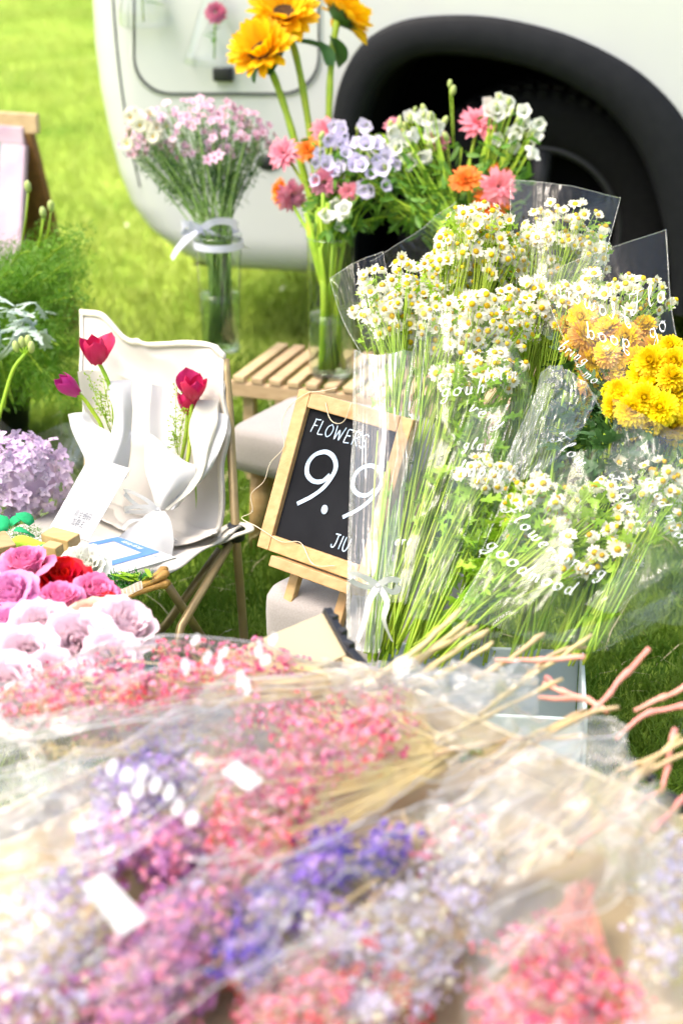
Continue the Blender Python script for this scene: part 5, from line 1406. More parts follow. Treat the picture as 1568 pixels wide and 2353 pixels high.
for a in ((0.03, .0, .98, .10), (.80, .10, .98, .62), (.03, .10, .12, .62), (.03, .62, .98, .74)):
    band(p2, a[0], a[1], a[2], a[3], M['blueprint'], pf)
try_text(p2, '推荐使用', lambda x, y: pf(.915 - y * .8, .17 + x * .9) + Vector((0, 0, .0006)), .10, M['print'])
try_text(p2, '支付', lambda x, y: pf(.86 - y * .8, .80 + x * .5) + Vector((0, 0, .0006)), .08, M['blueprint'])

def block(label, q, size, yaw, z=None, m='pine'):
    p = U(*q)
    mb = MB(); mb.box(p, size, rz(yaw) @ Matrix.Rotation(.08, 3, 'X')); tag(mb.build('wooden_block', M[m], None, smooth=False, bevel=.002), label, 'block', 'wooden blocks on the seat')
block('pale wooden block behind the pink rose at the edge', (-12, 1262, 2.50), (.05, .05, .03), .5)
block('wooden block under the white handwritten card', (140, 1240, 2.66), (.055, .03, .022), -.55)
block('small pale wooden block behind the red rose', (122, 1262, 2.56), (.026, .02, .018), -.5)
lm = thing('lime_felt_roll', 'lime green felt roll lying behind the pink rose', 'ornament', U(75, 1258, 2.6))
mb = MB(); P = crom([U(28, 1250, 2.60), U(50, 1243, 2.60), (U(85, 1255, 2.6)), U(115, 1262, 2.6)], 5); mb.tube(P, [.007 + .003 * sin(pi * i / (len(P) - 1)) for i in range(len(P))], 10); mb.build('felt_roll', M['lime'], lm)
gr = thing('green_felt_leaves', 'bright green felt leaves with moss behind the roses', 'ornament', U(50, 1230, 2.65))
for q, a, L in (((5, 1222, 2.66), .3, .035), ((75, 1232, 2.64), 2.2, .035), ((98, 1283, 2.58), -.4, .03), ((72, 1205, 2.68), 1.2, .03), ((20, 1212, 2.68), -1.2, .03)):
    mb = MB(); add_leaf(mb, Matrix.Translation(U(*q)) @ Matrix.Rotation(a, 4, 'Z') @ Matrix.Rotation(.7, 4, 'X'), L, .028); mb.build('felt_leaf', M['brightgreen'], gr, solid=.0015)
mb = MB()
for _ in range(260):
    p = U(rnd(18, 90), rnd(1208, 1240), 2.66 + rnd(-.01, .01)); mb.petal(frame(p, (rnd(-1, 1), rnd(-1, 1), rnd(-.2, 1))), rnd(.006, .014), .002, seg=1, wseg=1)
tag(mb.build('moss', M['leaf'], gr), kind='stuff')
ms = thing('moss_bundle', 'dark green moss bundle under the blue printed card', 'ornament', U(290, 1335, 2.58))
mb = MB()
for _ in range(700):
    p = U(rnd(236, 352), rnd(1318, 1352), 2.60 + rnd(-.02, .02)); p.z -= .1 * 0
    mb.petal(frame(p, (rnd(-1, 1), rnd(-1, 1), rnd(-.2, 1))), rnd(.008, .018), .003, seg=1, wseg=1)
tag(mb.build('moss', M['moss'], ms), kind='stuff')
mb = MB()
for i in range(10): add_leaf(mb, frame(U(rnd(290, 355), rnd(1312, 1335), 2.575), (rnd(-.2, 1), -.3, rnd(-.3, .5)), 0) @ Matrix.Rotation(-pi / 2, 4, 'X'), rnd(.025, .04), .008)
mb.build('leaf', M['fineleaf'], ms)
gb = thing('gilded_twig', 'gold painted twig bundle wrapped in lace at the seat edge', 'ornament', U(320, 1345, 2.57))
for k, (a, b) in enumerate((((268, 1372, 2.55), (386, 1318, 2.60)), ((280, 1380, 2.55), (388, 1335, 2.60)), ((300, 1362, 2.56), (382, 1306, 2.61)), ((275, 1378, 2.56), (380, 1328, 2.61)))):
    A, B = U(*a), U(*b); mb = MB(); P = [A.lerp(B, t) + Vector((0, 0, rnd(-.002, .002))) for t in (0, .25, .5, .75, .9, 1)]; mb.tube(P, [.004, .0042, .0045, .005, .0075, .005], 9); mb.build('twig', M['gold'], gb)
mb = MB(); f = sheet_fn([[U(255, 1360, 2.56), U(290, 1350, 2.56), U(325, 1335, 2.57)], [U(258, 1378, 2.54), U(292, 1368, 2.54), U(328, 1352, 2.55)]], amp=.002, freq=30)
for i in range(9):
    mb.tube([f(i / 8, v / 6) for v in range(7)], .0006, 4); mb.tube([f(v / 14, i / 8) for v in range(15)], .0006, 4)
mb.build('lace', M['lace'], gb)

# ================================================================== ROSES
def rose_layers(m, seed):
    """five petal shapes from tight centre to open outside; each is a piece of a cup with a rolled, wavy lip"""
    out = []
    for k, (R, L, half, lip, zoff) in enumerate([(.0060, .036, 115, .00, .012), (.0105, .040, 80, .001, .008), (.0155, .043, 66, .004, .004), (.0205, .043, 60, .008, .001), (.0245, .038, 56, .014, .0)]):
        def f(u, v, R=R, L=L, half=half, lip=lip, zoff=zoff, k=k):
            a = (u - .5) * 2
            shp = sqrt(max(0, 1 - abs(a) ** 3.2 * .75))
            h = L * v * (.45 + .55 * shp)
            r = R * (.35 + .65 * sin(pi / 2 * min(1, v * 1.35)) ** .8) * (1 - (.25 if k == 0 else .06) * v)
            if v > .72:
                r += lip * ((v - .72) / .28) ** 1.6
                h -= lip * .55 * ((v - .72) / .28) ** 2.2
            r += .0024 * noise.noise(Vector((a * 3 + seed, v * 3, k * 5.0))) * v * 2
            h += .0030 * noise.noise(Vector((a * 5 + seed, 3.0, k * 3.0))) * v * v
            sp_ = (a * .0025 if k < 2 else 0)
            an = a * radians(half)
            return Vector(((r + sp_) * sin(an), (r + sp_) * cos(an), zoff * .2 + h))
        mb = MB(); mb.grid(f, 12, 10); out.append(mb.mesh('rose_petal', m))
    return out
RL = {k: rose_layers(M[k], i * 3.3) for i, k in enumerate(('rose_pink', 'rose_lilac', 'rose_red', 'rose_pale', 'rose_white', 'rose_peach'))}
mb = MB()
for i in range(5): mb.petal(Matrix.Rotation(2 * pi * i / 5, 4, 'Z') @ Matrix.Translation((0, .003, 0)) @ Matrix.Rotation(.3, 4, 'X'), .026, .008, curl=-.3, seg=4, wseg=2, tipw=.05)
mb.ball((0, 0, -.005), .0065, (1, 1, 1.2), 10, 6); SEPAL = mb.mesh('sepals', M['leaf'])
ROSEBASE = G(40, 1640, 0.0) + Vector((0, -.06, 0))
def rose(label, q, nrm, kind, s, openness=1.0):
    s *= .98 if kind == 'rose_pale' else .82
    p = U(*q); F = frame(p, nrm, None, s) @ Matrix.Translation((0, 0, -.020))
    base = F @ Vector((0, 0, -.01))
    t = thing('rose', label, 'rose', base, 'roses in the bunch by the chair')
    k = 0
    for layer, n in enumerate((3, 4, 5, 5, 4 if openness > .8 else 2)):
        for i in range(n):
            Mx = F @ Matrix.Rotation(2 * pi * i / n + layer * .55 + rnd(-.15, .15), 4, 'Z') @ Matrix.Rotation(radians(rnd(-3, 3) - (layer * 2.0) * (openness - .5)), 4, 'X')
            inst('petal', RL[kind][layer], Mx @ Matrix.Scale(rnd(.96, 1.05), 4), t)
    inst('sepals', SEPAL, F, t)
    foot = Vector((ROSEBASE.x + (p.x - ROSEBASE.x) * .35, ROSEBASE.y + (p.y - ROSEBASE.y) * .3, .14))
    mb = MB(); mb.tube(bez(base, base.lerp(foot, .5) + (F @ Vector((0, 0, -.06)) - F @ Vector((0, 0, 0))) * .3, foot, 6), .003, 7); mb.build('stem', M['leafdark'], t)
for r_ in [
    ('pink rose highest at the photo edge, next to the red rose', (63, 1303, 2.32), (-.05, -.15, 1), 'rose_pink', 1.25, .7),
    ('large lilac pink rose at the edge below the highest pink one', (26, 1372, 2.24), (-.15, -.4, .9), 'rose_lilac', 1.3, 1),
    ('big deep red rose in the middle of the bunch', (146, 1335, 2.33), (.12, -.3, .9), 'rose_red', 1.3, 1),
    ('pink rosebud directly below the big red rose', (138, 1384, 2.24), (.05, -.2, 1), 'rose_pink', 1.15, .6),
    ('pink rosebud right of the red rose, by the gilded twig', (220, 1368, 2.28), (.3, -.3, .9), 'rose_pink', 1.15, .6),
    ('lilac pink rose low at the edge above the pale roses', (22, 1442, 2.18), (-.1, -.3, .9), 'rose_lilac', 1.15, .8),
    ('creamy white rose behind the red rose, against the blue card', (196, 1300, 2.42), (.2, -.45, .85), 'rose_white', 1.15, 1),
    ('small red rose peeping behind the pale pink rose', (247, 1406, 2.26), (.2, -.6, .7), 'rose_red', .85, .7),
    ('peach rose between the pink rosebuds and the pale roses', (208, 1432, 2.20), (.0, -.6, .8), 'rose_peach', 1.1, 1),
    ('largest pale pink rose above the pink dried flowers', (175, 1488, 2.10), (.1, -.7, .75), 'rose_pale', 1.35, 1),
    ('pale pink rose left of the largest pale one', (66, 1512, 2.08), (-.1, -.75, .7), 'rose_pale', 1.15, 1),
    ('pale pink rose with pointed petal right of the peach rose', (287, 1450, 2.15), (.35, -.3, .9), 'rose_pale', 1.3, .8),
    ('pale rose behind the largest pale one, below the pink rosebud', (95, 1450, 2.16), (0, -.6, .8), 'rose_pale', 1.15, 1),
    ('pale pink rose cut by the photo edge', (-6, 1505, 2.10), (-.1, -.6, .8), 'rose_pale', 1.1, 1),
    ('near white rose lowest at the photo edge', (18, 1585, 2.02), (-.1, -.7, .7), 'rose_pale', 1.25, 1),
    ('lowest blush rose tucked under the clear wrap', (60, 1640, 1.96), (0, -.7, .7), 'rose_pale', 1.0, 1),
    ('blush rose right of the largest pale one, above the pink bundle', (255, 1515, 2.06), (.2, -.6, .7), 'rose_pale', 1.0, 1),
    ('near white rose just above the tip of the pink dried bundle', (115, 1565, 2.03), (.05, -.7, .7), 'rose_pale', 1.1, 1)]:
    rose(*r_)
lf = thing('rose_foliage', 'dark green rose leaves between the blooms', 'foliage', ROSEBASE + Vector((0, 0, .14)))
for _ in range(16):
    mb = MB(); add_leaf(mb, frame(U(rnd(0, 240), rnd(1380, 1480), 2.24), (rnd(-1, 1), rnd(-1, 0), rnd(0, 1)), 0) @ Matrix.Rotation(-pi / 2, 4, 'X'), rnd(.03, .05), .02); mb.build('leaf', M['leafdark'], lf)
bk_ = thing('rose_bucket', 'grey bucket holding the roses', 'bucket', ROSEBASE)
mb = MB(); mb.lathe([(0, 0), (.09, 0), (.12, .25), (.125, .25), (.125, .24), (.115, .23), (.09, .02), (0, .02)], Matrix.Translation(ROSEBASE), 28); mb.build('bucket_body', M['bluegrey'], bk_)
mb = MB(); mb.tube([ROSEBASE + Vector((.125 * cos(a),   .125 * sin(a), .25)) for a in [2 * pi * i / 30 for i in range(31)]], .004, 8); mb.build('bucket_rim', M['bluegrey'], bk_)

# ================================================================== BUCKET BOX BEHIND THE CRATE and the right-hand glass vase
bcx = U(1105, 1500, 2.36)
bo = thing('grey_blue_flower_box', 'pale grey blue box behind the cream crate, holding the daisies', 'box', (bcx.x, bcx.y, 0))
BW2, BD2, BH2 = .285, .20, .245
Rq = rz(radians(-6))
for nm, c, s in (('box_side', (-BW2 / 2, 0, BH2 / 2), (.006, BD2, BH2)), ('box_side', (BW2 / 2, 0, BH2 / 2), (.006, BD2, BH2)), ('box_side', (0, -BD2 / 2, BH2 / 2), (BW2 - .008, .006, BH2)), ('box_side', (0, BD2 / 2, BH2 / 2), (BW2 - .008, .006, BH2)), ('box_bottom', (0, 0, .006), (BW2 - .01, BD2 - .01, .006))):
    mb = MB(); mb.box(Vector((bcx.x, bcx.y, 0)) + Rq @ Vector(c), s, Rq); mb.build(nm, M['bluegrey'], bo, smooth=False, bevel=.002)
gv = G(1630, 1690, 0)
vase('tall straight clear glass vase cut by the photo edge on the lawn', (gv.x, gv.y, 0.003), [(0, 0), (.056, 0), (.06, .012), (.06, .2), (.06, .34)], .0)

# ================================================================== DAISY BOUQUETS
def daisy_bouquet(label, base, blobs, n_stem=18, leaves=(), leafn=60, tiltx=0.0, buds=8, stem_r=.0013, detail=True):
    B = U(*base)
    t = thing('daisy_bouquet', label, 'bouquet', B, 'wrapped daisy bouquets')
    mbp, mbl = MB(), MB()
    heads = []
    for (px, py, D, rx, ry, rd, n) in blobs:
        c = U(px, py, D); k = mpp(D)
        for _ in range(int(n * 2.2)):
            q = c + Vector((rnd(-1, 1) * rx * k, rnd(-.6, .8) * rd, rnd(-1, .7) * ry * k)) * .8
            add_leaf(mbl, frame(q, (rnd(-1, 1), rnd(-1, .3), rnd(-.5, 1))) @ Matrix.Rotation(-pi / 2, 4, 'X'), rnd(.010, .02), rnd(.006, .012), 1)
        heads += spray_points(n, c, rx * k, ry * k, rd, up=.7, shell=.4, tilt=(tiltx, -.9, .8))
    tips = []
    ctr = sum((h[0] for h in heads), Vector()) / len(heads)
    for i in range(n_stem):
        h = random.choice(heads)[0]
        tip = B.lerp(ctr.lerp(h, .75), rnd(.68, .86))
        b = B + Vector((rnd(-.022, .022), rnd(-.02, .02), rnd(-.02, .02)))
        mb = MB(); m_ = b.lerp(tip, .5) + Vector((rnd(-.008, .008), rnd(-.006, .006), rnd(0, .01)))
        P = bez(b, m_, tip, 7); mb.tube(P, [stem_r * 1.25] * 3 + [stem_r] * 5, 6); mb.build('stem', M['stem'], t)
        tips.append((tip, P))
        for _ in range(leafn // n_stem):
            q = P[random.randint(2, 7)]; add_leaf(mbl, frame(q, (rnd(-1, 1), rnd(-1, .3), rnd(-.5, 1))) @ Matrix.Rotation(-pi / 2, 4, 'X'), rnd(.012, .026), rnd(.010, .018), 2)
    for i, (p, d) in enumerate(heads):
        F = frame(p, (d + Vector((rnd(-.5, .5), rnd(-.65, .1), rnd(-.3, .5)))).normalized(), s=rnd(.68, 1.06))
        o = inst('daisy_flower', (DAISY if detail else DAISYW)[random.choice((0, 1, 1, 2, 2, 3, 3, 4, 5))], F, t)
        if detail: inst('yellow_eye', EYE, F, o)
        tip, P = min(tips, key=lambda x: (x[0] - p).length)
        q = P[random.choice((4, 5, 6, 7))]
        mbp.tube(bez(q, q.lerp(p, .6) - d * .012, p - d * .0005, 4), .0007, 4)
    for _ in range(buds):
        p, d = random.choice(heads); p = p + Vector((rnd(-.02, .02), rnd(-.02, .02), rnd(-.01, .015)))
        inst('bud', EYE, frame(p, d, s=.7), t); tip, P = min(tips, key=lambda x: (x[0] - p).length); mbp.tube([tip, p], .0006, 4)
    for (px, py, D, rx, ry, n) in leaves:
        for _ in range(n):
            q = U(px + rnd(-rx, rx), py + rnd(-ry, ry), D + rnd(-.04, .04))
            add_leaf(mbl, frame(q, (rnd(-1, 1), rnd(-1, .2), rnd(-.4, 1))) @ Matrix.Rotation(-pi / 2, 4, 'X'), rnd(.014, .03), rnd(.012, .022), 2)
    tag(mbp.build('flower_stalks', M['stem'], t), kind='stuff')
    tag(mbl.build('leaves', M['fineleaf'], t), kind='stuff')
    return t
def wrap(par, rows, m='film', amp=.004, freq=10, seed=0, creases=0.0, nu=84, nv=60, nm='clear_wrap', wu=.0022):
    f = sheet_fn([[U(*p) for p in r] for r in rows], amp=amp, freq=freq, seed=seed, creases=creases, wu=wu)
    mb = MB(); mb.grid(f, nu, nv); mb.build(nm, M[m], par)
    # the cut edges catch the light
    return f
def edge(par, f, path, r=.0009):
    mb = MB(); mb.tube([f(u, v) for u, v in path], r, 5); mb.build('wrap_edge', M['filmmilk'], par)
def cone(par, B, T, r0, r1, seed, m='filmfine', vmax=.74, **k):
    f = cone_fn(B, T, r0, r1, seed, **k); mb = MB(); mb.grid(f, 84, 40, v1=vmax); mb.build('clear_wrap', M[m], par); return f
def to_px(p):
    q = p - Vector((0, 0, H)); dd = q.y * cp - q.z * sp; uu = q.y * sp + q.z * cp
    return CX + q.x / dd * FP, CY - uu / dd * FP, dd
def conform(f):
    A = np.array([to_px(f(i / 60, j / 60)) for i in range(61) for j in range(61)])
    def g(p):
        x, y, d = to_px(p)
        e = (A[:, 0] - x) ** 2 + (A[:, 1] - y) ** 2
        k = np.argpartition(e, 3)[:3]; w_ = 1 / (e[k] + 4)
        return U(x, y, float((A[k, 2] * w_).sum() / w_.sum()) - .0012)
    return g
def write(par, text, px, py, D, size_px, ang, slant=.25, mirror=False, pen=.085, spacing=1.0, jitter=0.0, on=None):
    """white print on the film: a line of script at a place on the wrap, sloping by ang degrees"""
    o = U(px, py, D); k = mpp(D) * size_px
    a = radians(ang); r_, u_ = Vector((1, 0, 0)), Vector((0, sp, cp))
    R_, U_ = r_ * cos(a) - u_ * sin(a), r_ * sin(a) + u_ * cos(a)
    if mirror: R_ = -R_
    g_ = conform(on) if on else (lambda p: p)
    mb = MB(); letters(mb, text, lambda x, y: g_(o + R_ * k * (x * spacing + y * slant) + U_ * k * y), pen=pen, gap=.14)
    mb.build('script_print', M['print'], par, smooth=False)

d2 = daisy_bouquet('daisy bouquet with the topmost white flowers, before the orange blooms', (985, 1500, 2.40), [(1095, 570, 2.78, 105, 115, .08, 135), (1015, 640, 2.76, 75, 75, .06, 60)], 22, leafn=40, detail=False, buds=30)
f = wrap(d2, [[(850, 605, 2.86), (950, 540, 2.90), (1048, 468, 2.90)], [(890, 700, 2.86), (980, 640, 2.9), (1062, 600, 2.9)], [(930, 800, 2.8), (1000, 760, 2.84), (1070, 740, 2.84)]], 'film', seed=4, creases=.006); edge(d2, f, [(i / 20, 0) for i in range(21)])
d3 = daisy_bouquet('daisy bouquet under the tall square-topped wrap in front of the tyre', (1040, 1500, 2.44), [(1285, 590, 2.84, 130, 135, .09, 175)], 20, leafn=40, tiltx=.1, detail=False, buds=30)
f = wrap(d3, [[(1172, 415, 2.80), (1240, 420, 2.755), (1330, 432, 2.75), (1424, 455, 2.80)], [(1172, 520, 2.78), (1240, 530, 2.735), (1320, 540, 2.73), (1398, 560, 2.78)], [(1185, 640, 2.75), (1240, 650, 2.71), (1310, 655, 2.71), (1380, 650, 2.75)], [(1190, 760, 2.7), (1240, 770, 2.67), (1290, 775, 2.67), (1340, 760, 2.7)]], 'film', amp=.003, seed=9)
edge(d3, f, [(i / 20, 0) for i in range(21)]); edge(d3, f, [(1, i / 20) for i in range(16)]); edge(d3, f, [(0, i / 20) for i in range(16)])
d4 = daisy_bouquet('daisy bouquet at the upper right behind the orange chrysanthemums', (1100, 1500, 2.46), [(1400, 690, 2.72, 160, 75, .08, 90), (1235, 715, 2.72, 105, 85, .06, 90)], 22, leafn=40, tiltx=.1, detail=False, buds=30)
d1_ = daisy_bouquet('largest daisy bouquet, full of white flowers, wrapped and tied with white ribbon', (868, 1510, 2.40), [(918, 705, 2.66, 112, 120, .085, 125), (1105, 755, 2.62, 150, 110, .075, 130), (1110, 860, 2.55, 125, 65, .05, 42)], 50, leaves=[(1090, 920, 2.53, 75, 70, 110), (1080, 1080, 2.5, 60, 90, 60), (1060, 1250, 2.45, 40, 80, 40)], leafn=90, stem_r=.0014)
f = wrap(d1_, [[(815, 808, 2.56), (830, 812, 2.545), (880, 815, 2.53), (945, 812, 2.54)], [(809, 1000, 2.52), (830, 1005, 2.50), (880, 1010, 2.48), (940, 1010, 2.49)], [(803, 1220, 2.47), (825, 1225, 2.45), (865, 1235, 2.43), (915, 1240, 2.43)], [(799, 1380, 2.43), (820, 1385, 2.41), (850, 1390, 2.39), (890, 1400, 2.39)], [(798, 1490, 2.40), (812, 1495, 2.38), (840, 1500, 2.37), (870, 1500, 2.37)]], 'filmveil', amp=.004, seed=12, creases=.006)
edge(d1_, f, [(0, i / 30) for i in range(31)], .0016); edge(d1_, f, [(i / 20, 0) for i in range(21)]); edge(d1_, f, [(.08, i / 30) for i in range(31)], .0012)
f = wrap(d1_, [[(757, 640, 2.60), (815, 605, 2.585), (880, 580, 2.60)], [(785, 735, 2.58), (835, 715, 2.555), (900, 690, 2.565)], [(820, 800, 2.56), (865, 790, 2.535), (920, 775, 2.545)], [(850, 850, 2.55), (890, 850, 2.53), (940, 850, 2.53)]], 'filmfine', amp=.003, seed=15); edge(d1_, f, [(0, i / 20) for i in range(21)]); edge(d1_, f, [(i / 20, 0) for i in range(21)])
f = wrap(d1_, [[(965, 725, 2.55), (1030, 712, 2.52), (1110, 740, 2.52), (1190, 800, 2.54)], [(935, 900, 2.52), (1020, 895, 2.475), (1120, 910, 2.47), (1220, 930, 2.5)], [(895, 1150, 2.46), (960, 1150, 2.42), (1050, 1160, 2.41), (1140, 1180, 2.44)], [(865, 1380, 2.40), (905, 1385, 2.37), (960, 1390, 2.365), (1020, 1400, 2.38)]], 'filmfine', amp=.004, seed=19, creases=.007)
edge(d1_, f, [(0, i / 30) for i in range(31)], .0012); edge(d1_, f, [(.12, i / 30) for i in range(31)], .0008)
write(d1_, 'belin', 1112, 876, 2.462, 30, -6, on=f); write(d1_, 'gouh', 1012, 912, 2.462, 36, -6, on=f, spacing=1.2); write(d1_, 'very', 1072, 942, 2.455, 34, 28, on=f, spacing=1.2); write(d1_, 'ere', 905, 1252, 2.40, 26, 0, on=f)
bow(d1_, U(868, 1345, 2.345), 1.0, M['satin'], .0095, XR, ZU, [[(0, 0, 0), (-.012, -.02, .01), (-.018, -.05, .008), (-.028, -.085, .0)], [(0, 0, 0), (.012, -.022, .01), (.008, -.05, .008), (.02, -.085, .002)]],
    [[(0, 0, 0), (-.02, .016, .012), (-.035, .02, .008), (-.037, .008, 0), (-.018, -.002, -.002), (0, 0, 0)], [(0, 0, 0), (.014, .012, .012), (.028, .008, .008), (.024, -.01, 0), (.01, -.006, 0), (0, 0, 0)]])
d8 = daisy_bouquet('small daisy bunch low in the middle with leafy green under its flowers', (940, 1500, 2.34), [(1115, 1085, 2.47, 78, 45, .05, 28)], 26, leaves=[(1130, 1170, 2.46, 80, 60, 120), (1090, 1270, 2.42, 60, 60, 50)], leafn=40, buds=3)
f = wrap(d8, [[(1080, 940, 2.44), (1160, 930, 2.41), (1260, 900, 2.43)], [(1040, 1060, 2.42), (1120, 1060, 2.38), (1200, 1040, 2.40)], [(1000, 1220, 2.38), (1060, 1230, 2.35), (1130, 1220, 2.37)], [(940, 1420, 2.33), (980, 1430, 2.31), (1020, 1430, 2.32)]], 'filmfine', amp=.004, seed=23, creases=.008); edge(d8, f, [(1, i / 20) for i in range(21)])
write(d8, 'glad', 1062, 1030, 2.37, 28, 5, on=f); write(d8, 'happy', 1050, 1092, 2.365, 36, 4, on=f)
d7 = daisy_bouquet('daisy bouquet lying lowest at the right under lettered clear wrap', (975, 1500, 2.28), [(1240, 1175, 2.40, 95, 95, .06, 42), (1440, 1150, 2.42, 130, 90, .06, 40), (1370, 1265, 2.36, 120, 80, .05, 40)], 44, leaves=[(1230, 1230, 2.38, 90, 60, 90), (1340, 1200, 2.40, 100, 80, 70), (1130, 1330, 2.33, 70, 50, 40)], leafn=80, buds=12, tiltx=.1)
f7 = wrap(d7, [[(1235, 1062, 2.33), (1330, 1040, 2.29), (1450, 1020, 2.29), (1600, 980, 2.32)], [(1172, 1190, 2.30), (1290, 1190, 2.25), (1430, 1185, 2.25), (1600, 1180, 2.29)], [(1110, 1300, 2.27), (1230, 1320, 2.22), (1380, 1340, 2.22), (1600, 1340, 2.26)], [(1045, 1420, 2.25), (1150, 1450, 2.20), (1280, 1480, 2.20), (1420, 1500, 2.23)]], 'filmfine', amp=.005, seed=27, creases=.006)
edge(d7, f7, [(0, i / 30) for i in range(31)], .0013)
write(d7, 'Flowers', 1150, 1170, 2.245, 36, 44, spacing=1.1, on=f7); write(d7, 'bring', 1285, 1290, 2.225, 36, 22, spacing=1.15, on=f7); write(d7, 'good', 1112, 1255, 2.23, 40, 38, spacing=1.2, on=f7); write(d7, 'mood', 1208, 1330, 2.21, 36, 20, spacing=1.2, on=f7)
f = wrap(d7, [[(1240, 870, 2.46), (1290, 850, 2.44), (1370, 925, 2.44)], [(1190, 990, 2.43), (1250, 985, 2.40), (1330, 1010, 2.41)], [(1130, 1120, 2.40), (1190, 1110, 2.37), (1260, 1080, 2.38)]], 'filmveil', amp=.005, seed=31, creases=.012, wu=.009); edge(d7, f, [(i / 20, 0) for i in range(21)])
write(d7, 'Flow', 1262, 1010, 2.40, 34, 42, on=f)
d9 = daisy_bouquet('pale hazy daisy bunch cut by the photo edge under milky wrap', (1330, 1500, 2.30), [(1530, 1130, 2.38, 70, 110, .06, 34)], 10, leafn=20)
f = wrap(d9, [[(1400, 1080, 2.31), (1490, 1010, 2.27), (1620, 960, 2.29)], [(1420, 1180, 2.29), (1500, 1170, 2.25), (1620, 1170, 2.27)], [(1420, 1300, 2.27), (1500, 1310, 2.23), (1620, 1330, 2.25)], [(1340, 1400, 2.26), (1450, 1420, 2.22), (1600, 1440, 2.24)]], 'film', amp=.008, freq=14, seed=35, creases=.012)
write(d9, 'good mood', 1480, 1100, 2.235, 32, 62, on=f); write(d9, 'Flowers', 1400, 1090, 2.24, 34, 64, on=f)
f = wrap(d7, [[(1020, 1440, 2.20), (1150, 1470, 2.17), (1350, 1440, 2.17), (1560, 1370, 2.2)], [(1060, 1500, 2.19), (1180, 1510, 2.16), (1340, 1490, 2.16), (1500, 1450, 2.2)], [(1150, 1540, 2.18), (1220, 1530, 2.16), (1310, 1515, 2.16), (1385, 1485, 2.18)]], 'film', amp=.012, freq=16, seed=41, creases=.016, nm='gathered_wrap')

# chrysanthemum bouquets
def mum_bouquet(label, base, spots, meshes, axis, s, leafn=14):
    B = U(*base); t = thing('chrysanthemum_bouquet', label, 'bouquet', B, 'chrysanthemum bouquets')
    mbl = MB()
    for q in spots:
        p = U(*q[:3]); d = (Vector(axis) + Vector((rnd(-.5, .5), rnd(-.3, .3), rnd(-.4, .4)))).normalized()
        F = frame(p, d, s=s * (q[3] if len(q) > 3 else 1) * rnd(.94, 1.08))
        o = inst('flower_head', random.choice(meshes), F, t); inst('calyx', CALYX, F, o)
        mb = MB(); mb.tube(bez(p, p - d * .06 + Vector((0, 0, -.03)), B + Vector((rnd(-.02, .02), rnd(-.02, .02), 0)), 7), .0024, 7); mb.build('stem', M['stem'], t)
        for _ in range(leafn):
            a = p.lerp(B, rnd(.06, .4)); add_leaf(mbl, frame(a, (rnd(-1, 1), rnd(-1, .3), rnd(-.5, 1))) @ Matrix.Rotation(-pi / 2, 4, 'X'), rnd(.03, .05), rnd(.018, .028), 2)
    tag(mbl.build('leaves', M['leafdark'], t), kind='stuff')
    return t
om = mum_bouquet('orange chrysanthemum bouquet seen through lettered wrap above the yellow one', (1200, 1500, 2.42), [(1338, 728, 2.66), (1335, 772, 2.62), (1400, 760, 2.63), (1440, 775, 2.62), (1395, 815, 2.6), (1460, 830, 2.6), (1350, 830, 2.62), (1500, 800, 2.63), (1360, 880, 2.62), (1420, 880, 2.61), (1320, 795, 2.66), (1545, 820, 2.66), (1390, 950, 2.62), (1300, 750, 2.68, .8), (1370, 790, 2.64, .8), (1480, 750, 2.68, .8), (1430, 850, 2.6, .8)], MUM_O, (0, -.6, .7), .85, 7)
f5 = wrap(om, [[(1240, 640, 2.60), (1320, 600, 2.565), (1430, 560, 2.56), (1526, 530, 2.59)], [(1295, 780, 2.57), (1370, 765, 2.53), (1460, 750, 2.525), (1545, 735, 2.55)], [(1370, 920, 2.54), (1430, 915, 2.50), (1500, 910, 2.50), (1580, 890, 2.52)], [(1440, 1040, 2.51), (1480, 1040, 2.485), (1530, 1040, 2.485), (1600, 1020, 2.5)]], 'film', amp=.003, seed=51)
edge(om, f5, [(0, i / 30) for i in range(31)], .0013); edge(om, f5, [(i / 20, 0) for i in range(21)]); edge(om, f5, [(1, i / 30) for i in range(20)], .0012)
write(om, 'Flo', 1448, 722, 2.508, 46, -22, spacing=1.0, on=f5); write(om, 'go', 1496, 780, 2.505, 42, -36, spacing=1.0, on=f5)
write(om, 'Flowers', 1448, 752, 2.505, 38, 24, mirror=True, spacing=1.15, on=f5); write(om, 'good', 1446, 800, 2.50, 38, 14, mirror=True, spacing=1.15, on=f5); write(om, 'bring', 1280, 800, 2.53, 28, 32, on=f5); write(om, 'mo', 1335, 862, 2.53, 28, 36, on=f5)
ym = mum_bouquet('bright yellow chrysanthemum bouquet at the right edge', (1300, 1500, 2.36), [(1500, 832, 2.46), (1550, 835, 2.45), (1425, 905, 2.46), (1440, 920, 2.45), (1500, 890, 2.46, .9), (1515, 940, 2.42, 1.15), (1450, 945, 2.42), (1560, 905, 2.44), (1490, 975, 2.43, .85), (1560, 880, 2.46), (1550, 985, 2.45), (1470, 865, 2.5, .85), (1590, 950, 2.43), (1580, 840, 2.48), (1530, 1010, 2.48, .8), (1425, 960, 2.47, .8), (1475, 840, 2.5, .8), (1410, 935, 2.45, .8), (1540, 870, 2.43, .9), (1480, 915, 2.42, .9), (1540, 800, 2.5, .8), (1405, 900, 2.5, .7), (1465, 990, 2.44, .8), (1590, 1000, 2.45)], MUM_Y, (-.1, -.65, .65), .86, 6)
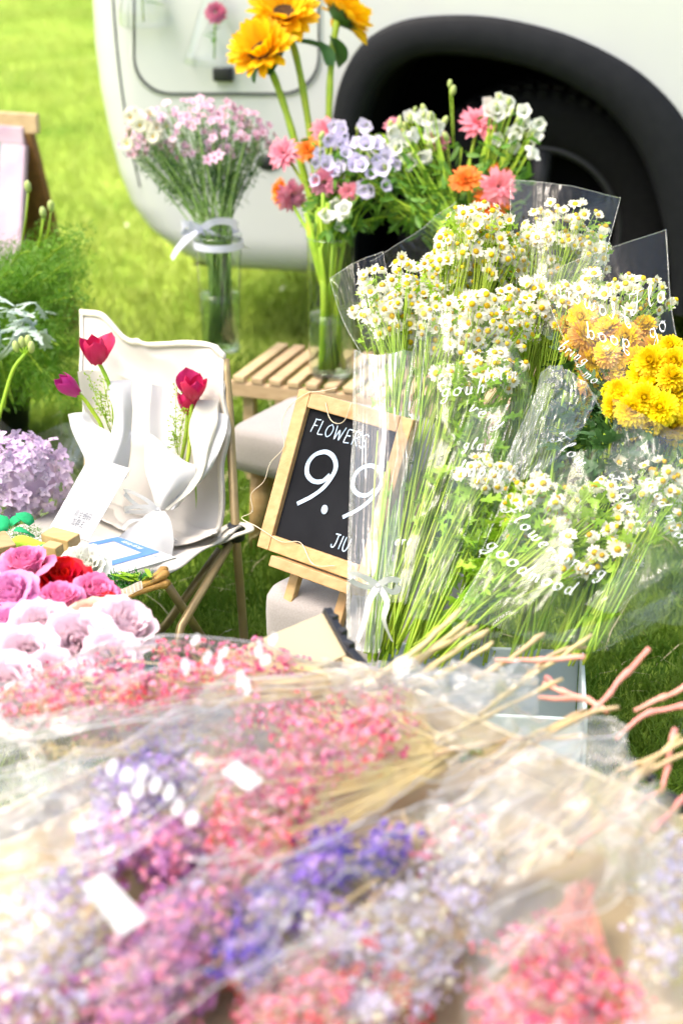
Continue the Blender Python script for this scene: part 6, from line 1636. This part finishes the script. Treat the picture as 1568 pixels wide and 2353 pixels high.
f = wrap(ym, [[(1400, 930, 2.42), (1480, 960, 2.38), (1568, 1000, 2.38)], [(1400, 1030, 2.41), (1470, 1040, 2.37), (1568, 1050, 2.37)], [(1380, 1130, 2.4), (1440, 1140, 2.36), (1540, 1150, 2.36)]], 'film', amp=.006, seed=57, creases=.012)

# ================================================================== CREAM FOLDING CRATE
CZ = 0.40
P1, P2 = G(790, 1502, CZ), G(1545, 1852, CZ)
cu_ = (P2 - P1).normalized(); cw_ = Vector((cu_.y, -cu_.x, 0))
if cw_.y > 0: cw_ = -cw_
CU, CW = .80, .78
def CR(u, v, z): return Vector((P1.x, P1.y, 0)) + cu_ * u + cw_ * v + Vector((0, 0, z))
cr = thing('folding_crate', 'cream folding crate with black hinges heaped with wrapped dried flowers', 'crate', CR(CU / 2, CW / 2, 0))
def wallp(a, b, c, d, th, nm='side_panel', m='cream'):
    mb = MB(); quad_box(mb, a, b, c, d, th); return mb.build(nm, M[m], cr, smooth=False, bevel=.0015)
wallp(CR(0.004, 0, 0), CR(CU, 0, 0), CR(CU, 0, CZ), CR(.004, 0, CZ), .01)
wallp(CR(0, .002, 0), CR(0, CW, 0), CR(0, CW, CZ - .01), CR(0, .002, CZ - .01), .01)
wallp(CR(CU, .012, 0), CR(CU, CW, 0), CR(CU, CW, CZ), CR(CU, .012, CZ), .01)
wallp(CR(.012, CW, 0), CR(CU - .012, CW, 0), CR(CU - .012, CW, CZ), CR(.012, CW, CZ), .01)
wallp(CR(.012, .012, .365), CR(CU - .012, .012, .365), CR(CU - .012, CW - .012, .365), CR(.012, CW - .012, .365), .008, 'inner_board', 'kraft')
# open flap on the far side and its black hinge
TR, BR = U(746, 1406, 2.15), U(802, 1502, 2.10)
wallp(BR, BR + cw_ * .34, TR + cw_ * .34, TR, .008, 'open_flap')
mb = MB(); beam(mb, TR + Vector((.002, 0, .002)), BR, .012, .011, cw_); 
for t in (.15, .5, .8): mb.box(TR.lerp(BR, t) + Vector((.006, -.004, 0)), (.010, .012, .014), rz(.7))
mb.build('hinge', M['black'], cr, smooth=False, bevel=.001)
mb = MB(); beam(mb, BR + Vector((0, 0, .002)), BR + cu_ * .03 + Vector((0, 0, -.012)), .012, .012, cw_); mb.build('hinge', M['black'], cr, smooth=False, bevel=.001)
for q in ((1448, 1760), (1470, 1772), (1492, 1788)):
    mb = MB(); mb.box(G(q[0], q[1], CZ + .004), (.012, .009, .008), rz(-.6)); mb.build('hinge_pin', M['black'], cr, smooth=False, bevel=.001)
mb = MB(); beam(mb, G(1520, 1832, CZ + .003), G(1575, 1862, CZ + .003), .016, .014); mb.build('hinge', M['black'], cr, smooth=False, bevel=.001)

# ================================================================== WRAPPED DRIED FLOWER BUNDLES
def ell(cx_, cy_, rx, ry, ang, n, power=.5):
    a = radians(ang); out = []; rx *= 1.12; ry *= 1.15
    for _ in range(n):
        r, th = random.random() ** power, rnd(0, 2 * pi)
        x, y = r * rx * cos(th), r * ry * sin(th)
        out.append((cx_ + x * cos(a) - y * sin(a), cy_ + x * sin(a) + y * cos(a), r))
    return out
def bundle(label, parts, stems=(), zc=.415, dome=.06, m_stem='drystem', rs=.0018, gather=None, inner=10, group='wrapped dried flower bundles', s=1.0):
    c = parts[0][0]
    t = thing('dried_flower_bundle', label, 'bouquet', G(c[0], c[1], CZ), group)
    allp = []
    for (cx_, cy_, rx, ry, ang, n), keys in parts:
        for px, py, r in ell(cx_, cy_, rx, ry, ang, n):
            z = zc + dome * (1 - r * r) * rnd(.4, 1) + rnd(-.008, .008)
            p = G(px, py, z); me = random.choice(CL[random.choice(keys)])
            inst('flower_sprig', me, frame(p, (rnd(-.7, .7), rnd(-.9, .1), 1), s=s * rnd(.75, 1.4)), t); allp.append(p)
    if gather:
        g = G(*gather); mbx = MB()
        for p in allp[::2]:
            mbx.tube(bez(p, p.lerp(g, .5) + Vector((0, 0, -.012)), g + Vector((rnd(-.015, .015), rnd(-.015, .015), rnd(-.01, .01))), 4), .0009, 4)
        tag(mbx.build('thin_twigs', M[m_stem], t), kind='stuff')
    for st_ in stems:
        P = crom([G(*q) for q in st_], 5); mb = MB(); P = [p + noise.noise_vector(p * 45) * .0022 for p in P]; mb.tube(P, [rs * (1.2 - .45 * i / len(P)) * (1 + .3 * noise.noise(p * 70)) * (1.35 if i % 6 == 3 else 1) for i, p in enumerate(P)], 8); mb.build('stem', M[m_stem], t)
    return t
def zwrap(par, rows, m='filmmilk', amp=.008, freq=13, seed=0, creases=.01, nu=70, nv=84, nm='clear_wrap', wv=.006):
    f = sheet_fn([[G(*p) for p in r] for r in rows], amp=amp, freq=freq, seed=seed, creases=creases, wv=wv)
    mb = MB(); mb.grid(f, nu, nv); mb.build(nm, M['filmgather' if nm == 'gathered_wrap' else m], par)
    ed = MB()
    for q in (0, 1) if nm != 'gathered_wrap' else ():
        ed.tube([f(i / 40, q) for i in range(41)], .0008, 5)
    for _ in range(3 if nm != 'gathered_wrap' else 0):
        a, v0, w_ = rnd(0, .55), rnd(.05, .95), rnd(.2, .45); dv = rnd(-.12, .12)
        n_ = 26; ed.tube([f(a + w_ * i / n_, min(1, max(0, v0 + dv * i / n_))) + Vector((0, 0, .0006)) for i in range(n_ + 1)], [.0008 * sin(pi * (i + .3) / (n_ + .6)) for i in range(n_ + 1)], 5)
    if ed.f: tag(ed.build('wrap_folds', M['fold'], par), kind='stuff')
    return f
def zwrite(par, text, px, py, z, size_px, ang, **k):
    v = (CY - py) / FP; write(par, text, px, py, (H - z) / (sp - cp * v), size_px, ang, **k)
def label_tag(par, corners, z):
    P = [G(x, y, z + i * .003) for i, (x, y) in enumerate(corners)]
    mb = MB(); quad_box(mb, *P, .0006); mb.build('paper_tag', M['paper'], par, smooth=False)

b1 = bundle('coral pink dried bundle lying below the pale roses', [((335, 1575, 320, 70, -7, 95), ('pink_sprig', 'pink_sprig', 'pale_sprig')), ((120, 1620, 90, 35, -10, 16), ('pink_sprig',))],
    [((860, 1560, .46), (960, 1490, .475), (1058, 1398, .48)), ((880, 1570, .45), (990, 1500, .46), (1093, 1439, .465)), ((930, 1575, .44), (1030, 1505, .455), (1120, 1448, .46)), ((900, 1555, .45), (980, 1500, .465), (1070, 1430, .47)), ((950, 1580, .43), (1050, 1530, .44), (1130, 1475, .45)), ((1090, 1560, .43), (1170, 1515, .44), (1248, 1454, .45)), ((840, 1575, .45), (920, 1530, .46), (1040, 1470, .47))], zc=.43, dome=.05, gather=(900, 1560, .44), rs=.0032)
fw1 = zwrap(b1, [[(-20, 1590, .46), (200, 1500, .50), (450, 1470, .51), (640, 1490, .49), (800, 1550, .45)], [(-20, 1650, .50), (200, 1580, .53), (450, 1545, .53), (640, 1540, .51), (810, 1565, .47)], [(-20, 1720, .46), (200, 1680, .50), (450, 1640, .50), (640, 1590, .48), (820, 1580, .45)]], 'film', seed=3)
for k, (x, y) in enumerate(((420, 1535), (470, 1520), (505, 1508), (590, 1508), (600, 1530), (545, 1560), (560, 1582), (620, 1480), (440, 1480), (500, 1545))):
    zwrite(b1, 'goodmy'[k % 6], x, y, .535, 34, -30 + 10 * (k % 3), pen=.3)
fk = zwrap(b1, [[(740, 1540, .46), (860, 1530, .47), (980, 1560, .45)], [(760, 1580, .47), (870, 1590, .48), (990, 1600, .46)], [(790, 1620, .44), (880, 1640, .45), (980, 1640, .44)]], amp=.016, freq=22, seed=8, creases=.02, nm='gathered_wrap')
by1 = bundle('small dried yellow bundle under the rolled wrap at the far end', [((290, 1712, 180, 20, -5, 34), ('yellow_sprig',))], zc=.41, dome=.03, gather=(560, 1690, .42), s=.8)
zwrap(by1, [[(-20, 1700, .45), (150, 1680, .47), (350, 1650, .47), (520, 1620, .45)], [(-20, 1740, .46), (150, 1710, .48), (350, 1680, .48), (520, 1650, .46)], [(-20, 1790, .43), (150, 1760, .44), (350, 1730, .44), (520, 1700, .43)]], seed=13, creases=.006)
b2 = bundle('large bright pink dried bundle in the middle of the heap', [((640, 1760, 160, 130, -40, 95), ('pink_sprig', 'pink_sprig', 'pale_sprig', 'pale_sprig')), ((820, 1690, 130, 75, -30, 50), ('pale_sprig', 'pale_sprig', 'pink_sprig')), ((590, 1910, 100, 90, -60, 40), ('pink_sprig', 'pale_sprig'))],
    [((1080, 1760, .44), (1200, 1700, .44), (1348, 1629, .44)), ((1110, 1770, .43), (1240, 1700, .44), (1330, 1640, .45)), ((1130, 1745, .44), (1240, 1680, .44), (1345, 1648, .44)), ((1000, 1700, .45), (1130, 1640, .45), (1290, 1560, .46)), ((1100, 1640, .44), (1240, 1540, .45), (1358, 1459, .46)), ((1200, 1560, .44), (1275, 1500, .45), (1345, 1488, .45)), ((1000, 1730, .45), (1180, 1700, .45), (1350, 1690, .45))], zc=.425, dome=.07, gather=(1080, 1720, .43), rs=.0026)
zwrap(b2, [[(480, 1600, .49), (650, 1560, .52), (830, 1545, .52), (1000, 1560, .48), (1200, 1560, .46)], [(430, 1720, .52), (620, 1690, .55), (820, 1660, .54), (1010, 1640, .50), (1230, 1600, .47)], [(420, 1850, .52), (620, 1840, .55), (820, 1790, .53), (1020, 1710, .49), (1230, 1660, .46)], [(430, 1990, .48), (640, 1980, .50), (830, 1890, .49), (1030, 1790, .46), (1180, 1720, .45)]], 'film', seed=17, creases=.014, amp=.01)
zwrap(b2, [[(900, 1565, .46), (1080, 1545, .475), (1235, 1535, .455)], [(940, 1640, .485), (1090, 1630, .50), (1245, 1600, .475)], [(980, 1740, .46), (1110, 1730, .47), (1270, 1690, .45)]], amp=.018, freq=20, seed=19, creases=.025, nm='gathered_wrap')
label_tag(b2, [(508, 1772), (545, 1747), (605, 1792), (570, 1818)], .505)
b3 = bundle('lilac statice bundle with white print on its wrap', [((340, 1800, 150, 75, -48, 52), ('lilac_sprig',)), ((290, 1950, 75, 60, 0, 26), ('lilac_sprig', 'mauve_sprig')), ((400, 1945, 60, 60, 0, 18), ('mauve_sprig',))], zc=.415, dome=.05, gather=(560, 1680, .43))
zwrap(b3, [[(60, 1800, .47), (250, 1720, .50), (420, 1650, .50), (560, 1620, .46)], [(100, 1890, .50), (280, 1820, .52), (440, 1740, .52), (560, 1700, .48)], [(160, 2020, .48), (320, 1960, .50), (470, 1860, .50), (560, 1780, .46)]], seed=23, creases=.012, amp=.01)
for k, (x, y) in enumerate(((280, 1800), (320, 1790), (350, 1820), (310, 1830), (280, 1855), (400, 1870), (430, 1900), (250, 1780), (380, 1835))):
    zwrite(b3, 'moodgo'[k % 6], x, y, .535, 46, -25, pen=.28)
b4 = bundle('mauve pink statice bundle at the lower edge', [((430, 2130, 140, 110, -50, 62), ('mauve_sprig',)), ((330, 2270, 150, 90, -40, 46), ('mauve_sprig', 'mauve_sprig', 'pale_sprig'))], zc=.405, dome=.05, gather=(640, 1960, .42))
zwrap(b4, [[(200, 2230, .47), (380, 2060, .50), (520, 1960, .49), (620, 1920, .46)], [(230, 2330, .48), (430, 2170, .52), (580, 2050, .50), (660, 1990, .47)], [(280, 2420, .46), (480, 2290, .49), (640, 2160, .48), (700, 2050, .45)]], 'film', seed=29, creases=.012)
label_tag(b4, [(186, 2037), (240, 2003), (338, 2112), (276, 2150)], .50)
b5 = bundle('deep violet statice bundle, the darkest in the heap', [((755, 1965, 70, 34, -28, 11), ('violet_sprig',)), ((885, 1962, 40, 28, -30, 6), ('violet_sprig',)), ((690, 2055, 105, 40, -25, 14), ('violet_sprig', 'violet_sprig', 'lilac_sprig')), ((570, 2195, 50, 30, -20, 7), ('violet_sprig',)), ((745, 2140, 70, 55, 0, 12), ('lilac_sprig', 'white_sprig'))], [((930, 1935, .43), (1010, 1880, .44), (1120, 1800, .45)), ((900, 1960, .43), (1000, 1900, .44), (1150, 1830, .45))], zc=.425, dome=.055, gather=(1000, 1900, .43))
zwrap(b5, [[(560, 2050, .49), (740, 1930, .51), (900, 1880, .50), (1020, 1850, .47)], [(600, 2150, .51), (780, 2030, .53), (930, 1960, .51), (1040, 1900, .47)], [(660, 2260, .48), (830, 2140, .50), (960, 2050, .49), (1060, 1960, .46)]], 'film', seed=33, creases=.012)
b6 = bundle('white and lavender baby breath bundle right of the violet statice', [((930, 2120, 130, 170, 25, 90), ('white_sprig',)), ((880, 2290, 90, 80, 0, 30), ('white_sprig', 'white_sprig', 'red_sprig'))], zc=.405, dome=.05, gather=(1180, 1930, .42))
b7 = bundle('bright coral pink baby breath bundle at the lower right', [((1235, 2270, 130, 120, -20, 78), ('pink_sprig', 'pink_sprig', 'pale_sprig')), ((1330, 2330, 120, 90, 0, 34), ('pale_sprig', 'pink_sprig'))], zc=.405, dome=.055, gather=(1330, 2050, .42), m_stem='pinkstem')
b8 = bundle('coral and dark red bundle at the bottom centre', [((690, 2290, 130, 80, -15, 52), ('pink_sprig', 'pale_sprig')), ((590, 2225, 60, 40, -20, 14), ('red_sprig',)), ((840, 2215, 60, 90, 0, 26), ('red_sprig', 'white_sprig'))], zc=.40, dome=.045, gather=(900, 2080, .42))
zwrap(b8, [[(540, 2270, .48), (680, 2180, .50), (830, 2110, .49), (980, 2040, .46)], [(560, 2340, .49), (710, 2260, .52), (870, 2190, .51), (1020, 2110, .47)], [(600, 2430, .47), (760, 2370, .49), (930, 2290, .49), (1060, 2180, .46)]], seed=37, creases=.014)
b9 = bundle('pale white lavender bundle in the bottom corner under milky wrap', [((110, 2170, 150, 110, -35, 64), ('white_sprig',)), ((110, 2310, 150, 60, -25, 30), ('white_sprig', 'white_sprig', 'mauve_sprig')), ((145, 2050, 30, 30, 0, 5), ('lilac_sprig',))], zc=.405, dome=.05, gather=(300, 1930, .42))
zwrap(b9, [[(-30, 2030, .49), (100, 1990, .51), (230, 1960, .49)], [(-30, 2170, .51), (130, 2120, .53), (280, 2070, .50)], [(-30, 2330, .49), (150, 2250, .51), (310, 2170, .48)]], seed=43, creases=.014)
zwrap(b9, [[(-30, 1780, .45), (120, 1760, .465), (280, 1800, .44)], [(-30, 1880, .465), (110, 1870, .48), (240, 1900, .455)], [(-30, 1990, .45), (90, 1980, .46), (200, 1990, .445)]], seed=47, creases=.014, nm='loose_wrap')
zwrap(b9, [[(-40, 1655, .46), (150, 1650, .475), (330, 1628, .475), (520, 1600, .455)], [(-40, 1700, .475), (150, 1690, .49), (330, 1665, .49), (520, 1635, .465)], [(-40, 1745, .455), (150, 1730, .465), (330, 1705, .465), (520, 1670, .45)]], amp=.008, freq=14, seed=73, creases=.012, nm='gathered_wrap')
zwrap(b9, [[(-40, 1750, .44), (80, 1740, .455), (220, 1740, .445)], [(-40, 1830, .46), (80, 1820, .475), (200, 1820, .455)], [(-40, 1930, .455), (80, 1915, .47), (170, 1920, .45)], [(-40, 2020, .44), (60, 2010, .455), (150, 2010, .44)]], amp=.014, freq=15, seed=79, creases=.02, nm='gathered_wrap')
b11 = bundle('pale blush baby breath bundle between the lilac statice and the violet', [((520, 2010, 120, 70, -35, 40), ('pale_sprig', 'white_sprig')), ((1010, 1960, 100, 60, -30, 30), ('white_sprig', 'pale_sprig'))], zc=.405, dome=.045, gather=(900, 1880, .42))
b10 = bundle('long bundle of tan stems under crumpled wrap at the right', [((1530, 2080, 60, 130, 0, 26), ('white_sprig',)), ((1060, 2030, 70, 50, -30, 12), ('white_sprig',))],
    [((1040 + 32 * i + rnd(-12, 12), 2010 - 6 * i + rnd(-30, 30), .43 + rnd(-.01, .02)), (1180 + 30 * i, 1900 - 8 * i, .45), (1300 + 24 * i + rnd(-10, 10), 1790 - 5 * i + rnd(-25, 25), .455)) for i in range(9)], zc=.41, dome=.05, rs=.0024)
zwrap(b10, [[(980, 1890, .48), (1120, 1790, .49), (1270, 1730, .49), (1420, 1710, .47)], [(1010, 2010, .495), (1160, 1910, .51), (1320, 1840, .505), (1480, 1790, .48)], [(1060, 2140, .49), (1210, 2040, .505), (1370, 1960, .50), (1510, 1870, .475)], [(1120, 2240, .47), (1270, 2150, .485), (1420, 2080, .48), (1540, 2000, .46)]], seed=53, creases=.018, amp=.013)
zwrap(b10, [[(1380, 1900, .48), (1460, 1850, .49), (1560, 1830, .47)], [(1370, 2000, .495), (1450, 1960, .505), (1540, 1930, .48)], [(1330, 2120, .48), (1400, 2080, .49), (1470, 2040, .47)]], amp=.018, freq=20, seed=59, creases=.025, nm='gathered_wrap')
zwrap(b10, [[(1460, 1980, .49), (1530, 1930, .50), (1620, 1900, .49)], [(1450, 2150, .50), (1530, 2120, .51), (1620, 2100, .50)], [(1440, 2360, .49), (1530, 2350, .50), (1620, 2340, .49)]], seed=61, creases=.014)
zwrap(b7, [[(1080, 2130, .47), (1200, 2070, .49), (1330, 2050, .48)], [(1070, 2220, .49), (1200, 2170, .51), (1350, 2150, .50)], [(1060, 2330, .50), (1210, 2290, .52), (1370, 2280, .51)], [(1060, 2440, .49), (1220, 2420, .51), (1380, 2420, .50)]], 'film', seed=67, creases=.012)
zwrap(b10, [[(1020, 1790, .465), (1160, 1730, .475), (1300, 1690, .465), (1420, 1700, .455)], [(1000, 1880, .475), (1160, 1820, .49), (1310, 1770, .485), (1440, 1750, .465)], [(990, 1980, .475), (1170, 1920, .49), (1330, 1860, .485), (1460, 1810, .465)], [(1010, 2080, .465), (1190, 2020, .48), (1350, 1960, .475), (1480, 1880, .46)]], amp=.02, freq=17, seed=71, creases=.025, nm='gathered_wrap')
# pink dyed stems sticking out towards the lawn
ps = thing('pink_dyed_stems', 'salmon pink dyed branching stems sticking out over the lawn', 'stems', G(1350, 1680, .43))
for st_ in [((1348, 1649, .45), (1400, 1592, .47), (1440, 1546, .48), (1489, 1491, .50)), ((1416, 1699, .44), (1494, 1639, .46), (1568, 1622, .47), (1640, 1612, .475)), ((1459, 1634, .45), (1520, 1602, .46), (1590, 1568, .47)), ((1248, 1569, .455), (1290, 1588, .455), (1348, 1609, .45), (1394, 1634, .445)), ((1238, 1604, .455), (1300, 1606, .455), (1353, 1609, .45)), ((1519, 1815, .43), (1530, 1760, .445), (1551, 1674, .46)), ((1133, 1519, .46), (1240, 1516, .465), (1343, 1511, .47)), ((1280, 1580, .455), (1262, 1560, .46), (1252, 1555, .462)), ((1519, 1815, .43), (1440, 1860, .45), (1330, 1930, .46)), ((1610, 1790, .44), (1560, 1845, .43), (1500, 1905, .445))]:
    P = crom([G(*q) for q in st_], 5); mb = MB(); P = [p + noise.noise_vector(p * 40) * .003 for p in P]; mb.tube(P, [.0027 * (.8 + .45 * i / len(P)) * (1 + .25 * noise.noise(p * 70)) * (1.4 if i % 5 == 0 and 0 < i < len(P) - 1 else 1) for i, p in enumerate(P)], 9); mb.build('stem', M['pinkstem'], ps)
ts = thing('yellow_dry_stems', 'yellowish dry stems leaning out over the lawn at the right edge', 'stems', G(1450, 1760, .43))
for st_ in [((1416, 1772, .44), (1500, 1740, .455), (1590, 1690, .465)), ((1460, 1790, .44), (1530, 1750, .45), (1600, 1720, .455)), ((1230, 1700, .45), (1350, 1640, .46), (1420, 1625, .46)), ((1455, 1800, .44), (1500, 1750, .45), (1560, 1690, .46))]:
    P = crom([G(*q) for q in st_], 5); mb = MB(); mb.tube(P, .0024, 8); mb.build('stem', M['drystem'], ts)
sg = thing('green_sprig', 'small fresh green sprig lying on the crate between the wraps', 'sprig', G(1080, 1720, .41))
mb = MB(); mb.tube([G(1062, 1740, .42), G(1085, 1718, .435)], .0015, 6); mb.build('stem', M['stem'], sg)
for k in range(9):
    mb = MB(); add_leaf(mb, frame(G(1070 + 3 * k, 1722 + rnd(-8, 8), .435), (rnd(-1, 1), rnd(-.5, .5), rnd(0, .8)), 0) @ Matrix.Rotation(-pi / 2, 4, 'X'), .016, .006); mb.build('leaf', M['leaf'], sg)
